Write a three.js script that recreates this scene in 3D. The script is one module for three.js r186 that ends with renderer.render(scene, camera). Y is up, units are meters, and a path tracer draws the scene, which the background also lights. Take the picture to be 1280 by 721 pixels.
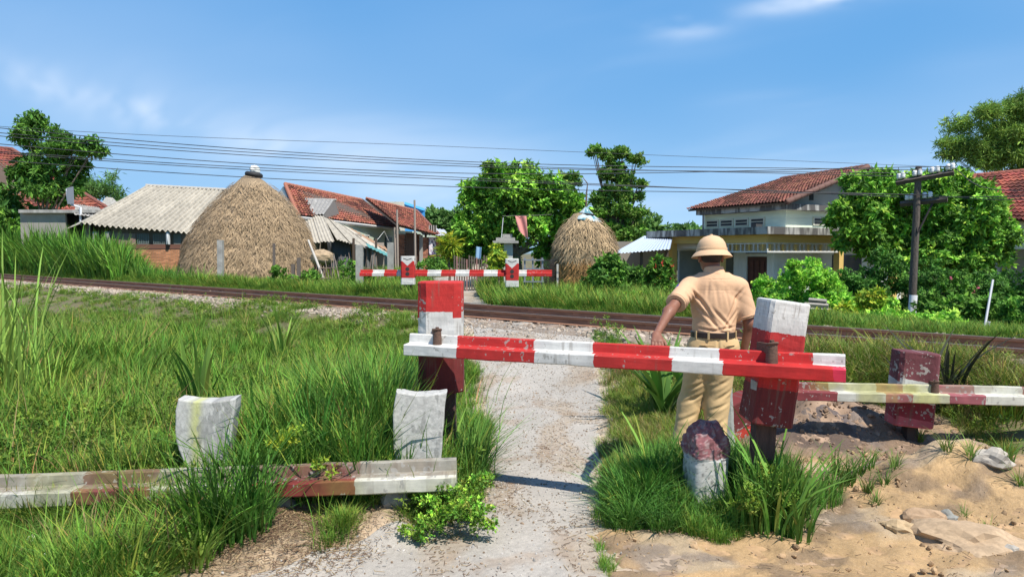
import * as THREE from 'three';
import { mergeGeometries, mergeVertices } from 'three/addons/utils/BufferGeometryUtils.js';
import { RoundedBoxGeometry } from 'three/addons/geometries/RoundedBoxGeometry.js';

// ---------------------------------------------------------------- camera, sky, sun, exposure
const scene = new THREE.Scene();
const F = 880, HZ = 316, CAMY = 1.62;                       // focal length in photo pixels, horizon row, eye height
const PITCH = Math.atan((360.5 - HZ) / F);
const camera = new THREE.PerspectiveCamera(2 * Math.atan(360.5 / F) * 180 / Math.PI, 1280 / 721, 0.05, 2500);
camera.position.set(0, CAMY, 0);
camera.rotation.x = -PITCH;
scene.add(camera);
const renderer = new THREE.WebGLRenderer({ antialias: true });
renderer.toneMapping = THREE.LinearToneMapping;
renderer.toneMappingExposure = 1.32;
renderer.shadowMap.enabled = true;

const SUN = new THREE.Vector3(0.36, 0.96, 0.44).normalize();
const sun = new THREE.DirectionalLight(new THREE.Color().setRGB(1, 0.955, 0.88), 4.9);
sun.position.copy(SUN).multiplyScalar(60).add(new THREE.Vector3(0, 0, -15));
sun.target.position.set(0, 0, -15);
sun.castShadow = true;
sun.shadow.mapSize.set(4096, 4096);
Object.assign(sun.shadow.camera, { left: -45, right: 45, top: 45, bottom: -45, near: 1, far: 160 });
scene.add(sun, sun.target);

// ---------------------------------------------------------------- noise and random numbers
function RNG(seed) { let s = seed >>> 0; return () => { s = (s + 0x6d2b79f5) | 0; let t = Math.imul(s ^ (s >>> 15), 1 | s); t = (t + Math.imul(t ^ (t >>> 7), 61 | t)) ^ t; return ((t ^ (t >>> 14)) >>> 0) / 4294967296; }; }
function h3(x, y, z) { let n = Math.imul(x, 374761393) ^ Math.imul(y, 668265263) ^ Math.imul(z, 2147483647 ^ 0x5bd1e995); n = Math.imul(n ^ (n >>> 13), 1274126177); return ((n ^ (n >>> 16)) >>> 0) / 4294967296; }
const sm = (t) => t * t * (3 - 2 * t), clamp = (x, a = 0, b = 1) => Math.min(b, Math.max(a, x)), lerp = (a, b, t) => a + (b - a) * t;
const ss = (a, b, x) => sm(clamp((x - a) / (b - a)));
function vn3(x, y, z) {
  const ix = Math.floor(x), iy = Math.floor(y), iz = Math.floor(z), fx = sm(x - ix), fy = sm(y - iy), fz = sm(z - iz);
  const a = lerp(lerp(h3(ix, iy, iz), h3(ix + 1, iy, iz), fx), lerp(h3(ix, iy + 1, iz), h3(ix + 1, iy + 1, iz), fx), fy);
  const b = lerp(lerp(h3(ix, iy, iz + 1), h3(ix + 1, iy, iz + 1), fx), lerp(h3(ix, iy + 1, iz + 1), h3(ix + 1, iy + 1, iz + 1), fx), fy);
  return lerp(a, b, fz);
}
function vn2(x, y, k = 0) {
  const ix = Math.floor(x), iy = Math.floor(y), fx = sm(x - ix), fy = sm(y - iy);
  return lerp(lerp(h3(ix, iy, k), h3(ix + 1, iy, k), fx), lerp(h3(ix, iy + 1, k), h3(ix + 1, iy + 1, k), fx), fy);
}
function fbm2(x, y, o = 4, k = 0) { let s = 0, a = 0.5; for (let i = 0; i < o; i++) { s += a * vn2(x, y, k + i); x = x * 2.03 + 7.1; y = y * 2.03 + 3.7; a *= 0.5; } return s / (1 - Math.pow(0.5, o)); }
function fbm3(x, y, z, o = 3) { let s = 0, a = 0.5; for (let i = 0; i < o; i++) { s += a * vn3(x, y, z); x = x * 2.03 + 5.1; y = y * 2.03 + 1.7; z = z * 2.03 + 9.2; a *= 0.5; } return s / (1 - Math.pow(0.5, o)); }

// ---------------------------------------------------------------- sky: clear blue with thin cirrus
{
  const W = 1536, H = 768, data = new Float32Array(W * H * 4);
  const zen = [0.028, 0.135, 0.40], mid = [0.066, 0.262, 0.585], low = [0.33, 0.565, 0.79], gnd = [0.16, 0.17, 0.12];
  for (let r = 0; r < H; r++) {
    const el = ((r + 0.5) / H - 0.5) * Math.PI, y = Math.sin(el), c = Math.cos(el);
    for (let q = 0; q < W; q++) {
      const az = ((q + 0.5) / W - 0.5) * 2 * Math.PI, x = Math.cos(az) * c, z = Math.sin(az) * c, o = (r * W + q) * 4;
      let col;
      if (y < 0) col = [0, 1, 2].map((i) => lerp(low[i] * 0.8, gnd[i], ss(0, 0.08, -y)));
      else {
        const t1 = 1 - Math.exp(-y * 6.2), t2 = ss(0.25, 0.95, y);
        col = [0, 1, 2].map((i) => lerp(lerp(low[i], mid[i], t1), zen[i], t2));
        const k = 1 / (y + 0.12), px = x * k, pz = z * k;
        const wx = px + 0.5 * fbm2(px * 0.9, pz * 0.9, 3, 40), wz = pz + 0.5 * fbm2(px * 0.9 + 9, pz * 0.9, 3, 50);
        const a = wx * 0.80 + wz * 0.60, b = -wx * 0.60 + wz * 0.80;
        const veil = ss(0.42, 0.80, fbm2(px * 0.42 + 4.3, pz * 0.42 + 1.2, 4, 60));
        const streak = fbm2(a * 0.75, b * 3.6, 5, 70);
        let cl = veil * (0.12 + 0.26 * ss(0.40, 0.85, streak));
        cl += 0.12 * ss(0.35, 0.75, fbm2(px * 0.3 + 11, pz * 0.3, 3, 90));
        // two cirrus banks that stand in the photographed part of the sky
        const bank = (ax, ay, rx, ry, tilt) => { const da = Math.atan2(x, -z) - ax, de = el - ay, u = (da * Math.cos(tilt) + de * Math.sin(tilt)) / rx, v = (-da * Math.sin(tilt) + de * Math.cos(tilt)) / ry; return Math.exp(-(u * u + v * v)); };
        cl += 0.95 * bank(0.415, 0.316, 0.075, 0.011, 0.05) * ss(0.1, 0.7, fbm2(px * 7, pz * 15, 4, 12)) * (0.55 + 0.8 * fbm2(px * 3, pz * 9, 4, 5));
        cl += 0.40 * bank(0.24, 0.298, 0.05, 0.016, 0.0) * ss(0.3, 0.7, fbm2(px * 4, pz * 7, 4, 6));
        cl += 0.10 * bank(-0.40, 0.19, 0.55, 0.10, -0.15) + 0.34 * bank(-0.51, 0.180, 0.24, 0.020, -0.20) * ss(0.25, 0.75, fbm2(a * 3.1, b * 11, 4, 9)) * (0.25 + 0.75 * ss(0.2, 0.8, fbm2(a * 1.2, b * 5, 4, 7)));
        cl += 0.30 * bank(-0.24, 0.14, 0.40, 0.055, -0.12) * (0.4 + 0.6 * ss(0.25, 0.8, fbm2(a * 1.0, b * 3.4, 4, 8)));
        cl = clamp(cl, 0, 0.9);
        const white = [0.80, 0.86, 0.95];
        col = col.map((v, i) => lerp(v, white[i], cl));
      }
      data[o] = col[0]; data[o + 1] = col[1]; data[o + 2] = col[2]; data[o + 3] = 1;
    }
  }
  const t = new THREE.DataTexture(data, W, H, THREE.RGBAFormat, THREE.FloatType);
  t.mapping = THREE.EquirectangularReflectionMapping; t.magFilter = t.minFilter = THREE.LinearFilter; t.needsUpdate = true;
  scene.background = t; scene.environment = t;
}

// ---------------------------------------------------------------- helpers
const V = (x, y, z) => new THREE.Vector3(x, y, z);
const cp = Math.cos(PITCH), sp = Math.sin(PITCH);
// the point that lies depth metres ahead of the camera in the direction of a photo pixel
function at(px, py, depth) {
  const u = (px - 640) / F, v = (360.5 - py) / F, dy = v * cp - sp, dz = v * sp + cp;
  return V(u * depth / dz, CAMY + dy * depth / dz, -depth);
}
const names = new Map();
function numbered(n) { const k = names.get(n) || 0; names.set(n, k + 1); return k ? n + '_' + String(k).padStart(3, '0') : n; }
const shade = (o) => { o.castShadow = o.receiveShadow = true; return o; };
function thing(name, label, category, base = V(0, 0, 0), group) {
  const o = new THREE.Group(); o.name = numbered(name); o.position.copy(base); o.userData = { label, category };
  if (group) o.userData.group = group;
  scene.add(o); return o;
}
// geometry in world coordinates -> mesh under its thing (or under a part of it)
function part(parent, name, geo, material, kind) {
  const m = shade(new THREE.Mesh(geo, material)); m.name = name;
  let o = parent, off = V(0, 0, 0); while (o && o !== scene) { off.add(o.position); o = o.parent; }
  geo.translate(-off.x, -off.y, -off.z);
  if (kind) m.userData.kind = kind;
  parent.add(m); return m;
}
function single(name, label, category, geo, material, group) {
  const m = shade(new THREE.Mesh(geo, material)); m.name = numbered(name); m.userData = { label, category };
  if (group) m.userData.group = group;
  geo.computeBoundingBox(); const b = geo.boundingBox, c = V((b.min.x + b.max.x) / 2, b.min.y, (b.min.z + b.max.z) / 2);
  geo.translate(-c.x, -c.y, -c.z); m.position.copy(c);
  scene.add(m); return m;
}
function struct(name, geo, material) { const m = shade(new THREE.Mesh(geo, material)); m.name = name; m.userData.kind = 'structure'; scene.add(m); return m; }
function texFn(w, h, fn, srgb = true, rx = 1, ry = 1) {
  const d = new Uint8Array(w * h * 4);
  for (let j = 0; j < h; j++) for (let i = 0; i < w; i++) { const c = fn((i + 0.5) / w, (j + 0.5) / h, i, j), o = (j * w + i) * 4; d[o] = clamp(c[0]) * 255; d[o + 1] = clamp(c[1]) * 255; d[o + 2] = clamp(c[2]) * 255; d[o + 3] = 255; }
  const t = new THREE.DataTexture(d, w, h); t.wrapS = t.wrapT = THREE.RepeatWrapping; t.repeat.set(rx, ry);
  t.magFilter = THREE.LinearFilter; t.minFilter = THREE.LinearMipmapLinearFilter; t.generateMipmaps = true;
  if (srgb) t.colorSpace = THREE.SRGBColorSpace; t.needsUpdate = true; return t;
}
const L2S = (x) => (x <= 0.0031308 ? 12.92 * x : 1.055 * Math.pow(x, 1 / 2.4) - 0.055);
const lin = (c) => c.map(L2S);                                  // linear albedo -> sRGB numbers for colour maps
// tileable noise: blends the four shifted copies
function tile2(fn, u, v, n) { const x = u * n, y = v * n; return lerp(lerp(fn(x, y), fn(x - n, y), u), lerp(fn(x, y - n), fn(x - n, y - n), u), v); }
const grainTex = texFn(256, 256, (u, v) => { const g = tile2((x, y) => fbm2(x, y, 4, 11), u, v, 24); return [g, g, g]; }, false);
const coarseTex = texFn(256, 256, (u, v) => { const g = tile2((x, y) => fbm2(x, y, 5, 21), u, v, 8); return [g, g, g]; }, false);
function mottled(base, spread, n = 10, seed = 3, res = 256, speck = 0) {
  return texFn(res, res, (u, v, i, j) => {
    const a = tile2((x, y) => fbm2(x, y, 5, seed), u, v, n), b = tile2((x, y) => fbm2(x, y, 3, seed + 9), u, v, n * 4), s = speck ? (h3(i, j, seed) - 0.5) * speck : 0;
    const k = 1 + spread * ((a - 0.5) * 2 + (b - 0.5)) + s; return lin(base.map((c) => clamp(c * k, 0.002, 1)));
  });
}
function M(c, rough = 0.85, o = {}) { const m = new THREE.MeshStandardMaterial({ roughness: rough, side: THREE.DoubleSide, ...o }); m.color.setRGB(c[0], c[1], c[2]); return m; }
function Mtex(t, rough = 0.9, o = {}) { return new THREE.MeshStandardMaterial({ map: t, roughness: rough, side: THREE.DoubleSide, ...o }); }
function leafMat(transmission = 0.32) { return new THREE.MeshPhysicalMaterial({ color: 0xffffff, vertexColors: true, roughness: 0.7, transmission, thickness: 0, side: THREE.DoubleSide, specularIntensity: 0.28 }); }
// texture coordinates in metres from the dominant direction of each face
function metreUV(g, s = 1) {
  const p = g.attributes.position, n = g.attributes.normal, uv = new Float32Array(p.count * 2);
  for (let i = 0; i < p.count; i++) {
    const x = Math.abs(n.getX(i)), y = Math.abs(n.getY(i)), z = Math.abs(n.getZ(i));
    const a = y > x && y > z ? [p.getX(i), p.getZ(i)] : x > z ? [p.getZ(i), p.getY(i)] : [p.getX(i), p.getY(i)];
    uv[i * 2] = a[0] * s; uv[i * 2 + 1] = a[1] * s;
  }
  g.setAttribute('uv', new THREE.BufferAttribute(uv, 2)); return g;
}
function colour(g, c) { const n = g.attributes.position.count, a = new Float32Array(n * 3); for (let i = 0; i < n; i++) { a[i * 3] = c[0]; a[i * 3 + 1] = c[1]; a[i * 3 + 2] = c[2]; } g.setAttribute('color', new THREE.BufferAttribute(a, 3)); return g; }
function bx(w, h, d, x, y, z, ry = 0, r = 0) {
  let g = r ? new RoundedBoxGeometry(w, h, d, 1, r) : new THREE.BoxGeometry(w, h, d);
  if (g.index) g = g.toNonIndexed();
  if (ry) g.rotateY(ry); g.translate(x, y, z); return g;
}
// square bar between two points
function bar(a, b, w, h = w, roll = 0) {
  const d = b.clone().sub(a), L = d.length(), g = new THREE.BoxGeometry(w, L, h).toNonIndexed();
  if (roll) g.rotateY(roll);
  g.applyQuaternion(new THREE.Quaternion().setFromUnitVectors(V(0, 1, 0), d.normalize())); g.translate((a.x + b.x) / 2, (a.y + b.y) / 2, (a.z + b.z) / 2); return g;
}
// tapered round limb through points
function limb(pts, r0, r1, sides = 7, seed = 1, rough = 0.08) {
  const pos = [], idx = [], uv = [], n = pts.length; let len = 0;
  for (let i = 0; i < n; i++) {
    const t = (i < n - 1 ? pts[i + 1].clone().sub(pts[i]) : pts[i].clone().sub(pts[i - 1])).normalize();
    const u = (Math.abs(t.y) > 0.9 ? V(1, 0, 0) : V(0, 1, 0)).cross(t).normalize(), w = t.clone().cross(u), r = lerp(r0, r1, i / (n - 1));
    if (i) len += pts[i].distanceTo(pts[i - 1]);
    for (let k = 0; k <= sides; k++) {
      const a = (k % sides) / sides * 2 * Math.PI, rr = r * (1 + rough * 2 * (h3(i, k % sides, seed) - 0.5));
      pos.push(pts[i].x + (u.x * Math.cos(a) + w.x * Math.sin(a)) * rr, pts[i].y + (u.y * Math.cos(a) + w.y * Math.sin(a)) * rr, pts[i].z + (u.z * Math.cos(a) + w.z * Math.sin(a)) * rr);
      uv.push(k / sides * 2, len * 2);
    }
  }
  const s = sides + 1;
  for (let i = 0; i < n - 1; i++) for (let k = 0; k < sides; k++) idx.push(i * s + k, i * s + k + 1, (i + 1) * s + k, i * s + k + 1, (i + 1) * s + k + 1, (i + 1) * s + k);
  for (let k = 1; k < sides - 1; k++) { idx.push(0, k + 1, k); const b = (n - 1) * s; idx.push(b, b + k, b + k + 1); }
  const g = new THREE.BufferGeometry(); g.setAttribute('position', new THREE.Float32BufferAttribute(pos, 3)); g.setAttribute('uv', new THREE.Float32BufferAttribute(uv, 2)); g.setIndex(idx); g.computeVertexNormals(); return g.toNonIndexed();
}
const bend = (a, b, k, seed, n = 6) => { const r = RNG(seed), o = V(r() - 0.5, (r() - 0.5) * 0.5, r() - 0.5).multiplyScalar(k); return Array.from({ length: n }, (_, i) => { const t = i / (n - 1); return a.clone().lerp(b, t).addScaledVector(o, Math.sin(t * Math.PI)); }); };
const join = (list) => mergeGeometries(list.map((g) => { g = g.index ? g.toNonIndexed() : g; return g; }), false);
// a slab whose top follows the four corners; f(u, v) lifts it along its normal
function slab(A, B, C, D, nu, nv, thick, f = () => 0, uvs = 1) {         // A,B lower edge; D,C upper edge
  const nrm = B.clone().sub(A).cross(D.clone().sub(A)).normalize(); if (nrm.y < 0) nrm.negate();
  const pos = [], uv = [], idx = [], P = (u, v) => A.clone().lerp(B, u).lerp(D.clone().lerp(C, u), v);
  const LU = A.distanceTo(B), LV = A.distanceTo(D);
  for (const side of [0, 1]) for (let j = 0; j <= nv; j++) for (let i = 0; i <= nu; i++) {
    const u = i / nu, v = j / nv, p = P(u, v).addScaledVector(nrm, f(u, v) - side * thick); pos.push(p.x, p.y, p.z); uv.push(u * LU * uvs, v * LV * uvs);
  }
  const s = nu + 1, off = s * (nv + 1);
  for (let j = 0; j < nv; j++) for (let i = 0; i < nu; i++) { const a = j * s + i; idx.push(a, a + 1, a + s, a + 1, a + s + 1, a + s, off + a, off + a + s, off + a + 1, off + a + 1, off + a + s, off + a + s + 1); }
  const rim = []; for (let i = 0; i < nu; i++) rim.push([i, i + 1], [nv * s + i + 1, nv * s + i]); for (let j = 0; j < nv; j++) rim.push([(j + 1) * s, j * s], [j * s + nu, (j + 1) * s + nu]);
  for (const [a, b] of rim) idx.push(a, off + a, b, b, off + a, off + b);
  const g = new THREE.BufferGeometry(); g.setAttribute('position', new THREE.Float32BufferAttribute(pos, 3)); g.setAttribute('uv', new THREE.Float32BufferAttribute(uv, 2)); g.setIndex(idx);
  const h = g.toNonIndexed(); h.computeVertexNormals(); return h;
}
function smoothSlab(...a) { const g = mergeVertices(slab(...a).deleteAttribute('normal')); g.computeVertexNormals(); return g; }
// upright wall panel between two ground points
function wall(a, b, y0, y1, thick) { const d = b.clone().sub(a); d.y = 0; const L = d.length(); return bx(L, y1 - y0, thick, (a.x + b.x) / 2, (y0 + y1) / 2, (a.z + b.z) / 2, -Math.atan2(d.z, d.x)); }

// ---------------------------------------------------------------- the lie of the land
const TN = [0.6428, -0.7661], TD = 8.963, TT = [0.7661, 0.6428];            // railway: normal, distance of the near rail, direction along the rails (towards the right)
const sOf = (x, z) => TN[0] * x + TN[1] * z - TD, tOf = (x, z) => TT[0] * x + TT[1] * z;
const onTrack = (s, t) => V(TN[0] * (s + TD) + TT[0] * t, 0, TN[1] * (s + TD) + TT[1] * t);
// the footpath: left and right edge over depth
const PATH = [[2.0, -3.4, 0.70], [3.2, -1.75, 0.56], [3.55, -1.15, 0.50], [3.8, -0.80, 0.50], [4.15, -0.36, 0.50], [4.5, -0.20, 0.53], [4.9, -0.15, 0.56], [5.6, -0.17, 0.72], [6.6, -0.24, 0.84], [8.0, -0.36, 1.02], [9.6, -0.52, 1.1], [11, -0.65, 1.2], [13, -0.9, 0.9], [15, -1.25, 0.2], [17.5, -1.75, -0.6], [20, -2.1, -0.9], [24, -2.7, -1.2], [27, -3.4, -1.2], [29, -4.4, -0.9]];
function pathAt(d) { let i = 0; while (i < PATH.length - 2 && PATH[i + 1][0] < d) i++; const a = PATH[i], b = PATH[i + 1], t = clamp((d - a[0]) / (b[0] - a[0])); return [lerp(a[1], b[1], t), lerp(a[2], b[2], t)]; }
function pathIn(x, d) { if (d > 29.5) return -9; const [l, r] = pathAt(d), n = 0.13 * (fbm2(x * 1.7, d * 1.7, 3, 31) - 0.5) * 2; return Math.min(x - l, r - x) + n; }   // > 0 on the path
const bump = (x, d, cx, cd, rx, rd, h) => h * Math.exp(-(((x - cx) / rx) ** 2 + ((d - cd) / rd) ** 2));
function groundY(x, z) {
  const d = -z, s = sOf(x, z);
  let y = 0.46 * ss(-3.1, -0.75, s);
  if (s > 2) y -= 0.12 * ss(2, 3.6, s);
  if (s > 4) { y += 0.35 * ss(5, 14, s) * ss(3, -1, x) * ss(-13, -8, x);  y -= 0.15 * ss(3, 7, s) * ss(-7, -11, x); y -= 0.72 * ss(3.5, 11, s) * ss(2, 6, x); }
  const p = d < 30 ? pathIn(x, d) : -9, off = ss(0.12, -0.25, p);
  y += off * (0.10 * (fbm2(x * 0.9, d * 0.9, 3, 33) - 0.5) + 0.05 * (fbm2(x * 5, d * 5, 3, 35) - 0.5)) + 0.010 * (fbm2(x * 7, d * 7, 3, 36) - 0.5);
  if (d < 14) {
    y += 0.17 * ss(-0.42, -0.78, x) * ss(3.70, 3.96, d) * ss(9, 5.5, d) - bump(x, d, -1.05, 3.98, 0.32, 0.16, 0.11);                      // grassy bank left of the path
    y += 0.07 * ss(0.7, 1.2, x) * ss(3.9, 4.5, d) * ss(9, 6, d);                              // and right of it
    y += 0.05 * ss(1.4, 3.2, x) * ss(5.2, 4.4, d);
    const rough = 0.7 + 0.6 * fbm2(x * 4, d * 4, 3, 38);
    y += bump(x, d, 2.55, 5.85, 0.60, 0.38, 0.30) * rough * (0.75 + 0.5 * fbm2(x * 9, d * 9, 3, 40)); y += 0.07 * ss(0.6, 1.4, x) * ss(5.4, 4.6, d) * (fbm2(x * 3.3, d * 5.2, 4, 39) - 0.45);                                    // dug-up brown soil
    y += bump(x, d, 2.95, 4.66, 0.42, 0.22, 0.25) * rough + bump(x, d, 3.35, 4.35, 0.4, 0.25, 0.10);   // sand heaps
    y += bump(x, d, -1.22, 3.72, 0.30, 0.16, 0.10) * rough;                                   // raked-up straw
  }
  return y;
}
const onG = (x, d, up = 0) => V(x, groundY(x, -d) + up, -d);
// where the ray through a photo pixel meets the ground
function hit(px, py) { let d = 2.5; const u = (px - 640) / F; for (; d < 60; d += 0.02) { const p = at(px, py, d); if (p.y <= groundY(p.x, p.z)) return p; } return at(px, py, 60); }

// ---------------------------------------------------------------- ground, path, ballast
const sandIn = (x, d) => {                                              // > 0 where bare sand or earth shows, right of the path
  const n = 0.5 * (fbm2(x * 1.6, d * 1.6, 4, 44) - 0.5);
  const a = Math.min(x - 0.45, lerp(3.92, 4.95, ss(1.3, 3.0, x)) - d) + n * 1.5;
  const b = 0.55 - Math.hypot((x - 3.0) / 1.0, (d - 4.75) / 0.65) * 0.55 + n * 0.3;
  return Math.max(a, b);
};
const soilIn = (x, d) => 0.5 - 0.5 * Math.hypot((x - 2.62) / 0.95, (d - 5.7) / 0.6) + 0.3 * (fbm2(x * 3, d * 3, 3, 46) - 0.5);
const ballastIn = (s) => Math.min(s + 1.35, 2.5 - s);
{
  const X0 = -11, X1 = 11, D0 = 2, D1 = 24, N = 1500;
  const t = texFn(N, N, (u, v, i, j) => {
    const x = lerp(X0, X1, u), d = lerp(D0, D1, v), s = sOf(x, -d);
    const f = fbm2(x * 14, d * 14, 3, 51), m = fbm2(x * 2.3, d * 2.3, 4, 52), g = h3(i, j, 5);
    let c = [0.135, 0.105, 0.060].map((k, q) => k * (0.55 + 0.9 * f) + [0.0, 0.022, -0.012][q] * m);
    const mix = (c2, w) => { w = clamp(w); c = c.map((k, q) => lerp(k, c2[q], w)); };
    const sd = sandIn(x, d);
    mix([0.40, 0.258, 0.135].map((k) => k * (0.50 + 0.55 * f + 0.45 * m + 0.35 * (g - 0.5))), ss(-0.02, 0.06, sd));
    if (sd > 0) mix([0.27, 0.19, 0.13].map((k) => k * (0.5 + f)), 0.85 * ss(0.50, 0.62, fbm2(x * 3.1, d * 4.4, 4, 53)));
    if (sd > 0) mix([0.40, 0.335, 0.26].map((k) => k * (0.6 + 0.6 * f)), 0.5 * ss(0.58, 0.70, fbm2(x * 2.2 + 8, d * 2.8, 4, 57)));
    mix([0.27, 0.185, 0.125].map((k) => k * (0.35 + 1.3 * f * (0.6 + 0.8 * m))), ss(-0.03, 0.08, soilIn(x, d)));
    const pe = pathIn(x, d); mix([0.46, 0.37, 0.27].map((k) => k * (0.5 + f)), ss(-0.30, -0.02, pe + 0.35 * (m - 0.5)) * 0.85);
    if (x > -1.9 && x < -0.55 && d > 3.2 && d < 4.2) mix([0.38, 0.28, 0.18].map((k) => k * (0.4 + 1.2 * f)), 0.9 * ss(0.3, 0.6, m + 0.15));
    return lin(c.map((k) => Math.max(k, 0.006)));
  });
  t.wrapS = t.wrapT = THREE.ClampToEdgeWrapping;
  const bumpT = texFn(512, 512, (u, v) => { const g = tile2((x, y) => fbm2(x, y, 5, 61), u, v, 22); return [g, g, g]; }, false);
  bumpT.repeat.set(11, 11);
  const xs = [], ds = [];
  for (let x = -500; x < -60; x += 44) xs.push(x); for (let x = -60; x < -12; x += 2) xs.push(x); for (let x = -12; x < -4; x += 0.12) xs.push(x); for (let x = -4; x < 5; x += 0.035) xs.push(x); for (let x = 5; x < 12; x += 0.1) xs.push(x); for (let x = 12; x < 60; x += 2) xs.push(x); for (let x = 60; x <= 500; x += 44) xs.push(x);
  for (let d = -120; d < 0; d += 15) ds.push(d); for (let d = 0; d < 3; d += 0.5) ds.push(d); for (let d = 3; d < 7; d += 0.035) ds.push(d); for (let d = 7; d < 24; d += 0.1) ds.push(d); for (let d = 24; d < 60; d += 1.2) ds.push(d); for (let d = 60; d <= 900; d += 60) ds.push(d);
  const pos = [], uv = [], idx = [], w = xs.length;
  for (const d of ds) for (const x of xs) { pos.push(x, groundY(x, -d), -d); uv.push((x - X0) / (X1 - X0), (d - D0) / (D1 - D0)); }
  for (let j = 0; j < ds.length - 1; j++) for (let i = 0; i < w - 1; i++) { const a = j * w + i; idx.push(a, a + 1, a + w, a + 1, a + w + 1, a + w); }
  const g = new THREE.BufferGeometry(); g.setAttribute('position', new THREE.Float32BufferAttribute(pos, 3)); g.setAttribute('uv', new THREE.Float32BufferAttribute(uv, 2)); g.setIndex(idx); g.computeVertexNormals();
  struct('ground', g, Mtex(t, 0.97, { bumpMap: bumpT, bumpScale: 0.02 }));
}
{                                                                       // the pale gravel footpath, 4 mm and more above the earth
  const t = texFn(1024, 1024, (u, v, i, j) => {
    const a = tile2((x, y) => fbm2(x, y, 4, 71), u, v, 9), b = tile2((x, y) => fbm2(x, y, 3, 73), u, v, 90), g = h3(i, j, 9);
    const k = 0.60 + 0.34 * a + 0.34 * b + 0.36 * (g - 0.5); let c = [0.41, 0.372, 0.318].map((q) => q * k);
    const w = ss(0.56, 0.74, tile2((x, y) => fbm2(x, y, 4, 75), u, v, 6)) * 0.7; c = c.map((q, n) => lerp(q, [0.34, 0.265, 0.195][n] * k, w));
    if (g > 0.97) c = [0.15, 0.12, 0.10]; return lin(c);
  });
  const bt = texFn(512, 512, (u, v) => { const b = tile2((x, y) => fbm2(x, y, 4, 77), u, v, 70); return [b, b, b]; }, false);
  const pos = [], uv = [], idx = [], pcol = [], K = 44; let rows = 0;
  for (let d = 1.6; d < 29; d += d < 8 ? 0.04 : d < 14 ? 0.08 : 0.25) {
    const [l, r] = pathAt(d), n1 = 0.16 * (fbm2(d * 2.2, 3, 4, 81) - 0.5) + 0.07 * (fbm2(d * 11, 3, 2, 83) - 0.5), n2 = 0.16 * (fbm2(d * 2.2, 9, 4, 82) - 0.5) + 0.07 * (fbm2(d * 11, 5, 2, 84) - 0.5);
    for (let i = 0; i <= K; i++) { const x = lerp(l + n1, r + n2, i / K), s = sOf(x, -d), edge = Math.min(i, K - i) ? 0.007 : -0.012; pos.push(x, groundY(x, -d) + edge, -d); uv.push(x * 0.55, d * 0.55); const mm = fbm2(x * 1.9 + 7, d * 1.3, 4, 85), ll = ss(0.54, 0.70, fbm2(x * 2.6, d * 1.3, 3, 201)), kk = 0.82 + 0.32 * mm; pcol.push(kk * lerp(1, 0.92, ll), kk * lerp(1, 0.84, ll), kk * lerp(1, 0.75, ll)); }
    rows++;
  }
  for (let j = 0; j < rows - 1; j++) for (let i = 0; i < K; i++) { const a = j * (K + 1) + i; idx.push(a, a + 1, a + K + 1, a + 1, a + K + 2, a + K + 1); }
  const g = new THREE.BufferGeometry(); g.setAttribute('position', new THREE.Float32BufferAttribute(pos, 3)); g.setAttribute('uv', new THREE.Float32BufferAttribute(uv, 2)); g.setAttribute('color', new THREE.Float32BufferAttribute(pcol, 3)); g.setIndex(idx); g.computeVertexNormals();
  struct('footpath', g, Mtex(t, 0.95, { vertexColors: true, bumpMap: bt, bumpScale: 0.006 }));
}
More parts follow.
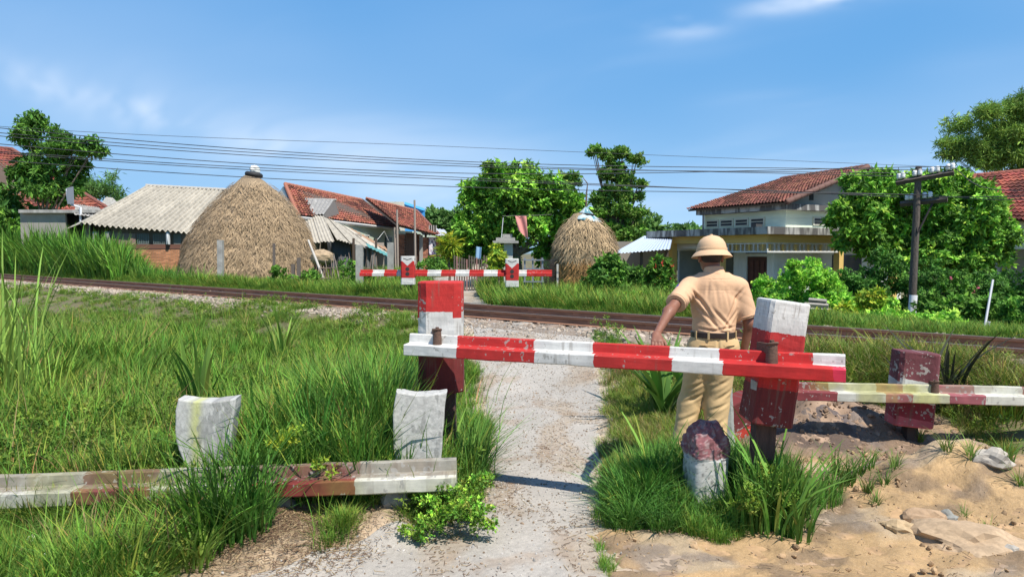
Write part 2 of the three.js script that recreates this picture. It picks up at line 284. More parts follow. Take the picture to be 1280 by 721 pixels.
{                                                                       // bare sand and earth right of the path, crisp grain at close range
  const t = texFn(1024, 1024, (u, v, i, j) => { const a = tile2((x, y) => fbm2(x, y, 4, 301), u, v, 14), b = tile2((x, y) => fbm2(x, y, 3, 303), u, v, 120), g = h3(i, j, 15), k = 0.42 + 0.50 * a + 0.42 * b + 0.5 * (g - 0.5); let c = [0.41 * k, 0.268 * k, 0.13 * k]; if (g > 0.985) c = [0.14, 0.09, 0.055]; else if (g < 0.012) c = [0.5, 0.42, 0.32]; return lin(c); });
  const bt = texFn(512, 512, (u, v) => { const b = tile2((x, y) => fbm2(x, y, 5, 307), u, v, 40); return [b, b, b]; }, false);
  const pos = [], uv = [], col = [], idx = []; let w = 0, rows = 0;
  for (let d = 2.2; d < 5.7; d += 0.022) { w = 0; for (let x = 0.2; x < 4.4; x += 0.022) { const sd = sandIn(x, d), so = soilIn(x, d), n = 0.045 * (fbm2(x * 9, d * 13, 4, 311) - 0.5) + 0.020 * (Math.abs(fbm2(x * 24, d * 30, 3, 313) - 0.5) * 2 - 0.3); pos.push(x, groundY(x, -d) + lerp(-0.03, 0.008 + n, ss(-0.015, 0.03, Math.max(sd, so))), -d); uv.push(x * 0.7, d * 0.7);
    const br = ss(0.50, 0.62, fbm2(x * 3.1, d * 4.4, 4, 53)), pale = ss(0.56, 0.70, fbm2(x * 2.2 + 8, d * 2.8, 4, 57)), k = 0.72 + 0.55 * fbm2(x * 1.6, d * 2.4, 4, 315), dirt = ss(-0.02, 0.10, so); let c = [k, k, k]; c = c.map((q, m) => lerp(q, q * [0.60, 0.62, 0.72][m], br)); c = c.map((q, m) => lerp(q, q * [0.98, 1.12, 1.42][m], pale)); c = c.map((q, m) => lerp(q, q * [0.56, 0.58, 0.76][m], dirt)); col.push(...c); w++; } rows++; }
  for (let j = 0; j < rows - 1; j++) for (let i = 0; i < w - 1; i++) { const a = j * w + i; if (Math.max(pos[a * 3 + 1] - groundY(pos[a * 3], pos[a * 3 + 2]), pos[(a + w + 1) * 3 + 1] - groundY(pos[(a + w + 1) * 3], pos[(a + w + 1) * 3 + 2])) < -0.028) continue; idx.push(a, a + 1, a + w, a + 1, a + w + 1, a + w); }
  const g = new THREE.BufferGeometry(); g.setAttribute('position', new THREE.Float32BufferAttribute(pos, 3)); g.setAttribute('uv', new THREE.Float32BufferAttribute(uv, 2)); g.setAttribute('color', new THREE.Float32BufferAttribute(col, 3)); g.setIndex(idx); g.computeVertexNormals();
  struct('sandy_ground', g, Mtex(t, 0.97, { vertexColors: true, bumpMap: bt, bumpScale: 0.012 }));
}
{                                                                       // the stony track bed
  const t = texFn(512, 512, (u, v, i, j) => { const a = tile2((x, y) => fbm2(x, y, 4, 87), u, v, 40), b = tile2((x, y) => fbm2(x, y, 3, 88), u, v, 7), k = 0.30 + 0.95 * a + 0.3 * (b - 0.5) + 0.3 * (h3(i, j, 7) - 0.5); return lin([0.30 * k, 0.235 * k, 0.175 * k]); });
  const pos = [], uv = [], idx = [], NS = 26; let rows = 0;
  for (let q = -62; q < 14; q += 0.2) { for (let i = 0; i <= NS; i++) { let s = lerp(-1.0, 2.4, i / NS) + (i === 0 || i === NS ? 0.5 * (fbm2(q * 0.9, i, 3, 86) - 0.5) : 0); const p = onTrack(s, q); pos.push(p.x, groundY(p.x, p.z) + (i === 0 || i === NS ? -0.02 : 0.012), p.z); uv.push(s * 0.6, q * 0.6); } rows++; }
  for (let j = 0; j < rows - 1; j++) for (let i = 0; i < NS; i++) { const a = j * (NS + 1) + i; idx.push(a, a + NS + 1, a + 1, a + 1, a + NS + 1, a + NS + 2); }
  const g = new THREE.BufferGeometry(); g.setAttribute('position', new THREE.Float32BufferAttribute(pos, 3)); g.setAttribute('uv', new THREE.Float32BufferAttribute(uv, 2)); g.setIndex(idx); g.computeVertexNormals();
  struct('ballast_bed', g, Mtex(t, 0.97, { bumpMap: coarseTex, bumpScale: 0.03 }));
}
function stuff(name, label, category, geo, material, list, colours) {      // list of [position, scale vector, euler]; one object for what nobody could count
  const m = shade(new THREE.InstancedMesh(geo, material, list.length)), mt = new THREE.Matrix4(), q = new THREE.Quaternion();
  list.forEach(([p, s, e], i) => { m.setMatrixAt(i, mt.compose(p, q.setFromEuler(e), s)); if (colours) m.setColorAt(i, colours[i]); });
  m.name = numbered(name); m.userData = { label, category, kind: 'stuff' }; scene.add(m); return m;
}
function rockGeo(seed, detail = 1, squash = 0.7, k = 0.5) {
  let g = new THREE.IcosahedronGeometry(0.5, detail); g.deleteAttribute('uv'); g.deleteAttribute('normal'); g = mergeVertices(g, 1e-4);
  const p = g.attributes.position, r = RNG(seed), o = r() * 50;
  for (let i = 0; i < p.count; i++) { const v = V(p.getX(i), p.getY(i), p.getZ(i)), n = 1 + k * (fbm3(v.x * 3 + o, v.y * 3 + o, v.z * 3, 2) - 0.5) * 2; p.setXYZ(i, v.x * n, v.y * n * squash, v.z * n); }
  g = g.toNonIndexed(); g.computeVertexNormals(); return g;
}
const C = (r, g, b) => new THREE.Color().setRGB(r, g, b);
const E = (x, y, z) => new THREE.Euler(x, y, z);
{                                                                       // ballast stones along the line, loose gravel on the path
  const r = RNG(101), list = [], cols = [];
  for (let i = 0; i < 26000; i++) {
    const s = -1.5 + r() * 3.9, t = -46 + Math.pow(r(), 0.7) * 55, p = onTrack(s, t); if (p.z > -3 || s > -0.05 && s < 0.1) continue;
    const d = -p.z, pe = pathIn(p.x, d); if (pe > 0 && r() < 0.8) continue;
    if (s < -0.5 && r() < ss(-0.6, -1.5, s) * 0.9 + 0.25 * fbm2(p.x, d, 3, 4)) continue;
    const k = 0.035 + 0.05 * r() * r() + (s < -0.2 ? 0.015 : 0);
    list.push([V(p.x, groundY(p.x, p.z) + 0.008 + k * 0.12, p.z), V(k * (0.8 + 0.5 * r()), k * (0.7 + 0.4 * r()), k), E(r() * 6, r() * 6, r() * 6)]);
    const rust = Math.max(0, 1 - Math.abs(s + 0.05) / 0.45) * 0.7 + Math.max(0, 1 - Math.abs(s - 1.0) / 0.4) * 0.7, b = 0.7 + 0.6 * r();
    cols.push(C(lerp(0.38, 0.25, rust) * b, lerp(0.315, 0.14, rust) * b, lerp(0.245, 0.08, rust) * b));
  }
  stuff('ballast_stones', 'loose grey and rust stained ballast stones along the railway', 'stones', rockGeo(5, 1), M([1, 1, 1], 0.95), list, cols);
  const l2 = [], c2 = [];
  for (let i = 0; i < 15000; i++) {
    const d = 3.1 + Math.pow(r(), 0.75) * 13, [a, b] = pathAt(d), x = lerp(a - 0.15, b + 0.2, r()), far = ss(8, 12, d), k = (0.006 + 0.014 * r() * r()) * (1 + 1.6 * far * r());
    l2.push([V(x, groundY(x, -d) + 0.007 + k * 0.15, -d), V(k * (0.8 + r()), k, k * (0.8 + 0.6 * r())), E(r() * 6, r() * 6, r() * 6)]);
    const q = 0.55 + 0.7 * r(); c2.push(r() < 0.25 ? C(0.27 * q, 0.19 * q, 0.125 * q) : C(0.40 * q, 0.37 * q, 0.33 * q));
  }
  for (let i = 0; i < 9000; i++) {
    const x = 0.4 + r() * 3.6, d = 3.1 + r() * 2.6; if (sandIn(x, d) < 0 && soilIn(x, d) < 0) continue;
    if (r() < 0.45) continue; const k = 0.003 + 0.016 * r() ** 4, soil = soilIn(x, d) > 0, q = 0.6 + 0.6 * r();
    l2.push([V(x, groundY(x, -d) + k * 0.15, -d), V(k * (0.8 + r()), k, k), E(r() * 6, r() * 6, r() * 6)]); c2.push(soil ? C(0.26 * q, 0.17 * q, 0.11 * q) : C(0.42 * q, 0.30 * q, 0.18 * q));
  }
  stuff('gravel', 'fine loose gravel and grit on the path and sand', 'gravel', rockGeo(8, 0), M([1, 1, 1], 0.95), l2, c2);
  const clods = [], c3 = [];
  for (let i = 0; i < 2600; i++) { const x = 1.5 + r() * 2.3, d = 4.9 + r() * 1.6; if (soilIn(x, d) < 0.02) continue; const k = 0.008 + 0.04 * r() ** 4, q = 0.5 + 0.8 * r(); clods.push([V(x, groundY(x, -d) + k * 0.2, -d), V(k, k * 0.8, k), E(r() * 6, r() * 6, r() * 6)]); c3.push(C(0.26 * q, 0.175 * q, 0.115 * q)); }
  for (let i = 0; i < 1400; i++) { const x = 0.6 + r() * 3.5, d = 3.1 + r() * 2.2; if (sandIn(x, d) < 0.02 || fbm2(x * 2.2, d * 3, 3, 55) < 0.5) continue; const k = 0.008 + 0.035 * r() ** 4, q = 0.6 + 0.6 * r(); clods.push([V(x, groundY(x, -d) + 0.01 + k * 0.15, -d), V(k * 1.2, k * 0.8, k), E(r() * 6, r() * 6, r() * 6)]); c3.push(C(0.38 * q, 0.25 * q, 0.135 * q)); }
  stuff('soil_clods', 'brown and tan clods on the dug up soil and sand beside the barrier', 'soil', rockGeo(12, 1), M([1, 1, 1], 1), clods, c3);
}

// ---------------------------------------------------------------- railway track: two rails on concrete sleepers
{
  const rust = Mtex(texFn(256, 64, (u, v, i, j) => { const k = 0.55 + 0.9 * fbm2(u * 40, v * 5, 4, 91); return lin([0.27 * k, 0.135 * k, 0.08 * k]); }, true, 1, 1), 0.8, { bumpMap: grainTex, bumpScale: 0.002 });
  const worn = M([0.30, 0.24, 0.20], 0.42, { metalness: 0.7 });
  const base = onTrack(0, -10); base.y = 0.47;
  const track = thing('railway_track', 'rusty single railway track on sleepers crossing the footpath behind the barrier', 'railway', base);
  const T0 = -62, T1 = 16, shape = new THREE.Shape([[-0.055, 0], [0.055, 0], [0.055, 0.012], [0.012, 0.026], [0.010, 0.090], [0.030, 0.100], [0.031, 0.130], [-0.031, 0.130], [-0.030, 0.100], [-0.010, 0.090], [-0.012, 0.026], [-0.055, 0.012]].map((a) => new THREE.Vector2(...a)));
  const ang = Math.atan2(-TT[1], TT[0]);
  for (const s of [0, 1.035]) {
    const g = new THREE.ExtrudeGeometry(shape, { depth: T1 - T0, bevelEnabled: false, steps: 1 }); g.rotateY(Math.PI / 2); g.translate(T0, 0, 0); g.rotateY(ang);
    const o = onTrack(s, 0); g.translate(o.x, 0.495, o.z);
    const rail = part(track, 'rail', g, rust);
    const top = new THREE.BoxGeometry(T1 - T0, 0.004, 0.046); top.translate((T0 + T1) / 2, 0, 0); top.rotateY(ang); top.translate(o.x, 0.627, o.z);
    part(rail, 'worn_running_surface', top, worn);
  }
  const sg = new RoundedBoxGeometry(0.20, 0.13, 1.85, 1, 0.02), smat = [0, 1, 2].map((k) => Mtex(mottled([[0.30, 0.25, 0.20], [0.24, 0.18, 0.135], [0.34, 0.30, 0.25]][k], 0.5, 6, 95 + k), 0.95)), r = RNG(77);
  const clipGeo = bx(0.05, 0.035, 0.05, 0, 0, 0);
  for (let t = T0 + 0.3; t < T1; t += 0.62) {
    const p = onTrack(0.52, t); if (p.z > -2) continue;
    const m = shade(new THREE.Mesh(sg, smat[Math.floor(r() * 3)])); m.name = 'sleeper'; m.position.set(p.x - base.x, 0.422 - base.y + 0.008 * r(), p.z - base.z); m.rotation.y = ang + (r() - 0.5) * 0.03; track.add(m);
    if (t > -5 && t < 9) for (const q of [0, 1.035]) for (const k of [-0.075, 0.075]) { const c = shade(new THREE.Mesh(clipGeo, rust)); c.name = 'rail_clip'; c.position.set(0, 0.08, -(q + k - 0.52)); m.add(c); }
  }
}

// ---------------------------------------------------------------- painted concrete
// bands: [edge 0..1, colour]; wobble and chips give hand-painted edges
const RED = [0.46, 0.022, 0.018], WHITE = [0.60, 0.585, 0.54], DULLRED = [0.20, 0.038, 0.042], DULLWHITE = [0.46, 0.45, 0.39], BARE = [0.36, 0.34, 0.30], SHADEDRED = [0.14, 0.017, 0.016];  // last tone: red with the shade under the beam painted in
function paintTex(w, h, bands, o = {}) {
  const { over = (c) => c, along = 'u', wob = 0.01, shift = () => 0, wear = 0.2, moss = 0, grime = 0.25, seed = 1, len = 1, wid = 0.2 } = o;
  return texFn(w, h, (u, v, i, j) => {
    const X = u * len * (along === 'u' ? 1 : 1), Y = v * wid, a = along === 'u' ? u : v, b = along === 'u' ? v : u;
    const q = a + shift(b) + wob * (fbm2(X * 30 + seed, Y * 30, 3, seed) - 0.5) * 2;
    let c = bands[bands.length - 1][1]; for (const [e, k] of bands) if (q < e) { c = k; break; }
    const f = fbm2(X * 26, Y * 26, 4, seed + 2), m = fbm2(X * 5 + seed, Y * 5, 4, seed + 4), g = h3(i, j, seed);
    c = over(c, q, b, f, m);
    let k = 1 + grime * (m - 0.55) * 1.6 + 0.30 * (f - 0.5) + 0.12 * (g - 0.5);
    c = c.map((x) => x * k);
    c = c.map((x) => x * (1 + 0.22 * (fbm2(X * 7 + seed, Y * 150, 3, seed + 11) - 0.5))); { const run = ss(0.62, 0.78, fbm2(X * 42, Y * 3 + seed, 3, seed + 13)) * ss(0.45, 0.6, m); c = c.map((x, n) => lerp(x, [0.15, 0.11, 0.08][n], 0.40 * run)); }
    if (fbm2(X * 46, Y * 46, 3, seed + 6) + 0.55 * (fbm2(X * 6, Y * 9, 3, seed + 15) - 0.5) > 0.86 - wear * 0.4) c = c.map((x, n) => lerp(x, BARE[n] * (0.6 + 0.6 * f), 0.8));
    if (moss) { const s = ss(0.50, 0.68, fbm2(X * 3.2 + 5, Y * 2.0, 4, seed + 8)); c = c.map((x, n) => lerp(x, [0.36, 0.35, 0.08][n] * (0.6 + 0.8 * f), s * moss)); }
    return lin(c.map((x) => Math.max(0.004, x)));
  });
}
// the stepped concrete beam that all barriers here share: low front lip, ledge, higher back wall. x along, z to the front
function beamGeo(L, H = 0.142, D = 0.125, taper = 0) {
  const k = H / 0.142, pr = [[0, 0], [0.118, 0], [0.125, 0.007], [0.125, 0.070], [0.118, 0.077], [0.052, 0.079], [0.046, 0.086], [0.040, 0.136], [0.034, 0.142], [0.006, 0.142], [0, 0.136]].map(([z, y]) => [z * D / 0.125, y * k]);
  const N = Math.max(20, Math.round(L / 0.05)), pos = [], uv = [], n = pr.length;
  const P = (i, j) => { const x = i / N * L, [z, y] = pr[j % n], q = 0.010; return V(x, y + q * (fbm3(x * 9, y * 20, z * 20, 3) - 0.5), z - D / 2 + q * (fbm3(x * 9 + 30, y * 20, z * 20, 3) - 0.5)); };
  const tri = (a, b, c, ua, ub, uc) => { for (const p of [a, b, c]) pos.push(p.x, p.y, p.z); for (const q of [ua, ub, uc]) uv.push(q[0], q[1]); };
  for (let j = 0; j < n; j++) for (let i = 0; i < N; i++) {
    const a = P(i, j), b = P(i + 1, j), c = P(i + 1, j + 1), d = P(i, j + 1), v0 = j / n, v1 = (j + 1) / n, u0 = i / N, u1 = (i + 1) / N;
    tri(a, c, b, [u0, v0], [u1, v1], [u1, v0]); tri(a, d, c, [u0, v0], [u0, v1], [u1, v1]);
  }
  for (const i of [0, N]) for (const [a, b, c] of [[0, 1, 2], [0, 2, 3], [0, 3, 4], [0, 4, 5], [0, 5, 6], [0, 6, 10], [6, 7, 10], [7, 8, 10], [8, 9, 10]]) { const u = i ? 0.999 : 0.001; i ? tri(P(i, a), P(i, b), P(i, c), [u, 0.3], [u, 0.3], [u, 0.3]) : tri(P(i, a), P(i, c), P(i, b), [u, 0.3], [u, 0.3], [u, 0.3]); }
  let g = new THREE.BufferGeometry(); g.setAttribute('position', new THREE.Float32BufferAttribute(pos, 3)); g.setAttribute('uv', new THREE.Float32BufferAttribute(uv, 2)); g.computeVertexNormals(); return g;
}
function placeBeam(g, A, B) {                                           // A, B: ends of the beam's underside centre line
  const d = B.clone().sub(A), yaw = -Math.atan2(d.z, d.x), tilt = Math.asin(d.y / d.length());
  g.rotateZ(tilt); g.rotateY(yaw); g.translate(A.x, A.y, A.z); return g;
}
// concrete post: a block with chamfered upright edges
function postGeo(w, h, d, ch, top = 1, seed = 1) {
  const s = new THREE.Shape(); const a = w / 2, b = d / 2;
  s.moveTo(-a + ch, -b); s.lineTo(a - ch, -b); s.lineTo(a, -b + ch); s.lineTo(a, b - ch); s.lineTo(a - ch, b); s.lineTo(-a + ch, b); s.lineTo(-a, b - ch); s.lineTo(-a, -b + ch); s.closePath();
  const bv = 0.012, g = new THREE.ExtrudeGeometry(s, { depth: h - 2 * bv, bevelEnabled: true, bevelSize: bv, bevelThickness: bv, bevelSegments: 2, steps: 16 });
  g.translate(0, 0, bv); g.rotateX(-Math.PI / 2);
  const p = g.attributes.position, uv = g.attributes.uv, n = g.attributes.normal;
  for (let i = 0; i < p.count; i++) {
    let x = p.getX(i), y = p.getY(i), z = p.getZ(i); const k = lerp(1, top, y / h);
    uv.setXY(i, (Math.abs(n.getX(i)) > 0.8 ? z : x) / w + 0.5, clamp(y / h, 0.001, 0.999));
    const e = 0.012 * (fbm3(x * 16 + seed * 7, y * 16, z * 16, 3) - 0.5); p.setXYZ(i, x * k + e, y + e * 0.6, z * k - e);
  }
  g.computeVertexNormals(); return g;
}
const iron = Mtex(texFn(128, 128, (u, v) => { const k = 0.5 + fbm2(u * 20, v * 20, 4, 131); return lin([0.13 * k, 0.075 * k, 0.052 * k]); }), 0.8, { metalness: 0.2, bumpMap: grainTex, bumpScale: 0.002 });
const darkIron = M([0.035, 0.028, 0.025], 0.8);
const concBump = { bumpMap: grainTex, bumpScale: 0.0035 };

// ---- the closed main barrier
const BA = V(-0.735, 0.905, -4.95), BB = V(1.86, 0.905, -3.895), BAR = BB.clone().sub(BA);
{
  const L = BAR.length();
  const tex = paintTex(2048, 128, [[0.146, WHITE], [0.348, RED], [0.49, WHITE], [0.662, RED], [0.767, WHITE], [0.977, [0.47, 0.016, 0.014]], [1.1, [0.60, 0.025, 0.06]]], { over: (c, q, v) => (v > 0.46 && q > 0.952 ? WHITE : c), len: L, wid: 0.45, wob: 0.0035, wear: 0.14, grime: 0.22, seed: 3, shift: (v) => (v > 0.42 ? 0.011 : 0) });
  const geo = placeBeam(beamGeo(L), BA, BB);
  const bm = thing('barrier_beam', 'long red and white concrete barrier beam lying across the path on two posts', 'barrier beam', BA.clone().lerp(BB, 0.5));
  part(bm, 'beam', geo, Mtex(tex, 0.8, concBump));
}
function bracket(parent, p, k = 1, yaw = 0) {                           // rusty eye bolt that holds the beam
  const a = new THREE.CylinderGeometry(0.027 * k, 0.031 * k, 0.10 * k, 12, 1, true).toNonIndexed(), b = new THREE.CylinderGeometry(0.012 * k, 0.012 * k, 0.13 * k, 8).toNonIndexed(), c = new THREE.TorusGeometry(0.026 * k, 0.007 * k, 6, 14).toNonIndexed();
  a.translate(0, 0.05 * k, 0); b.translate(0, 0.055 * k, 0); c.rotateX(Math.PI / 2 - 0.3); c.translate(0, 0.10 * k, 0.002);
  const s = new THREE.BoxGeometry(0.024 * k, 0.05 * k, 0.10 * k).toNonIndexed(); s.translate(0, 0.075 * k, -0.05 * k);
  const g = mergeGeometries([a, b, c, s]); g.rotateY(yaw); g.translate(p.x, p.y, p.z); part(parent, 'eye_bolt', g, iron);
}
const onBar = (t, y = 0.08, back = 0) => { const p = BA.clone().lerp(BB, t), n = V(BAR.z, 0, -BAR.x).normalize(); return p.addScaledVector(n, back).add(V(0, y, 0)); };   // back > 0: away from the camera
{
  const g = thing('barrier_post', 'upright red and white concrete post with chamfered edge beside long grass, left end of barrier', 'post', onG(-0.515, 5.08));
  const t1 = paintTex(256, 512, [[0.37, SHADEDRED], [0.375, [0.42, 0.02, 0.018]], [0.44, [0.20, 0.02, 0.018]], [0.735, WHITE], [1.1, [0.47, 0.024, 0.02]]], { along: 'v', len: 0.3, wid: 0.8, wob: 0.006, wear: 0.12, seed: 9, shift: (u) => (u > 0.80 ? 0.055 : 0) });  // lowest band is darkened to paint the beam's shade on the block
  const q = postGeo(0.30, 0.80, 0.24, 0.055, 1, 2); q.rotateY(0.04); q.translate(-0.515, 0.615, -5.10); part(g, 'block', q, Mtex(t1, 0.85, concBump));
  part(g, 'leg', bar(V(-0.455, -0.05, -5.12), V(-0.465, 0.63, -5.11), 0.10, 0.10), Mtex(mottled([0.10, 0.05, 0.042], 0.5, 6, 140), 0.9, concBump));
  bracket(g, onBar(0.083, 0.075, 0.0), 1.05, 0.35);
}
{
  const g = thing('barrier_post', 'leaning red concrete post with white top beside the uniformed man', 'post', onG(1.46, 4.2));
  const t1 = paintTex(256, 512, [[0.30, SHADEDRED], [0.745, [0.40, 0.022, 0.02]], [1.1, [0.57, 0.56, 0.52]]], { along: 'v', len: 0.3, wid: 0.8, wob: 0.008, wear: 0.16, seed: 15 });  // bottom red carries the shade below the beam in its colour
  const q = postGeo(0.215, 0.74, 0.27, 0.014, 0.96, 5); q.rotateY(-0.02); q.rotateZ(-0.13); q.translate(1.535, 0.60, -4.22);
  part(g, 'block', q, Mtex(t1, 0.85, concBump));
  part(g, 'leg', bar(V(1.50, -0.04, -4.22), V(1.525, 0.62, -4.21), 0.12, 0.10), Mtex(mottled([0.085, 0.045, 0.038], 0.5, 6, 141), 0.9, concBump));
  bracket(g, onBar(0.862, 0.075, 0.0), 1.15, 0.35);
  const patch = bx(0.012, 0.10, 0.10, 1.447, 0.81, -4.16, 0); part(g, 'bare_patch', metreUV(patch, 4), Mtex(mottled([0.36, 0.36, 0.34], 0.35, 8, 150), 0.95, concBump));
}
{                                                                       // fallen red block and grey stub behind the man's leg
  const p = hit(925, 548), t1 = paintTex(128, 256, [[0.3, [0.42, 0.03, 0.02]], [1.1, [0.13, 0.02, 0.02]]], { along: 'v', len: 0.3, wid: 0.4, wob: 0.05, wear: 0.2, seed: 22 });
  const q = postGeo(0.34, 0.30, 0.22, 0.03, 0.9, 6); q.rotateZ(0.35); q.rotateY(0.3); q.translate(p.x + 0.05, p.y + 0.02, p.z - 0.1); single('fallen_block', 'dark red concrete block lying in grass behind the leaning post', 'concrete block', q, Mtex(t1, 0.9, concBump));
  const s = hit(915, 560), q2 = postGeo(0.14, 0.58, 0.13, 0.02, 0.95, 8); q2.rotateZ(0.06); q2.translate(1.60, groundY(1.6, -5.25) - 0.03, -5.25); metreUV(q2, 2); single('concrete_stub', 'grey bare concrete stub standing behind the legs of the man', 'stub', q2, Mtex(mottled([0.34, 0.35, 0.32], 0.4, 8, 23), 0.95, concBump));
}
// ---- the broken low barrier on the left
function flaredStub(w0, w1, h, d, seed) {                               // slab that flares towards its top, with a concave right edge
  const s = new THREE.Shape(), r = RNG(seed), L = [], R = [];
  for (let i = 0; i <= 10; i++) { const t = i / 10, k = t * t; L.push([-lerp(w0, w1 * 0.98, ss(0.2, 0.75, t)) / 2 - 0.008 * (r() - 0.5) + (t > 0.85 ? 0.02 * (t - 0.85) / 0.15 : 0), t * h]); R.push([lerp(w0, w1, k) / 2 + 0.008 * (r() - 0.5), t * h]); }
  s.moveTo(...L[0]); for (const p of R) s.lineTo(...p); for (let i = 7; i > 0; i--) { const t = i / 8; s.lineTo(lerp(L[10][0], R[10][0], t), h - 0.018 * Math.sin(t * Math.PI) + 0.008 * (r() - 0.5)); } for (const p of L.slice().reverse()) s.lineTo(...p);
  const g = new THREE.ExtrudeGeometry(s, { depth: d, bevelEnabled: true, bevelSize: 0.010, bevelThickness: 0.010, bevelSegments: 2, steps: 3 }); g.translate(0, 0, -d / 2);
  const p = g.attributes.position; for (let i = 0; i < p.count; i++) { const x = p.getX(i), y = p.getY(i), z = p.getZ(i), e = 0.014 * (fbm3(x * 13 + seed, y * 13, z * 13, 3) - 0.5); p.setXYZ(i, x + e, y + e, z - e * 0.5 - 0.10 * (y / h) * 0.2); }
  g.computeVertexNormals(); return g;
}
{
  const stain = (seed, mossy) => texFn(256, 256, (u, v, i, j) => {
    const f = fbm2(u * 26, v * 26, 4, seed), m = fbm2(u * 6, v * 3, 4, seed + 1), g = h3(i, j, seed); let c = [0.50, 0.49, 0.45].map((k) => k * (0.62 + 0.5 * f + 0.25 * (g - 0.5)));
    const s = mossy * 0.75 * Math.exp(-(((u - 0.36 + 0.10 * (m - 0.5)) / 0.09) ** 2)) * ss(0.25, 0.6, f + 0.15); c = c.map((k, n) => lerp(k, [0.42, 0.43, 0.08][n] * (0.7 + 0.6 * f), s)); if (m > 0.66) c = c.map((k) => k * 0.72); return lin(c);
  });
  const p = hit(256, 612); p.z = Math.min(p.z, -4.55); p.x = (256 - 640) / F * 4.34; p.z = -4.34;
  let q = flaredStub(0.23, 0.35, 0.60, 0.12, 4); q.rotateY(0.12); q.translate(p.x, groundY(p.x, p.z) - 0.04, p.z); { q.computeBoundingBox(); const bb = q.boundingBox, pp = q.attributes.position, uu = q.attributes.uv; for (let i = 0; i < pp.count; i++) uu.setXY(i, (pp.getX(i) - bb.min.x) / (bb.max.x - bb.min.x), (pp.getY(i) - bb.min.y) / (bb.max.y - bb.min.y)); }
  single('broken_stub', 'whitewashed flared concrete stub with yellow moss streak on the grassy bank', 'concrete stub', q, Mtex(stain(31, 0.85), 0.92, concBump));
  const x2 = (521 - 640) / F * 4.34; let q2 = flaredStub(0.25, 0.31, 0.66, 0.11, 6); q2.rotateY(0.1); q2.rotateZ(-0.02); q2.translate(x2, groundY(x2, -4.34) - 0.01, -4.34); q2 = metreUV(q2, 2.2);
  single('broken_stub', 'white flared concrete stub with rusty edge half hidden by tall grass at the post', 'concrete stub', q2, Mtex(stain(37, 0.15), 0.92, concBump));
  const A = at(-60, 634, 3.93), B = at(571, 609, 4.05), L = A.distanceTo(B);
  const tex = paintTex(2048, 128, [[0.245, [0.46, 0.44, 0.37]], [0.395, [0.17, 0.04, 0.038]], [0.475, [0.48, 0.46, 0.39]], [0.50, BARE], [0.59, [0.42, 0.40, 0.33]], [0.797, [0.21, 0.028, 0.026]], [1.1, [0.50, 0.48, 0.40]]], { len: L, wid: 0.5, wob: 0.004, wear: 0.42, grime: 0.9, moss: 0.2, over: (c, q, v, f, m) => (v > 0.40 ? c.map((x, n) => lerp(x, [0.20, 0.165, 0.125][n], 0.35 + 0.5 * ss(0.35, 0.6, m))) : c), seed: 41, shift: (v) => (v > 0.42 ? -0.008 : 0) });
  const bm = thing('fallen_beam', 'weathered red and white concrete beam lying low in the grass left of the path', 'barrier beam', A.clone().lerp(B, 0.5));
  part(bm, 'beam', placeBeam(beamGeo(L, 0.158, 0.14), A, B), Mtex(tex, 0.92, { bumpMap: coarseTex, bumpScale: 0.006 }));
  const st = [[-1.40, 4.05], [-0.70, 4.10], [-2.4, 4.02]].map(([x, d], i) => { const g = rockGeo(60 + i, 2, 0.8); const top = lerp(A.y, B.y, (x - A.x) / (B.x - A.x)), y0 = groundY(x, -d) - 0.05; g.scale(0.22, (top - y0) * 1.35, 0.16); g.translate(x, (top + y0) / 2 - 0.01, -d - 0.02); return g; });
  st.forEach((g, i) => single('footing_stone', ['grey footing stone under the middle of the fallen beam', 'grey footing stone under the broken right end of the fallen beam', 'grey footing stone under the left half of the fallen beam'][i], 'stone', metreUV(g, 2), Mtex(mottled([0.30, 0.27, 0.22], 0.4, 8, 64 + i), 0.95), 'footing stones under the fallen beam'));
}
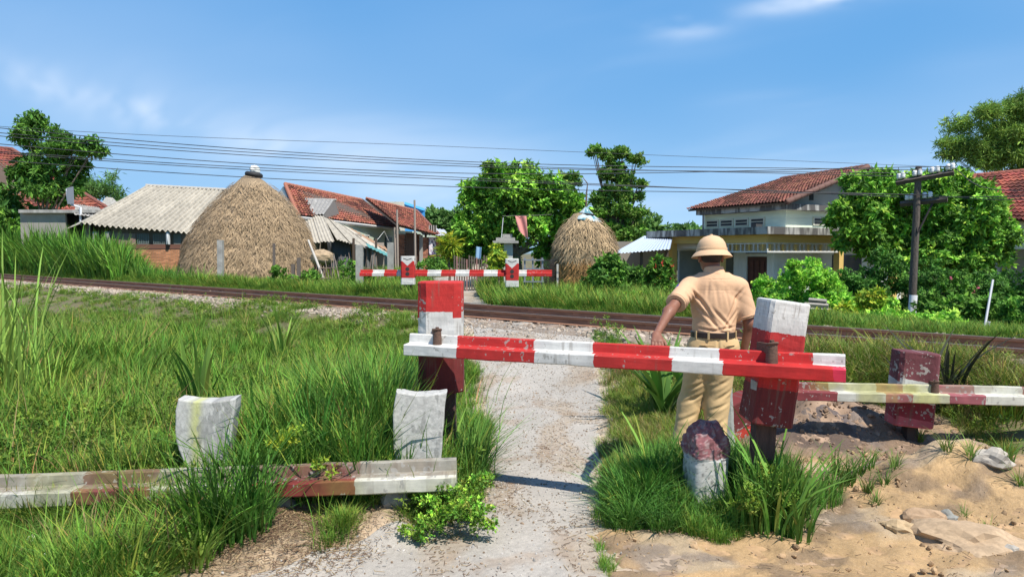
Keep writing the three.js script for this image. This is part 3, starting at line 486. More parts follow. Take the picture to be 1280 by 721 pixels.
{                                                                       // marker stone with rough dark red head
  const p = V((884 - 640) / F * 4.32, 0, -4.32); p.y = groundY(p.x, p.z) + 0.0;
  let g = new THREE.CylinderGeometry(0.5, 0.5, 1, 84, 90, false); const po = g.attributes.position, H = 0.53;
  const col = new Float32Array(po.count * 3);
  for (let i = 0; i < po.count; i++) {
    let x = po.getX(i), y = po.getY(i) + 0.5, z = po.getZ(i); const a = Math.atan2(z, x), rr = Math.hypot(x, z) * 2;
    const sq = 1 / Math.pow(Math.abs(Math.cos(a)) ** 5 + Math.abs(Math.sin(a)) ** 5, 0.2);          // squarish section
    let w = 0.115 * sq * rr, yy = y * H; const top = ss(0.62, 1.0, y);
    if (y > 0.60) { w *= Math.sqrt(Math.max(0, 1 - ((y - 0.60) / 0.42) ** 2.6)) * 1.02; }
    const n = ((fbm3(x * 7 + 3, y * 8, z * 7, 4) - 0.5) * 0.8 + (Math.abs(fbm3(x * 13, y * 14, z * 13, 3) - 0.5) - 0.12)) * (y > 0.58 ? 0.17 : 0.02);
    x = Math.cos(a) * w * (1 + n * 2.2) + 0.015 * y; z = Math.sin(a) * w * (1 + n * 2.2); po.setXYZ(i, x, yy + n * 0.30 * (y > 0.58 ? 1 : 0), z);
    const f = fbm3(x * 40, yy * 40, z * 40, 3), edge = yy + 0.03 * (fbm3(x * 14, 3, z * 14, 2) - 0.5) > 0.325, m = fbm3(x * 55 + 8, yy * 55, z * 55, 3);
    const c = edge ? (m > 0.56 ? [0.30, 0.20, 0.195] : [0.235, 0.095, 0.10]) : (m > 0.66 ? [0.22, 0.21, 0.20] : [0.47, 0.46, 0.43]); for (let q = 0; q < 3; q++) col[i * 3 + q] = c[q] * (0.65 + 0.7 * f);
  }
  g.setAttribute('color', new THREE.BufferAttribute(col, 3)); g.computeVertexNormals(); g.rotateY(0.15); g.translate(p.x, p.y, p.z);
  single('marker_stone', 'squat white marker stone with rough rounded dark red head in the grass', 'marker stone', g, M([1, 1, 1], 0.95, { vertexColors: true, bumpMap: coarseTex, bumpScale: 0.008 }));
}
// ---- the old barrier on the right
{
  const A = V(2.16, 0.485, -5.42), B = V(4.35, 0.475, -5.22), L = A.distanceTo(B);
  const tex = paintTex(2048, 128, [[0.155, DULLRED], [0.315, DULLWHITE], [0.405, [0.30, 0.10, 0.10]], [0.525, [0.50, 0.49, 0.32]], [0.642, [0.30, 0.09, 0.10]], [0.80, [0.58, 0.57, 0.48]], [0.92, DULLRED], [1.1, DULLWHITE]], { len: L, wid: 0.45, wob: 0.003, wear: 0.22, grime: 0.4, moss: 0.55, seed: 51, over: (c, q, v, f, m) => (v > 0.46 ? c.map((x, n) => lerp(x, [0.22, 0.19, 0.13][n], 0.6 * ss(0.4, 0.65, m))) : c), shift: (v) => (v > 0.42 ? 0.02 : 0) });
  const bm = thing('old_barrier_beam', 'faded mossy red and white beam on the old barrier beside the soil heap', 'barrier beam', A.clone().lerp(B, 0.5));
  part(bm, 'beam', placeBeam(beamGeo(L, 0.128, 0.115), A, B), Mtex(tex, 0.9, concBump));
  const b = onG(3.14, 5.5), g = thing('old_barrier_post', 'faded maroon and white concrete post of the old barrier on a dark leg', 'post', b);
  const t1 = paintTex(256, 512, [[0.115, [0.36, 0.08, 0.09]], [0.345, [0.19, 0.02, 0.03]], [0.62, [0.50, 0.50, 0.46]], [1.1, [0.16, 0.045, 0.052]]], { along: 'v', len: 0.3, wid: 0.6, wob: 0.008, wear: 0.34, grime: 0.6, seed: 55, shift: (u) => 0.05 * (u - 0.5) });
  const q = postGeo(0.275, 0.585, 0.20, 0.02, 1, 12); q.rotateY(-0.12); q.rotateZ(-0.075); q.translate(3.135, 0.265, -5.50); part(g, 'block', q, Mtex(t1, 0.92, concBump));
  part(g, 'leg', bar(V(3.14, b.y - 0.1, -5.5), V(3.15, 0.30, -5.5), 0.085, 0.085), darkIron);
  bracket(g, V(3.235, 0.545, -5.33), 0.9, 0.1);
}
// ---- the far barrier across the line
{
  const d = 17.6, A = at(450, 343, d + 0.15), B = at(690, 347.5, d - 0.1); A.y = B.y = (A.y + B.y) / 2; const L = A.distanceTo(B);
  const seq = [0.066, 0.128, 0.195, 0.232, 0.355, 0.427, 0.502, 0.573, 0.648, 0.72, 0.83, 0.87, 0.935], bands = seq.map((e, i) => [e, i % 2 ? WHITE : RED]); bands.push([1.1, RED]);
  const tex = paintTex(1024, 64, bands, { len: L, wid: 0.45, wob: 0.0012, wear: 0.1, seed: 61 });
  const bm = thing('far_barrier_beam', 'red and white barrier beam closing the path on the far side of the track', 'barrier beam', A.clone().lerp(B, 0.5));
  part(bm, 'beam', placeBeam(beamGeo(L, 0.16, 0.14), A, B), Mtex(tex, 0.85));
  const t1 = texFn(128, 256, (u, v, i, j) => {
    const k = 0.85 + 0.3 * fbm2(u * 20, v * 40, 3, 5), vee = v - 0.80 - 0.16 * (1 - Math.min(1, Math.abs(u - 0.5) * 2.6)) * -1; let c;
    const edge = 0.83 - 0.17 * Math.max(0, 1 - Math.abs(u - 0.5) * 2.4);
    c = v < 0.24 ? WHITE : v < edge ? RED : WHITE; const e2 = 0.915 - 0.05 * Math.max(0, 1 - Math.abs(u - 0.5) * 3.2); if (v > 0.7 && Math.abs(v - e2) < 0.014 && Math.abs(u - 0.5) < 0.34) c = [0.03, 0.03, 0.03];
    return lin(c.map((x) => x * k));
  });
  const lab = ['red and white post before the brick house, black vee on white cap', 'red and white post before the small shrine, black vee on white cap'];
  [[512, 320, 355], [640, 323, 358]].forEach(([px, y0, y1], i) => {
    const top = at(px, y0, d + 0.25), bot = at(px, y1, d + 0.25), h = top.y - bot.y, g = thing('far_barrier_post', lab[i], 'post', onG(top.x, d + 0.25), 'posts of the far barrier');
    const q = postGeo(0.31, h, 0.26, 0.02, 1, 20 + i); q.translate(top.x, bot.y, -d - 0.25 + 0.28); part(g, 'block', q, Mtex(t1, 0.85));
    for (const dx of [-0.07, 0.07]) part(g, 'leg', bar(V(top.x + dx, groundY(top.x, -d) - 0.1, -d + 0.03), V(top.x + dx, bot.y + 0.01, -d + 0.03), 0.06), darkIron);
    for (const k of [0.38, 0.55]) { const c = new THREE.CylinderGeometry(0.05, 0.05, 0.03, 12).toNonIndexed(); c.rotateX(Math.PI / 2); c.translate(top.x, bot.y + h * k, -d - 0.25 + 0.28 + 0.13); part(g, 'bolt_recess', c, darkIron); }
  });
}
// ---- stones and lumps on the sand
{
  const r = RNG(303), spots = [[1122, 664, 0.19, 0.06, 'pale yellow flat stone on the sand at the grass edge'], [1168, 655, 0.22, 0.07, 'tan wedge shaped stone beside the dark crack in the sand'], [1185, 652, 0.13, 0.06, 'small grey stone leaning on the tan stone'], [1215, 682, 0.46, 0.09, 'long cracked tan slab with pale crust in the sand'], [1158, 672, 0.09, 0.05, 'little cream stone below the tan wedge'], [1255, 690, 0.16, 0.05, 'light crusty stone near the long sand slab'], [1240, 578, 0.20, 0.08, 'whitish stone between sand heap and grass']];
  spots.forEach(([px, py, w, h, label], i) => { const p = hit(px, py), g = rockGeo(310 + i, 3, 0.9, 0.75); g.rotateY(r() * 6); g.scale(w * 1.15, h * 1.7, w * 0.7); g.rotateY(-0.3); g.translate(p.x, p.y + h * 0.25, p.z); single('stone', label, 'stone', metreUV(g, 3), Mtex(mottled([[0.46, 0.335, 0.19], [0.37, 0.25, 0.15], [0.27, 0.27, 0.24], [0.40, 0.285, 0.175], [0.42, 0.34, 0.24], [0.40, 0.36, 0.30], [0.40, 0.36, 0.30]][i], 0.45, 8, 320 + i), 0.95, { bumpMap: coarseTex, bumpScale: 0.006 }), 'stones on the sand'); });
}

// ---------------------------------------------------------------- grass and weeds
const GREEN = leafMat(0.38);
// tuft of narrow blades around the origin, one metre tall before scaling
function tuftGeo(seed, n, { spread = 0.12, lean = 0.5, width = 0.03, segs = 3, hmin = 0.5, dry = 0.08, droop = 0.5 } = {}) {
  const r = RNG(seed), pos = [], col = [], idx = [];
  for (let b = 0; b < n; b++) {
    const a = r() * 2 * Math.PI, q = Math.sqrt(r()) * spread, x0 = Math.cos(a) * q, z0 = Math.sin(a) * q, dir = a + (r() - 0.5) * 2.4, h = hmin + (1 - hmin) * r(), ln = lean * (0.25 + r()) * h, w = width * (0.7 + 0.6 * r()), side = dir + Math.PI / 2 + (r() - 0.5) * 1.2;
    const k = 0.75 + 0.5 * r(), c = r() < dry ? [1.7 * k, 1.05 * k, 1.2 * k] : [k * (0.85 + 0.3 * r()), k, k]; const i0 = pos.length / 3, dr = droop * r();
    for (let s = 0; s <= segs; s++) {
      const t = s / segs, o = ln * t * t, y = h * (t - dr * t * t * 0.45), ww = w * (s === segs ? 0 : (1 - t * t * 0.75)) / 2, cx = x0 + Math.cos(dir) * o, cz = z0 + Math.sin(dir) * o;
      if (s < segs) { pos.push(cx - Math.cos(side) * ww, y, cz - Math.sin(side) * ww, cx + Math.cos(side) * ww, y, cz + Math.sin(side) * ww); col.push(...c, ...c); }
      else { pos.push(cx, y, cz); col.push(...c); }
    }
    for (let s = 0; s < segs - 1; s++) { const i = i0 + s * 2; idx.push(i, i + 1, i + 2, i + 1, i + 3, i + 2); }
    const e = i0 + (segs - 1) * 2; idx.push(e, e + 1, e + 2);
  }
  const g = new THREE.BufferGeometry(); g.setAttribute('position', new THREE.Float32BufferAttribute(pos, 3)); g.setAttribute('color', new THREE.Float32BufferAttribute(col, 3)); g.setIndex(idx); g.computeVertexNormals(); return g;
}
// sprig of n folded leaves filling a ball of radius about one
function sprigGeo(seed, n, len = 0.8, wid = 0.36, { up = 0.25, jit = 0.35, fold = 0.22, droop = 0 } = {}) {
  const r = RNG(seed), pos = [], col = [];
  for (let k = 0; k < n; k++) {
    const a = r() * 2 * Math.PI, e = Math.asin(clamp(r() * 2 - 1 + up, -1, 1)) * 0.8, dir = V(Math.cos(a) * Math.cos(e), Math.sin(e) - droop, Math.sin(a) * Math.cos(e)).normalize();
    const p0 = V(r() - 0.5, r() - 0.5, r() - 0.5).multiplyScalar(0.9), L = len * (0.7 + 0.6 * r()), side = dir.clone().cross(V(r() - 0.5, 1.2, r() - 0.5)).normalize(), nn = side.clone().cross(dir), W = wid * (0.75 + 0.5 * r()) / 2;
    const tip = p0.clone().addScaledVector(dir, L).addScaledVector(nn, -0.12 * L), m = p0.clone().addScaledVector(dir, L * 0.45), l = m.clone().addScaledVector(side, W).addScaledVector(nn, fold * W), q = m.clone().addScaledVector(side, -W).addScaledVector(nn, fold * W);
    const c = 1 - jit / 2 + jit * r(), cc = [c * (0.9 + 0.25 * r()), c, c * (0.8 + 0.4 * r())];
    for (const t of [p0, l, tip, p0, tip, q]) { pos.push(t.x, t.y, t.z); col.push(...cc); }
  }
  const g = new THREE.BufferGeometry(); g.setAttribute('position', new THREE.Float32BufferAttribute(pos, 3)); g.setAttribute('color', new THREE.Float32BufferAttribute(col, 3)); g.computeVertexNormals(); return g;
}
const pick = (r, pal) => { const c = pal[Math.floor(r() * pal.length)], k = 0.62 + 0.72 * r(); return C(c[0] * k, c[1] * k, c[2] * k); };
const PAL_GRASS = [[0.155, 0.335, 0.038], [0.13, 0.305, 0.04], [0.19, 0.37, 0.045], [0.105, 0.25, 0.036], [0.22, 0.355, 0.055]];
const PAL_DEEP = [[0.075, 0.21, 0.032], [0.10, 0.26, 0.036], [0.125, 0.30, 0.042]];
const PAL_YELLOW = [[0.26, 0.345, 0.05], [0.215, 0.325, 0.045], [0.30, 0.355, 0.08], [0.16, 0.28, 0.04], [0.36, 0.30, 0.13]];
const PAL_WEED = [[0.145, 0.275, 0.034], [0.195, 0.325, 0.04], [0.11, 0.22, 0.032], [0.245, 0.35, 0.045], [0.30, 0.36, 0.07]];

const grassFree = (x, d) => {                                           // < 0 where no grass roots
  const p = pathIn(x, d), s = sOf(x, -d);
  let k = Math.min(-p - 0.03, 1);
  if (x > 0.3) k = Math.min(k, -sandIn(x, d) + 0.02);
  if (x > 1) k = Math.min(k, -soilIn(x, d));
  k = Math.min(k, -ballastIn(s) - 0.05 + (s < 0.5 && x < -1.2 && d < 17 ? 1.05 : s < 0.5 && (x < -1.2 || x > 1.1) ? 0.75 : 0.15) * ss(0.22, 0.52, fbm2(x * 0.8, d * 0.8, 3, 161)) + 0.5 * (fbm2(x * 3, d * 3, 3, 162) - 0.5));
  if (x > -1.75 && x < -0.5 && d < 4.1) k = Math.min(k, -0.1 + 0.6 * (fbm2(x * 5, d * 5, 2, 163) - 0.55));
  return k;
};
{
  const tufts = [tuftGeo(1, 22, { width: 0.022, spread: 0.20 }), tuftGeo(2, 20, { lean: 0.7, width: 0.026, spread: 0.22, dry: 0.14 }), tuftGeo(3, 18, { lean: 0.35, width: 0.020, spread: 0.16, hmin: 0.65 }), tuftGeo(4, 40, { lean: 0.9, width: 0.03, spread: 0.45, segs: 2, hmin: 0.35, droop: 0.8 })];
  const L = [[], [], [], []], K = [[], [], [], []], r = RNG(404);
  const put = (k, x, d, h, c, w = 1) => { L[k].push([V(x, groundY(x, -d) - 0.01, -d), V(h * w, h, h * w), E((r() - 0.5) * 0.25, r() * 6.28, (r() - 0.5) * 0.25)]); K[k].push(c); };
  // near side of the line
  for (let i = 0; i < 120000; i++) {
    const d = 2.9 + 24 * Math.pow(r(), 1.5), half = d * 0.78 + 1.1, x = (r() * 2 - 1) * half, s = sOf(x, -d); if (s > 0.2) continue;
    const gf = grassFree(x, d); if (gf < 0) continue;
    if (d > 7 && r() < ss(7, 18, d) * 0.35) continue;
    const left = x < 0, m = fbm2(x * 0.55 + 3, d * 0.55, 3, 171), patch = fbm2(x * 1.7, d * 1.7, 3, 173);
    if (left) {
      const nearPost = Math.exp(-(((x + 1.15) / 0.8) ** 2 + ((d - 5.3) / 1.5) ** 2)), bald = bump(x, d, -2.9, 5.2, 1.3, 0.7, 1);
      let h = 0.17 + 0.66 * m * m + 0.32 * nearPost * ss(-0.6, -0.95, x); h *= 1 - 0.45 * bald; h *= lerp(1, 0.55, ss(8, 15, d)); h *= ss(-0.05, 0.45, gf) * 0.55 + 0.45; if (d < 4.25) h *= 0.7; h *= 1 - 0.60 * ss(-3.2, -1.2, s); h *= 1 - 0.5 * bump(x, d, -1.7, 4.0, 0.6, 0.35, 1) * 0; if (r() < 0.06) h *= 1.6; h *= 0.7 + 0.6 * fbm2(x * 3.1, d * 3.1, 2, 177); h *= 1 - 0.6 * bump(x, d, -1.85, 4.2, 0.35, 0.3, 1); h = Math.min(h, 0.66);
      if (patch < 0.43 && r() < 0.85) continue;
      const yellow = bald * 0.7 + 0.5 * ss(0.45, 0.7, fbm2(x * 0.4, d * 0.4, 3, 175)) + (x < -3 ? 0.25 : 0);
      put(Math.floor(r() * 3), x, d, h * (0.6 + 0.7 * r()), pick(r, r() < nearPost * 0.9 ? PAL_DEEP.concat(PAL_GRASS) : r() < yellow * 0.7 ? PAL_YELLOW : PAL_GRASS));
      if (r() < 0.5) put(3, x, d, 0.10 + 0.12 * m, pick(r, PAL_WEED), 1.2);
    } else {
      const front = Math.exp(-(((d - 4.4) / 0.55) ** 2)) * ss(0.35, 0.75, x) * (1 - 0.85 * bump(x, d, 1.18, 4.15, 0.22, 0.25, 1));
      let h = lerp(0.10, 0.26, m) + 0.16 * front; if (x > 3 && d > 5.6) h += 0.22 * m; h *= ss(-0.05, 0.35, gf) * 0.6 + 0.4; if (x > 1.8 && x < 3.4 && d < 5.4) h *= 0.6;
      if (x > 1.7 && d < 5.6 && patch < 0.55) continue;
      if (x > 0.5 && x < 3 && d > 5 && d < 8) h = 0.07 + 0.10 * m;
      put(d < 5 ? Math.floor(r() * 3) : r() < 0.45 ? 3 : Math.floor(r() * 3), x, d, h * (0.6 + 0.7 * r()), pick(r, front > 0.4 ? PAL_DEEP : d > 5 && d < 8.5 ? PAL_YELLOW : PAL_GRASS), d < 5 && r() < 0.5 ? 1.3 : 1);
    }
  }
  // far side of the line
  for (let i = 0; i < 52000; i++) {
    const t = -50 + r() * 66, s = 2.15 + 9 * Math.pow(r(), 1.9), p = onTrack(s, t), d = -p.z, x = p.x; if (d < 6 || Math.abs(x) > d * 0.8 + 1) continue;
    if (pathIn(x, d) > -0.05) continue;
    const m = fbm2(x * 0.4, d * 0.4, 3, 181), h = (lerp(0.30, 0.56, m) * ss(2.0, 2.7, s) + 0.06) * lerp(1, 0.6, ss(3, 6, x)); put(Math.floor(r() * 3), x, d, h * (0.7 + 0.6 * r()), pick(r, r() < 0.3 ? PAL_WEED : PAL_GRASS), 1.25);
  }
  L.forEach((l, k) => stuff('grass', ['green meadow grass around the posts and along the railway line', 'leaning meadow grass mixed with dry blades', 'upright thin meadow grass', 'low creeping grass mat between the taller blades'][k], 'grass', tufts[k], GREEN, l, K[k]));
  // broad-leaved weeds between the grass
  const wl = [[], []], wc = [[], []], wg = [sprigGeo(21, 12, 0.7, 0.34, { up: 0.5 }), sprigGeo(22, 9, 0.85, 0.22, { up: 0.7 })];
  for (let i = 0; i < 62000; i++) {
    const d = 3.1 + 15 * Math.pow(r(), 1.2), x = (r() * 2 - 1) * (d * 0.76 + 0.5), s = sOf(x, -d); if (s > -0.2) continue; const gf = grassFree(x, d); if (gf < -0.02) continue;
    const m = fbm2(x * 0.8 + 20, d * 0.8, 3, 191), shrubL = bump(x, d, -0.42, 4.05, 0.30, 0.22, 1), weedy = (x < -1.6 ? ss(0.42, 0.62, m) : 0.25 * ss(0.5, 0.7, m)) + shrubL + (x > 0.6 && d > 9 ? 0.7 * ss(0.4, 0.6, m) : 0); if (r() > weedy) continue;
    const k = r() < 0.5 ? 0 : 1, z = 0.026 + 0.042 * r(); wl[k].push([V(x, groundY(x, -d) + z * 0.5 + r() * (0.22 * ss(0.4, 0.65, m)) , -d), V(z, z, z), E((r() - 0.5) * 0.8, r() * 6.28, (r() - 0.5) * 0.8)]); wc[k].push(pick(r, PAL_WEED));
  }
  wl.forEach((l, k) => stuff('weeds', ['broad leaved weeds scattered through the meadow grass', 'narrow leaved weeds scattered through the meadow grass'][k], 'weeds', wg[k], GREEN, l, wc[k]));
  // thin flowering and dry stalks that stand above the grass
  const st = tuftGeo(9, 7, { spread: 0.35, lean: 0.45, width: 0.010, segs: 4, hmin: 0.4, dry: 0.12, droop: 0.3 }), sl = [], sk = [];
  for (let i = 0; i < 2200; i++) {
    const d = 3.3 + 15 * Math.pow(r(), 1.3), x = (r() * 2 - 1) * (d * 0.76 + 0.5), s = sOf(x, -d); if (s > -1.2 || grassFree(x, d) < 0.05) continue; if (x > 0 && r() < 0.75) continue; if (fbm2(x * 1.1 + 31, d * 1.1, 3, 197) < 0.44) continue;
    const h = (0.34 + 0.42 * r()) * (x > 0 ? 0.6 : 1) * (d < 4.3 ? 0.7 : 1); sl.push([V(x, groundY(x, -d) - 0.01, -d), V(h, h, h), E((r() - 0.5) * 0.3, r() * 6.28, (r() - 0.5) * 0.3)]); sk.push(r() < 0.08 ? C(0.36, 0.28, 0.12) : pick(r, PAL_GRASS));
  }
  stuff('grass_stalks', 'thin yellow green stalks standing above the meadow grass', 'grass', st, GREEN, sl, sk);
  // dead stems and straw litter on the path, the bank and the field
  const straw = [], sc = [], sg = new THREE.BoxGeometry(0.0022, 0.0018, 1);
  for (let i = 0; i < 13000; i++) {
    const onPath = r() < 0.42; let x, d;
    if (onPath) { d = 3.2 + 7 * r() ** 1.4; const [a, b] = pathAt(d); x = lerp(a, b, Math.pow(r(), r() < 0.7 ? 1.8 : 0.7)); if (fbm2(x * 2.6, d * 1.3, 3, 201) < 0.53) continue; }
    else if (r() < 0.62) { x = -1.25 + (r() + r() - 1) * 0.62; d = 3.78 + (r() + r() - 1) * 0.42; }
    else { d = 3.3 + 6 * r(); x = (r() * 2 - 1) * d * 0.72; if (pathIn(x, d) > 0) continue; }
    const l = 0.015 + 0.075 * r() * r() * r(), k = 0.6 + 0.6 * r(); straw.push([V(x, groundY(x, -d) + 0.010 + 0.02 * r() * (onPath ? 0.2 : 1), -d), V(0.7 + 0.6 * r(), 1, l), E((r() - 0.5) * (onPath ? 0.06 : 0.7), r() * 6.28, 0)]); sc.push(r() < 0.65 ? C(0.20 * k, 0.12 * k, 0.068 * k) : C(0.40 * k, 0.29 * k, 0.155 * k));
  }
  stuff('straw_litter', 'dry straw and stems strewn over the path and bank', 'straw', sg, M([1, 1, 1], 0.95), straw, sc);
}
// single plants that stand out
function clump(name, label, x, d, geo, h, w, pal, seed, group, y = null) {
  const r = RNG(seed), p = onG(x, d, -0.02); if (y !== null) p.y = y;
  const o = new THREE.Mesh(geo, GREEN.clone()); const c = pick(r, pal); o.material.color.copy(c); shade(o);
  o.name = numbered(name); o.position.copy(p); o.scale.set(w, h, w); o.rotation.y = r() * 6.28; o.userData = { label, category: 'grass clump' }; if (group) o.userData.group = group; scene.add(o); return o;
}
{
  const broad = (s, n, o = {}) => tuftGeo(s, n, { spread: 0.10, lean: 0.55, width: 0.045, segs: 6, hmin: 0.45, dry: 0.05, droop: 0.6, ...o });
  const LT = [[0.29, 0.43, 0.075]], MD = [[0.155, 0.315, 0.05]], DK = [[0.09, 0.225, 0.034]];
  clump('reed_clump', 'tall broad leaved reed clump standing in front of the track ballast', -2.75, 6.1, broad(31, 18, { width: 0.05, lean: 0.35 }), 1.05, 0.85, MD, 1);
  clump('reed_clump', 'light green reeds leaning beside the ballast patch', -3.35, 10.2, broad(32, 16, { lean: 0.6, width: 0.04 }), 1.1, 1.0, LT, 2);
  clump('reed_clump', 'single thin reed clump left of the pale ballast patch', -6.2, 9.8, broad(33, 18, { lean: 0.6, width: 0.04 }), 1.25, 1.1, LT, 3);
  for (const [x, d, h, k] of [[-4.85, 6.6, 2.0, 4], [-5.25, 7.1, 2.25, 5], [-4.45, 6.1, 1.5, 6], [-5.75, 7.9, 2.3, 7], [-4.9, 6.2, 1.8, 8], [-4.35, 6.5, 1.3, 9], [-4.7, 5.7, 1.2, 10]]) clump('tall_reed_clump', 'very tall pale green reeds at the field edge left of the track', x, d, broad(40 + k, 26, { width: 0.013, lean: 0.45, spread: 0.22, hmin: 0.3 }), h, h * 0.8, LT, k, 'tall pale reeds at the left field edge');
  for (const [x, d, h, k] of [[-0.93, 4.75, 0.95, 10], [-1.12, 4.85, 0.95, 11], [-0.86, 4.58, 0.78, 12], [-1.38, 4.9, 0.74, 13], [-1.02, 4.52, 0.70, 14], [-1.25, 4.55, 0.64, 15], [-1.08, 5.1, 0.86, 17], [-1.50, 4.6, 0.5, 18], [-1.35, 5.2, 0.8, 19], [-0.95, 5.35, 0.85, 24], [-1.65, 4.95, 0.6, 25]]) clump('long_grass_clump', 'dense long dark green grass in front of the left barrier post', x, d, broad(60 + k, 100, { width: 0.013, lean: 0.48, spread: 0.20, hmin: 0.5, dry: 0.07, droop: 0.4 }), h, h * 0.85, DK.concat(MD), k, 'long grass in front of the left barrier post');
  for (const [x, d, h, k] of [[-0.28, 4.95, 0.55, 20], [-0.30, 5.3, 0.55, 21], [-0.33, 5.7, 0.5, 22], [-0.26, 4.7, 0.42, 23]]) clump('path_grass_clump', 'bushy fine grass between left barrier post and path', x, d, broad(80 + k, 110, { width: 0.016, lean: 0.95, spread: 0.2, segs: 5 }), h, h, DK.concat(MD), k, 'fine grass between post and path');
  for (const [x, d, h, k] of [[-1.55, 3.74, 0.52, 60], [-1.68, 3.72, 0.55, 61], [-1.42, 3.74, 0.48, 62], [-1.60, 4.1, 0.6, 63], [-1.62, 3.55, 0.42, 64], [-1.85, 3.6, 0.4, 65], [-2.1, 3.65, 0.36, 66], [-1.75, 3.5, 0.4, 67], [-1.48, 4.15, 0.6, 68], [-1.95, 3.45, 0.34, 69], [-1.50, 3.80, 0.66, 70], [-1.62, 3.80, 0.70, 71], [-1.73, 3.78, 0.62, 72], [-1.40, 3.80, 0.50, 73]]) clump('bank_grass_clump', 'long green grass growing over the fallen beam', x, d, broad(160 + k, k > 69 ? 80 : 60, { width: k > 69 ? 0.017 : 0.024, lean: k > 69 ? 0.5 : 0.85, spread: 0.2 }), h, h, MD.concat(PAL_GRASS), k, 'long grass over the fallen beam');
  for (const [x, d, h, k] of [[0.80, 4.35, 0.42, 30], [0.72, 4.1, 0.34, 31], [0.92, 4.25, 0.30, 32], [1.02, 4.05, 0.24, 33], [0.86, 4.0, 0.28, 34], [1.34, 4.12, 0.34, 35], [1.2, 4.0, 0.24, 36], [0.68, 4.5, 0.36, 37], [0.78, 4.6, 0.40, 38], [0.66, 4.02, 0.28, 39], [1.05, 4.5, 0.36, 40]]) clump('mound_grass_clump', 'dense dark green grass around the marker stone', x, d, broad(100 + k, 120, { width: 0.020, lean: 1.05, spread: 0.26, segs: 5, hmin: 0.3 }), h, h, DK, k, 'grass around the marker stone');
  for (const [x, d, h, k] of [[0.92, 4.55, 0.72, 45], [1.50, 3.92, 0.80, 46], [1.58, 3.95, 0.6, 146], [1.40, 3.98, 0.6, 150], [1.50, 4.02, 0.66, 151], [1.56, 4.05, 0.6, 152], [1.46, 4.06, 0.62, 153], [1.36, 4.05, 0.5, 154], [1.63, 4.1, 0.55, 155], [1.45, 4.02, 0.55, 147], [1.62, 4.08, 0.6, 148], [1.66, 3.98, 0.62, 47], [1.35, 4.0, 0.55, 48], [1.75, 4.15, 0.6, 49], [1.6, 3.85, 0.5, 50], [2.12, 4.5, 0.36, 51], [2.25, 4.6, 0.34, 52], [1.95, 4.3, 0.4, 53], [2.45, 4.75, 0.3, 54]]) clump('blade_clump', 'coarse broad bladed green grass at the foot of the leaning post', x, d, broad(120 + k, k > 149 ? 30 : 18, { width: k > 149 ? 0.024 : 0.033, lean: k > 149 ? 0.4 : 0.7, spread: 0.14 }), h, h * 0.9, MD, k, 'coarse grass at the leaning post');
  for (const [x, d, h, k] of [[3.62, 6.0, 0.85, 55], [3.78, 6.05, 0.75, 56], [3.5, 6.1, 0.6, 57]]) clump('dark_blade_clump', 'stiff purplish dark blades standing behind the old barrier', x, d, broad(140 + k, 14, { width: 0.05, lean: 0.8, spread: 0.12, dry: 0 }), h, h, [[0.045, 0.05, 0.03]], k, 'dark blades behind the old barrier');
  clump('spear_leaf_plant', 'spiky plant with long arching sword leaves beside the arm of the man', 1.42, 6.6, broad(150, 26, { width: 0.075, lean: 0.95, spread: 0.06, hmin: 0.6, dry: 0 }), 0.95, 1.0, MD, 60).userData.category = 'plant';
  clump('spear_leaf_plant', 'smaller spiky sword leaf plant behind the elbow of the man', 1.75, 6.9, broad(151, 20, { width: 0.07, lean: 0.8, spread: 0.06, hmin: 0.6, dry: 0 }), 0.8, 0.8, MD, 61).userData.category = 'plant';
  // two ferns and two white flowers in the corner
  const fern = (seed) => { const r = RNG(seed), pos = [], col = []; for (let f = 0; f < 4; f++) { const a = r() * 6.28, le = 0.7 + 0.3 * r(); for (let i = 1; i < 13; i++) { const t = i / 13, x = Math.cos(a) * t * le * 0.45, z = Math.sin(a) * t * le * 0.45, y = le * (t - 0.35 * t * t), w = 0.20 * Math.sin(Math.PI * Math.min(1, t * 0.9 + 0.12)) ; for (const s of [-1, 1]) { const dx = -Math.sin(a) * s * w + Math.cos(a) * 0.05, dz = Math.cos(a) * s * w + Math.sin(a) * 0.05, k = 0.8 + 0.4 * r(); pos.push(x, y, z, x + dx * 0.5 + Math.cos(a) * 0.022, y + 0.02, z + dz * 0.5 + Math.sin(a) * 0.022, x + dx, y - 0.02, z + dz, x, y, z, x + dx, y - 0.02, z + dz, x + dx * 0.5 - Math.cos(a) * 0.022, y + 0.0, z + dz * 0.5 - Math.sin(a) * 0.022); for (let q = 0; q < 6; q++) col.push(k, k, k); } } } const g = new THREE.BufferGeometry(); g.setAttribute('position', new THREE.Float32BufferAttribute(pos, 3)); g.setAttribute('color', new THREE.Float32BufferAttribute(col, 3)); g.computeVertexNormals(); return g; };
  [[62, 655, 0.30, 1], [105, 650, 0.26, 2], [30, 680, 0.28, 3]].forEach(([px, py, h, k], i) => { const p = hit(px, py + 30), o = clump('fern', ['bright fern under the fallen beam beside white flowers', 'feathery fern frond close to the tall grass', 'small fern below the white flowers'][i], p.x, -p.z, fern(200 + k), h, h, [[0.17, 0.32, 0.05]], k, 'ferns below the fallen beam'); o.userData.category = 'fern'; });
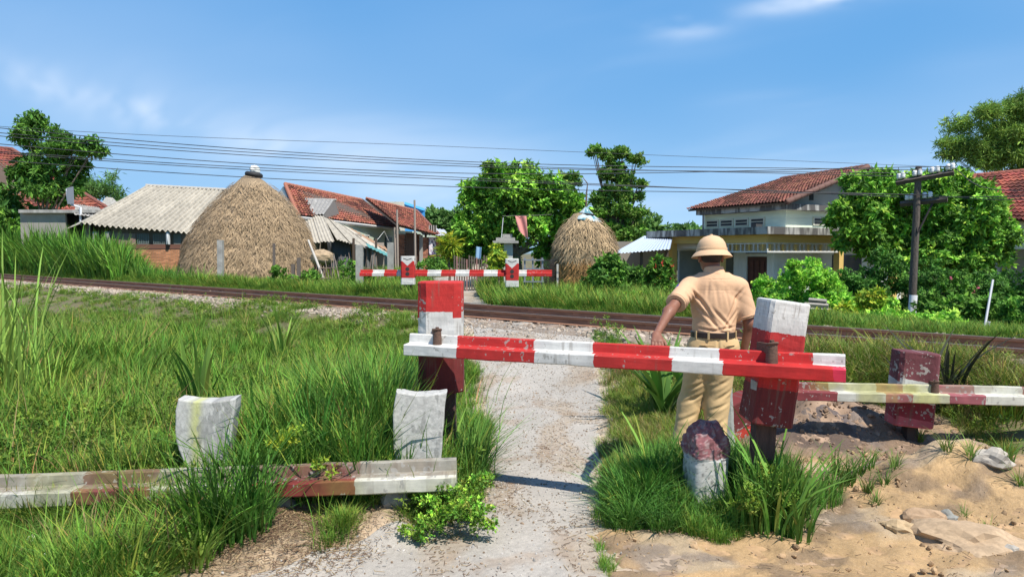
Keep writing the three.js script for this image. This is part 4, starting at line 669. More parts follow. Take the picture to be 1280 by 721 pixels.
  [[38, 673, 1], [62, 690, 2]].forEach(([px, py, k], i) => {
    const p = hit(px, py + 26), top = at(px, py, -p.z), f = thing('white_flower', ['white daisy like flower below the fallen beam', 'small white flower with a yellowish neighbour in the grass corner'][i], 'flower', V(p.x, p.y, p.z), 'white flowers in the grass');
    part(f, 'stem', limb([V(p.x, p.y, p.z), top], 0.003, 0.002, 5), M([0.09, 0.18, 0.04]));
    const ps = []; for (let q = 0; q < 7; q++) { const g = new THREE.SphereGeometry(0.5, 6, 4).toNonIndexed(); g.scale(0.026, 0.006, 0.014); g.translate(0.017, 0, 0); g.rotateY(q / 7 * 6.28); g.rotateX(0.5); g.translate(top.x, top.y, top.z); ps.push(g); } part(f, 'petals', join(ps), M([0.78, 0.75, 0.68]));
    const c = new THREE.SphereGeometry(0.009, 8, 6); c.translate(top.x, top.y + 0.005, top.z + 0.003); part(f, 'flower_centre', c, M([0.6, 0.42, 0.06]));
  });
}
// tall reeds beyond the track on the left
{
  const r = RNG(505), g = [tuftGeo(71, 16, { spread: 0.16, lean: 0.45, width: 0.030, segs: 5, hmin: 0.5, dry: 0.06, droop: 0.7 }), tuftGeo(72, 16, { spread: 0.16, lean: 0.6, width: 0.034, segs: 5, hmin: 0.5, dry: 0.06, droop: 0.8 })], l = [[], []], c = [[], []];
  for (let i = 0; i < 3200; i++) {
    const px = -40 + r() * 300, u = (px - 640) / F, d = 11.7 / (1 + 0.839 * u) + 3.2 / (1 + 0.839 * u) + r() * 6, x = u * d; if (sOf(x, -d) < 2.2) continue;
    if (px > 150 && r() < 0.7) continue; const h = (lerp(3.3, 2.3, ss(0, 150, px)) - 1.3 * ss(140, 200, px)) * (0.5 + 0.6 * r()), k = r() < 0.5 ? 0 : 1; l[k].push([V(x, groundY(x, -d) - 0.05, -d), V(h * 0.75, h, h * 0.75), E((r() - 0.5) * 0.2, r() * 6.28, (r() - 0.5) * 0.2)]); c[k].push(pick(r, PAL_GRASS.concat(PAL_DEEP)));
  }
  l.forEach((q, k) => stuff('reed_bed', ['tall green reed bed beyond the track in front of the grey hut', 'drooping tall green reeds beyond the track beside the brick shed'][k], 'reeds', g[k], GREEN, q, c[k]));
}

// ---------------------------------------------------------------- trees and shrubs
const barkTex = texFn(128, 256, (u, v) => { const k = 0.5 + fbm2(u * 18, v * 6, 4, 211); return lin([0.20 * k, 0.155 * k, 0.115 * k]); });
const BARK = Mtex(barkTex, 0.95, { bumpMap: coarseTex, bumpScale: 0.02 }), LEAF = leafMat(0.34);
// blobs in photo pixels: [px, py, rx, ry, depth]
function plant(name, label, category, o) {
  const { blobs, base, n, size, geo, pal, seed, group, trunk = 0.1, limbs = true, sub = 7, subR = 0.42, mat = LEAF, flowers } = o, r = RNG(seed);
  const root = base.clone(), t = thing(name, label, category, root, group), B = blobs.map(([px, py, rx, ry, d]) => ({ c: at(px, py, d), r: V(rx * d / F, ry * d / F, rx * d / F * 0.9) }));
  if (limbs) {
    const gs = [], fork = root.clone().lerp(B[0].c, 0.42); fork.x = lerp(root.x, B[0].c.x, 0.3); fork.z = root.z;
    gs.push(limb(bend(root.clone().add(V(0, -0.1, 0)), fork, trunk * 2, seed, 6), trunk, trunk * 0.75, 8, seed));
    for (const b of B) { gs.push(limb(bend(fork, b.c, b.r.x * 0.3, seed + gs.length, 6), trunk * 0.6, trunk * 0.14, 6, seed + gs.length)); for (let k = 0; k < 3; k++) { const e = b.c.clone().add(V((r() - 0.5) * b.r.x, (r() - 0.2) * b.r.y, (r() - 0.5) * b.r.z).multiplyScalar(1.2)); gs.push(limb(bend(b.c.clone().lerp(fork, 0.35), e, b.r.x * 0.15, seed + gs.length, 4), trunk * 0.2, trunk * 0.05, 5, gs.length)); } }
    part(t, 'trunk', join(gs), BARK);
  }
  const vol = B.map((b) => b.r.x * b.r.y), tot = vol.reduce((a, b) => a + b, 0), list = [], cols = [], fl = [];
  B.forEach((b, i) => {
    const m = Math.max(3, Math.round(sub)), subs = Array.from({ length: m }, () => { const a = r() * 6.28, e = Math.asin(r() * 2 - 1), q = 0.5 + 0.62 * r(); return { p: b.c.clone().add(V(Math.cos(a) * Math.cos(e) * b.r.x * q, Math.sin(e) * b.r.y * q, Math.sin(a) * Math.cos(e) * b.r.z * q)), k: subR * (0.6 + 0.7 * r()) }; });
    const cnt = Math.round(n * vol[i] / tot);
    for (let j = 0; j < cnt; j++) {
      const core = r() < 0.22, s = subs[Math.floor(r() * m)], a = r() * 6.28, e = Math.asin(r() * 2 - 1), q = Math.pow(r(), 0.45) * (core ? 0.85 : s.k), c0 = core ? b.c : s.p;
      const p = c0.clone().add(V(Math.cos(a) * Math.cos(e) * b.r.x * q, Math.sin(e) * b.r.y * q, Math.sin(a) * Math.cos(e) * b.r.z * q)); if (p.y < root.y + 0.03) p.y = root.y + 0.03 + r() * 0.1;
      const z = size * (0.5 + 0.85 * r()); list.push([p.sub(root), V(z, z, z), E((r() - 0.5) * 2, r() * 6.28, (r() - 0.5) * 2)]); cols.push(pick(r, pal));
      if (flowers && !core && r() < flowers.share) fl.push(p.clone().add(V((r() - 0.5) * 0.1, 0.05, 0.06 + 0.05 * r())));
    }
  });
  const m = shade(new THREE.InstancedMesh(geo, mat, list.length)), mt = new THREE.Matrix4(), q = new THREE.Quaternion();
  list.forEach(([p, s, e], i) => { m.setMatrixAt(i, mt.compose(p, q.setFromEuler(e), s)); m.setColorAt(i, cols[i]); }); m.name = 'crown'; m.userData.kind = 'stuff'; t.add(m);
  if (fl.length) fl.forEach((p) => { const f = new THREE.Mesh(flowers.geo, flowers.mat); f.name = 'flower'; f.position.copy(p); f.rotation.set(r(), r() * 6, r()); shade(f); t.add(f); });
  return t;
}
const SP_BROAD = sprigGeo(301, 9, 0.95, 0.46, { up: 0.1, droop: 0.15 }), SP_SMALL = sprigGeo(302, 11, 0.75, 0.36, { up: 0.3 }), SP_FINE = sprigGeo(303, 14, 0.9, 0.16, { up: 0.2, droop: 0.1 }), SP_LONG = sprigGeo(304, 9, 1.15, 0.40, { droop: 0.35 });
const P_MID = [[0.113, 0.256, 0.037], [0.153, 0.337, 0.045], [0.093, 0.216, 0.032], [0.205, 0.410, 0.054]], P_DARK = [[0.084, 0.208, 0.039], [0.117, 0.281, 0.049], [0.154, 0.351, 0.056]], P_BRIGHT = [[0.268, 0.563, 0.066], [0.385, 0.713, 0.090], [0.194, 0.447, 0.059], [0.563, 0.832, 0.119]], P_FAR = [[0.142, 0.284, 0.072], [0.182, 0.333, 0.081], [0.121, 0.243, 0.061]], P_OLIVE = [[0.259, 0.400, 0.078], [0.336, 0.491, 0.092], [0.193, 0.310, 0.066]], P_YEL = [[0.517, 0.552, 0.052], [0.380, 0.517, 0.052], [0.241, 0.414, 0.052]];
const gAt = (px, d) => onG((px - 640) / F * d, d);
plant('broadleaf_tree', 'dark leafy tree standing over the grey hut', 'tree', { blobs: [[62, 205, 34, 28, 39], [38, 168, 19, 24, 39], [92, 185, 26, 15, 39], [62, 240, 30, 16, 39], [32, 215, 18, 24, 39], [114, 189, 15, 6, 39], [75, 172, 14, 12, 39]], base: gAt(52, 39), n: 2600, size: 0.27, geo: SP_LONG, pal: P_DARK.concat(P_MID), seed: 31, trunk: 0.12 });
plant('shrub', 'leafy dark shrub in front of the red tiled roof beside the hut', 'shrub', { blobs: [[18, 275, 34, 32, 40], [-20, 290, 40, 40, 40], [45, 285, 18, 16, 40]], base: gAt(15, 40), n: 900, size: 0.40, geo: SP_LONG, pal: P_DARK.concat(P_MID), seed: 32, trunk: 0.06 });
plant('sparse_tree', 'pale sparse tree far behind the hut and the shed', 'tree', { blobs: [[122, 234, 24, 15, 60], [142, 240, 15, 10, 60], [100, 232, 20, 16, 60]], base: gAt(122, 60), n: 300, size: 0.5, geo: SP_FINE, pal: P_FAR, seed: 33, trunk: 0.1 });
plant('broadleaf_tree', 'broad round dark green tree behind the far barrier', 'tree', { blobs: [[640, 262, 62, 46, 24], [605, 262, 42, 36, 24], [685, 258, 40, 34, 24], [640, 232, 46, 26, 24], [590, 290, 34, 34, 24], [715, 275, 26, 30, 24], [690, 305, 34, 32, 24.5], [575, 315, 22, 20, 24], [620, 305, 36, 26, 24.5]], base: gAt(648, 24), n: 7200, size: 0.185, geo: SP_BROAD, pal: P_MID.concat(P_BRIGHT), seed: 34, trunk: 0.16, sub: 11, subR: 0.36 });
plant('layered_tree', 'tall tree of layered leaf tufts behind the blue capped haystack', 'tree', { blobs: [[772, 292, 30, 16, 31], [778, 190, 14, 8, 31], [762, 195, 11, 7, 31], [745, 188, 9, 6, 31], [796, 200, 10, 6, 31], [771, 207, 11, 7, 31], [757, 220, 11, 7, 31], [783, 223, 14, 8, 31], [798, 229, 9, 5, 31], [766, 238, 15, 8, 31], [787, 246, 15, 9, 31], [750, 251, 14, 9, 31], [772, 263, 20, 11, 31], [746, 272, 17, 12, 31], [797, 264, 9, 8, 31], [713, 226, 13, 8, 31], [705, 235, 7, 5, 31], [750, 296, 22, 14, 31]], base: gAt(768, 31), n: 3000, size: 0.22, geo: SP_SMALL, pal: P_MID.concat(P_OLIVE), seed: 35, trunk: 0.13, sub: 5, subR: 0.5 });
[[800, 290, 34, 22, 36], [840, 296, 26, 18, 44], [870, 296, 22, 16, 48], [560, 285, 30, 20, 50], [540, 276, 22, 12, 55], [900, 298, 40, 16, 60]].forEach(([px, py, rx, ry, d], i) => plant('background_tree', ['green treetop between layered tree and tin roof shed', 'treetop above the tin roof of the dark shed', 'treetop left of the yellow house porch', 'low treetop between brick house and round tree', 'far treetop behind the blue building', 'distant treetops behind the porch slab of the yellow house'][i], 'tree', { blobs: [[px, py, rx, ry, d], [px + rx * 0.6, py + ry * 0.4, rx * 0.6, ry * 0.7, d], [px - rx * 0.6, py + ry * 0.3, rx * 0.6, ry * 0.7, d], [px, py + ry * 1.4, rx, ry, d]], base: gAt(px, d), n: 850, size: 0.42, geo: SP_SMALL, pal: P_FAR, seed: 40 + i, trunk: 0.14, group: 'trees in the background' }));
plant('broadleaf_tree', 'wide sprawling green tree behind the telegraph pole', 'tree', { blobs: [[1150, 262, 66, 44, 21], [1085, 258, 46, 38, 21], [1215, 275, 50, 44, 20.5], [1130, 232, 50, 22, 21], [1195, 240, 42, 24, 21], [1075, 292, 36, 28, 21], [1170, 310, 50, 30, 20.5], [1240, 310, 30, 26, 20], [1110, 312, 40, 26, 21], [1205, 335, 30, 16, 20], [1250, 295, 26, 20, 20]], base: gAt(1150, 21.5), n: 8200, size: 0.17, geo: SP_BROAD, pal: P_BRIGHT.concat(P_MID), seed: 50, trunk: 0.15, sub: 12, subR: 0.33 });
plant('bamboo', 'feathery bamboo arching over the red roof at the picture edge', 'bamboo', { blobs: [[1235, 165, 44, 26, 34], [1275, 145, 30, 26, 34], [1205, 182, 30, 14, 34], [1265, 190, 40, 24, 34], [1300, 170, 50, 50, 34], [1225, 196, 24, 10, 34], [1290, 130, 26, 20, 34], [1190, 192, 16, 8, 34]], base: gAt(1330, 35), n: 4200, size: 0.27, geo: SP_FINE, pal: P_OLIVE, seed: 51, trunk: 0.07, sub: 7 });
plant('round_shrub', 'round clipped leafy shrub in front of the yellow house', 'shrub', { blobs: [[1008, 350, 40, 34, 15], [985, 368, 30, 28, 15], [1030, 372, 28, 30, 15], [1008, 385, 38, 22, 15]], base: gAt(1008, 15), n: 3600, size: 0.08, geo: SP_SMALL, pal: P_BRIGHT, seed: 52, trunk: 0.05, sub: 10, subR: 0.32 });
plant('round_shrub', 'small leafy shrub left of the round shrub by the house door', 'shrub', { blobs: [[955, 358, 18, 13, 16], [948, 372, 20, 16, 16]], base: gAt(952, 16), n: 500, size: 0.11, geo: SP_SMALL, pal: P_BRIGHT, seed: 53, trunk: 0.04 });
const flower = sprigGeo(320, 7, 0.9, 0.7, { fold: 0.1 });
plant('flowering_shrub', 'shrub with red blossoms beside the yellow porch column', 'shrub', { blobs: [[818, 345, 22, 22, 19], [825, 330, 16, 14, 19], [808, 365, 22, 16, 19], [836, 362, 14, 18, 19]], base: gAt(818, 19), n: 900, size: 0.14, geo: SP_BROAD, pal: P_MID, seed: 54, trunk: 0.05, flowers: { share: 0.045, geo: flower.clone().scale(0.07, 0.07, 0.07), mat: M([0.62, 0.035, 0.03], 0.7) } });
plant('dark_shrub', 'dense dark green shrub in front of the blue capped haystack', 'shrub', { blobs: [[758, 345, 24, 22, 17.5], [748, 362, 20, 18, 17.5], [770, 335, 12, 14, 17.5], [765, 368, 20, 12, 17.5]], base: gAt(756, 17.5), n: 1300, size: 0.13, geo: SP_BROAD, pal: P_DARK.concat(P_MID), seed: 55, trunk: 0.05 });
plant('yellow_shrub', 'low yellow green shrub beside the haystack and track', 'shrub', { blobs: [[790, 375, 22, 12, 15.5], [775, 385, 22, 9, 15]], base: gAt(785, 15.3), n: 500, size: 0.09, geo: SP_SMALL, pal: P_YEL.concat(P_BRIGHT), seed: 56, limbs: false });
plant('yellow_shrub', 'yellow leafed shrub next to the shrine behind the far barrier', 'shrub', { blobs: [[624, 322, 13, 14, 20], [620, 334, 12, 10, 20]], base: gAt(623, 20), n: 260, size: 0.13, geo: SP_BROAD, pal: P_YEL, seed: 57, trunk: 0.04 });
plant('palm_shrub', 'pale spiky leafed shrub beside the brick house', 'shrub', { blobs: [[562, 308, 10, 9, 23], [560, 318, 9, 7, 23]], base: gAt(562, 23), n: 70, size: 0.24, geo: sprigGeo(330, 12, 1.3, 0.16, { up: 0.4 }), pal: P_YEL, seed: 58, trunk: 0.05 });
[[1090, 388, 34, 18, 15, P_BRIGHT, 'leafy bush below the telegraph pole with bright leaves'], [1062, 355, 24, 26, 16, P_DARK, 'dark shrub between round shrub and telegraph pole'], [1135, 388, 30, 12, 18.6, P_MID, 'bush around the foot of the telegraph pole'], [1185, 370, 30, 30, 15.5, P_MID, 'tangled shrub with pink blossoms right of the pole'], [1090, 372, 13, 10, 14, P_YEL, 'small yellow leafed plant left of the pole'], [1275, 392, 22, 28, 11.5, P_MID, 'leafy shrub at the track beside the white cup'], [1060, 395, 30, 12, 13.5, P_YEL, 'low yellowish ground shrub along the track'], [1160, 400, 40, 12, 13, P_BRIGHT, 'low light green plants along the track by the pole'], [1225, 355, 26, 20, 16.5, P_DARK, 'dark shrub behind the leaning pipe'], [915, 385, 20, 14, 14, P_MID, 'low shrub behind the shoulder of the man'], [845, 378, 18, 14, 17, P_DARK, 'dark low shrub under the yellow porch column']].forEach(([px, py, rx, ry, d, pal, label], i) => plant('garden_shrub', label, 'shrub', { blobs: [[px, py, rx, ry, d], [px + rx * 0.5, py + ry * 0.5, rx * 0.6, ry * 0.7, d], [px - rx * 0.5, py + ry * 0.4, rx * 0.6, ry * 0.7, d]], base: gAt(px, d), n: 520, size: 0.11, geo: i % 2 ? SP_SMALL : SP_BROAD, pal, seed: 70 + i, trunk: 0.03, group: 'garden shrubs before the house', flowers: i === 3 ? { share: 0.04, geo: flower.clone().scale(0.05, 0.05, 0.05), mat: M([0.55, 0.10, 0.16], 0.7) } : undefined }));
[[440, 345, 26, 14, 21.5, 'weedy bush in front of the stick fence'], [350, 345, 14, 16, 22.5, 'dark weed bush at the foot of the big haystack'], [385, 350, 12, 9, 22, 'small weed bush right of the big haystack'], [600, 318, 22, 12, 24, 'hedge plants behind the far barrier beam'], [540, 330, 20, 8, 22, 'leafy border plants in front of the brick house']].forEach(([px, py, rx, ry, d, label], i) => plant('weed_bush', label, 'shrub', { blobs: [[px, py, rx, ry, d], [px + rx * 0.5, py + ry * 0.5, rx * 0.6, ry * 0.6, d]], base: gAt(px, d), n: [120, 260, 160, 300, 180][i], size: 0.12, geo: SP_SMALL, pal: P_MID, seed: 90 + i, limbs: false, group: 'weed bushes beyond the track' }));

// more undergrowth: under the big tree, beside the fallen beam, round the old barrier
[[1060, 372, 24, 20, 17, P_DARK, 'dark undergrowth shrub between planks and telegraph pole'], [1105, 345, 30, 26, 19, P_DARK, 'deep shaded shrub behind the telegraph pole'], [1165, 352, 30, 24, 18.5, P_DARK, 'dark leafy shrub just right of the telegraph pole'], [1205, 385, 34, 18, 14, P_MID, 'leafy undergrowth left of the leaning pipe'], [1265, 350, 24, 30, 17, P_DARK, 'dark shrub in the shade of the right hand house'], [1045, 385, 26, 16, 14.6, P_BRIGHT, 'bright low shrub beside the plank stack'], [1120, 398, 30, 12, 13.4, P_BRIGHT, 'light green border plants before the telegraph pole'], [1010, 402, 34, 8, 13, P_MID, 'low border plants below the round shrub'], [1240, 385, 24, 14, 15, P_DARK, 'dark shrub behind the plank bench'], [790, 350, 16, 20, 20.5, P_DARK, 'dark shrub between haystack and red blossoms'], [860, 385, 20, 10, 15.5, P_YEL, 'yellowish low plant beside the sword leaf plant']].forEach(([px, py, rx, ry, d, pal, label], i) => plant('undergrowth_shrub', label, 'shrub', { blobs: [[px, py, rx, ry, d], [px + rx * 0.7, py + ry * 0.4, rx * 0.6, ry * 0.7, d], [px - rx * 0.7, py + ry * 0.3, rx * 0.6, ry * 0.8, d], [px, py + ry, rx, ry * 0.6, d]], base: gAt(px, d), n: 620, size: 0.12, geo: i % 2 ? SP_BROAD : SP_SMALL, pal, seed: 170 + i, trunk: 0.03, group: 'undergrowth beyond the track' }));
plant('leafy_weed', 'low leafy weed bush beside the broken end of the fallen beam', 'weed', { blobs: [[565, 628, 46, 24, 3.98], [600, 645, 30, 18, 3.9], [535, 655, 30, 18, 3.85], [590, 610, 30, 14, 4.1]], base: onG(-0.36, 3.97), n: 620, size: 0.030, geo: sprigGeo(305, 10, 0.9, 0.34, { up: 0.5 }), pal: PAL_WEED.concat(P_BRIGHT), seed: 190, limbs: false });
plant('leafy_weed', 'yellow green weed sprouting from the long grass by the beam', 'weed', { blobs: [[365, 540, 16, 14, 4.15], [350, 555, 14, 10, 4.15], [408, 583, 14, 8, 4.0]], base: onG(-1.30, 4.15), n: 60, size: 0.036, geo: sprigGeo(306, 9, 0.9, 0.4, { up: 0.5 }), pal: P_YEL, seed: 191, limbs: false });
plant('leafy_weed', 'light green leafy weed at the edge of the sand by the leaning post', 'weed', { blobs: [[960, 600, 26, 26, 4.1], [985, 625, 18, 20, 3.95], [940, 625, 22, 20, 3.9]], base: onG(1.5, 4.0), n: 260, size: 0.030, geo: sprigGeo(307, 10, 0.9, 0.30, { up: 0.5 }), pal: PAL_WEED, seed: 192, limbs: false });
{
  const broad = (s, n, o = {}) => tuftGeo(s, n, { spread: 0.14, lean: 0.7, width: 0.035, segs: 5, hmin: 0.4, dry: 0.08, droop: 0.6, ...o });
  [[1060, 600, 0.26], [1085, 610, 0.22], [1045, 585, 0.28], [1105, 600, 0.20], [1075, 585, 0.24], [1030, 605, 0.22], [1095, 625, 0.16], [1185, 560, 0.22], [1215, 565, 0.2], [1260, 575, 0.26], [1275, 600, 0.2], [1205, 640, 0.12], [1235, 655, 0.12], [1150, 545, 0.2], [1120, 580, 0.2]].forEach(([px, py, h], i) => { const p = hit(px, py + 8); clump('sand_grass_tuft', 'small grass tuft on the bare sand near the old barrier', p.x, -p.z, broad(230 + i, 34, { width: 0.03 }), h, h, [[0.14, 0.28, 0.045], [0.18, 0.29, 0.06]], 230 + i, 'grass tufts on the sand'); });
}

// ---------------------------------------------------------------- haystacks
function haystack(name, label, cx, d, profile, colA, seed, straws, lower) {   // profile: [height, radius left, radius right]
  const base = onG(cx, d, -0.05), t = thing(name, label, 'haystack', base), r = RNG(seed), H = profile[profile.length - 1][0];
  const rad = (y, a) => { let i = 0; while (i < profile.length - 2 && profile[i + 1][0] < y) i++; const p = profile[i], q = profile[i + 1], k = clamp((y - p[0]) / (q[0] - p[0])), w = 0.5 + 0.5 * Math.cos(a); return lerp(lerp(p[1], q[1], k), lerp(p[2], q[2], k), w) * (1 + 0.16 * (fbm3(Math.cos(a) * 2 + seed, y * 1.2, Math.sin(a) * 2, 3) - 0.5) + 0.05 * (fbm3(Math.cos(a) * 7 + seed, y * 4.5, Math.sin(a) * 7, 2) - 0.5)); };
  const NA = 96, NY = 60, pos = [], uv = [], idx = [];
  for (let j = 0; j <= NY; j++) for (let i = 0; i <= NA; i++) { const y = H * j / NY, a = (i % NA) / NA * 2 * Math.PI, q = rad(y, a) + 0.06 * (fbm3(Math.cos(a) * 9, y * 5, Math.sin(a) * 9 + seed, 3) - 0.5); pos.push(base.x + Math.cos(a) * q, base.y + y, base.z + Math.sin(a) * q * 0.9); uv.push(i / NA * 8, y * 0.9); }
  for (let j = 0; j < NY; j++) for (let i = 0; i < NA; i++) { const a = j * (NA + 1) + i; idx.push(a, a + NA + 1, a + 1, a + 1, a + NA + 1, a + NA + 2); }
  const g = new THREE.BufferGeometry(); g.setAttribute('position', new THREE.Float32BufferAttribute(pos, 3)); g.setAttribute('uv', new THREE.Float32BufferAttribute(uv, 2)); g.setIndex(idx); g.computeVertexNormals();
  const tex = texFn(512, 512, (u, v, i, j) => { const a = tile2((x, y) => fbm2(x * 2.6, y, 4, seed), u, v, 26), b = tile2((x, y) => fbm2(x, y, 4, seed + 4), u, v, 6), k = 0.40 + 0.75 * a + 0.45 * (b - 0.5) + 0.3 * (h3(i, j, seed) - 0.5); return lin(colA.map((c) => c * k)); });
  part(t, 'straw_body', g, Mtex(tex, 0.95, { bumpMap: grainTex, bumpScale: 0.05 }));
  const sg = new THREE.BufferGeometry(); sg.setAttribute('position', new THREE.Float32BufferAttribute([-0.5, 0, 0, 0.5, 0, 0, 0.35, -0.55, 0.10, -0.35, -0.55, 0.10, 0.05, -1, 0.04], 3)); sg.setIndex([0, 3, 1, 1, 3, 2, 3, 4, 2]); sg.computeVertexNormals();
  const m = shade(new THREE.InstancedMesh(sg, M([1, 1, 1], 0.9), straws)), mt = new THREE.Matrix4(), q = new THREE.Quaternion();
  for (let i = 0; i < straws; i++) {
    const y = H * (0.02 + 0.90 * (1 - Math.pow(1 - r(), 0.62))), a = Math.PI * (r() * 1.5 - 0.25), R = rad(y, a), k = (0.5 + 0.8 * r()) * (0.75 + 0.5 * fbm3(Math.cos(a) * 3, y * 1.5, Math.sin(a) * 3 + seed, 3)), low = lower && y < lower[0] + 0.15 * r();
    const p = V(Math.cos(a) * (R + 0.02), y + 0.08, Math.sin(a) * (R + 0.02) * 0.9), slope = (rad(Math.max(0, y - 0.25), a) - rad(Math.min(H, y + 0.25), a)) / 0.5;
    q.setFromEuler(E(-Math.atan(slope) * 0.9 + (r() - 0.62) * 0.5, Math.PI / 2 - a + (r() - 0.5) * 0.8, (r() - 0.5) * 1.5, 'YXZ')); q.setFromEuler(new THREE.Euler(-Math.atan(slope) * 0.9 - 0.15 * r(), Math.PI / 2 - a + (r() - 0.5) * 0.8, (r() - 0.5) * 1.6, 'YXZ'));
    m.setMatrixAt(i, mt.compose(p, q, V(0.010 + 0.014 * r(), 0.16 + 0.22 * r(), 0.3))); const c = low ? lower[1] : colA; m.setColorAt(i, C(c[0] * k * 1.08, c[1] * k * 1.05, c[2] * k));
  }
  m.name = 'loose_straw'; m.userData.kind = 'stuff'; t.add(m); return { t, base, rad };
}
const STRAW = [0.385, 0.282, 0.172], at_ = at, gAt_ = gAt;
{
  const hs = haystack('haystack', 'huge domed straw haystack with a black tyre on its tip', (314 - 640) / F * 27.5, 27.5, [[0, 2.8, 2.8], [0.5, 2.72, 2.72], [1.1, 2.55, 2.56], [1.85, 2.28, 2.32], [2.5, 1.90, 2.02], [3.1, 1.46, 1.62], [3.6, 1.02, 1.20], [3.9, 0.74, 0.92], [4.2, 0.44, 0.56], [4.42, 0.20, 0.28], [4.47, 0.05, 0.05]], STRAW, 5, 17000);
  const top = hs.base.clone().add(V(0.16, 4.50, 0));
  const ty = thing('tyre', 'black tyre sagging over the tip of the big haystack', 'tyre', top.clone().add(V(0, -0.1, 0))), g = new THREE.TorusGeometry(0.24, 0.10, 10, 28); g.rotateX(Math.PI / 2); g.rotateZ(-0.16); g.translate(top.x, top.y - 0.06, top.z); part(ty, 'tyre_ring', g, M([0.022, 0.022, 0.022], 0.7));
  const bag = new THREE.SphereGeometry(0.17, 24, 18), p = bag.attributes.position; for (let i = 0; i < p.count; i++) { const v = V(p.getX(i), p.getY(i), p.getZ(i)), n = 1 + 0.7 * (fbm3(v.x * 12, v.y * 12, v.z * 12, 3) - 0.5); p.setXYZ(i, v.x * n * 1.15, v.y * n, v.z * n); } bag.computeVertexNormals(); bag.translate(top.x + 0.05, top.y + 0.12, top.z);
  single('plastic_bag', 'crumpled white plastic bag tied on top of the haystack tyre', 'bag', bag, M([0.72, 0.72, 0.66], 0.5));
  single('leaning_pole', 'pale pole leaning against the right flank of the big haystack', 'pole', limb(bend(at(409, 362, 23.4), at(385, 300, 24.2), 0.05, 3), 0.045, 0.035, 8), M([0.50, 0.46, 0.40], 0.9));
  const h2 = haystack('haystack', 'narrow straw haystack wearing a blue tarpaulin cap', (727 - 640) / F * 20, 20, [[0, 0.82, 0.8], [0.5, 0.80, 0.85], [1.05, 0.80, 0.95], [1.5, 0.76, 0.95], [1.95, 0.58, 0.72], [2.25, 0.36, 0.42], [2.42, 0.22, 0.2], [2.46, 0.04, 0.04]], [0.44, 0.325, 0.19], 9, 6500, [1.0, [0.42, 0.24, 0.09]]);
  const tp = h2.base.clone().add(V(0.12, 2.42, 0));
  const cap = thing('tarpaulin_cap', 'blue and white tarpaulin cap tied over the narrow haystack', 'tarpaulin', tp.clone().add(V(0, -0.25, 0)));
  const cg = new THREE.LatheGeometry([[0.40, -0.20], [0.33, -0.11], [0.20, -0.02], [0.19, 0.01], [0.10, 0.10], [0.035, 0.18], [0.015, 0.21]].map((a) => new THREE.Vector2(...a)), 26), cpos = cg.attributes.position; for (let i = 0; i < cpos.count; i++) { const x = cpos.getX(i), z = cpos.getZ(i), a = Math.atan2(z, x), k = 1 + 0.10 * Math.sin(a * 7) + 0.08 * Math.sin(a * 3 + 1); cpos.setX(i, x * k); cpos.setZ(i, z * k); cpos.setY(i, cpos.getY(i) - 0.06 * x / 0.4); }
  cg.computeVertexNormals(); cg.translate(tp.x, tp.y, tp.z); part(cap, 'tarpaulin', cg, Mtex(texFn(128, 64, (u, v) => { const k = fbm2(u * 9, v * 3, 3, 8); return lin(k > 0.60 ? [0.42, 0.50, 0.50] : [0.06, 0.21, 0.26]); }), 0.6));
  const tr = new THREE.TorusGeometry(0.21, 0.03, 8, 24); tr.rotateX(Math.PI / 2); tr.rotateZ(-0.1); tr.translate(tp.x, tp.y - 0.02, tp.z); part(cap, 'rubber_band', tr, M([0.02, 0.02, 0.025], 0.7));
  single('haystack_pole', 'thin crooked pole sticking out of the blue capped haystack', 'pole', limb([tp.clone().add(V(0, 0.1, 0)), tp.clone().add(V(0.01, 0.55, 0)), tp.clone().add(V(0.04, 0.85, 0)), tp.clone().add(V(-0.08, 1.0, 0))], 0.030, 0.012, 6), M([0.20, 0.14, 0.10], 0.95));
}

// ---------------------------------------------------------------- roofs and walls
const fibroTex = mottled([0.40, 0.365, 0.305], 0.5, 7, 221, 512, 0.25), fibroMats = [1, 0.9, 1.08].map((k) => { const m = Mtex(fibroTex, 0.95); m.color.setRGB(k, k, k * 0.98); return m; });
const greyFibro = Mtex(mottled([0.27, 0.26, 0.24], 0.5, 7, 225, 256, 0.2), 0.95);
function sheetRoof(t, corners, rows, cols, mats, { pitch = 0.15, amp = 0.026, seed = 1, name = 'roof_sheet', overhang = 0.1 } = {}) {
  const [A, B, Cc, D] = corners, r = RNG(seed), P = (u, v) => A.clone().lerp(B, u).lerp(D.clone().lerp(Cc, u), v), W = A.distanceTo(B);
  for (let j = 0; j < rows; j++) for (let i = 0; i < cols; i++) {
    const u0 = i / cols - (i ? 0.004 : 0), u1 = (i + 1) / cols + 0.004, v0 = j / rows - (j ? overhang / rows : 0) + (r() - 0.5) * 0.02, v1 = (j + 1) / rows, lift = 0.012 + 0.014 * (rows - j) + 0.010 * (i % 2) + 0.012 * r();
    const nu = Math.max(8, Math.round((u1 - u0) * W / pitch * 6)), waves = (u1 - u0) * W / pitch;
    const g = smoothSlab(P(u0, v0), P(u1, v0), P(u1, v1), P(u0, v1), nu, 3, 0.010, (u, v) => lift + amp * Math.cos(u * waves * 2 * Math.PI) + (1 - v) * 0.02);
    part(t, name, g, mats[Math.floor(r() * mats.length)]);
  }
}
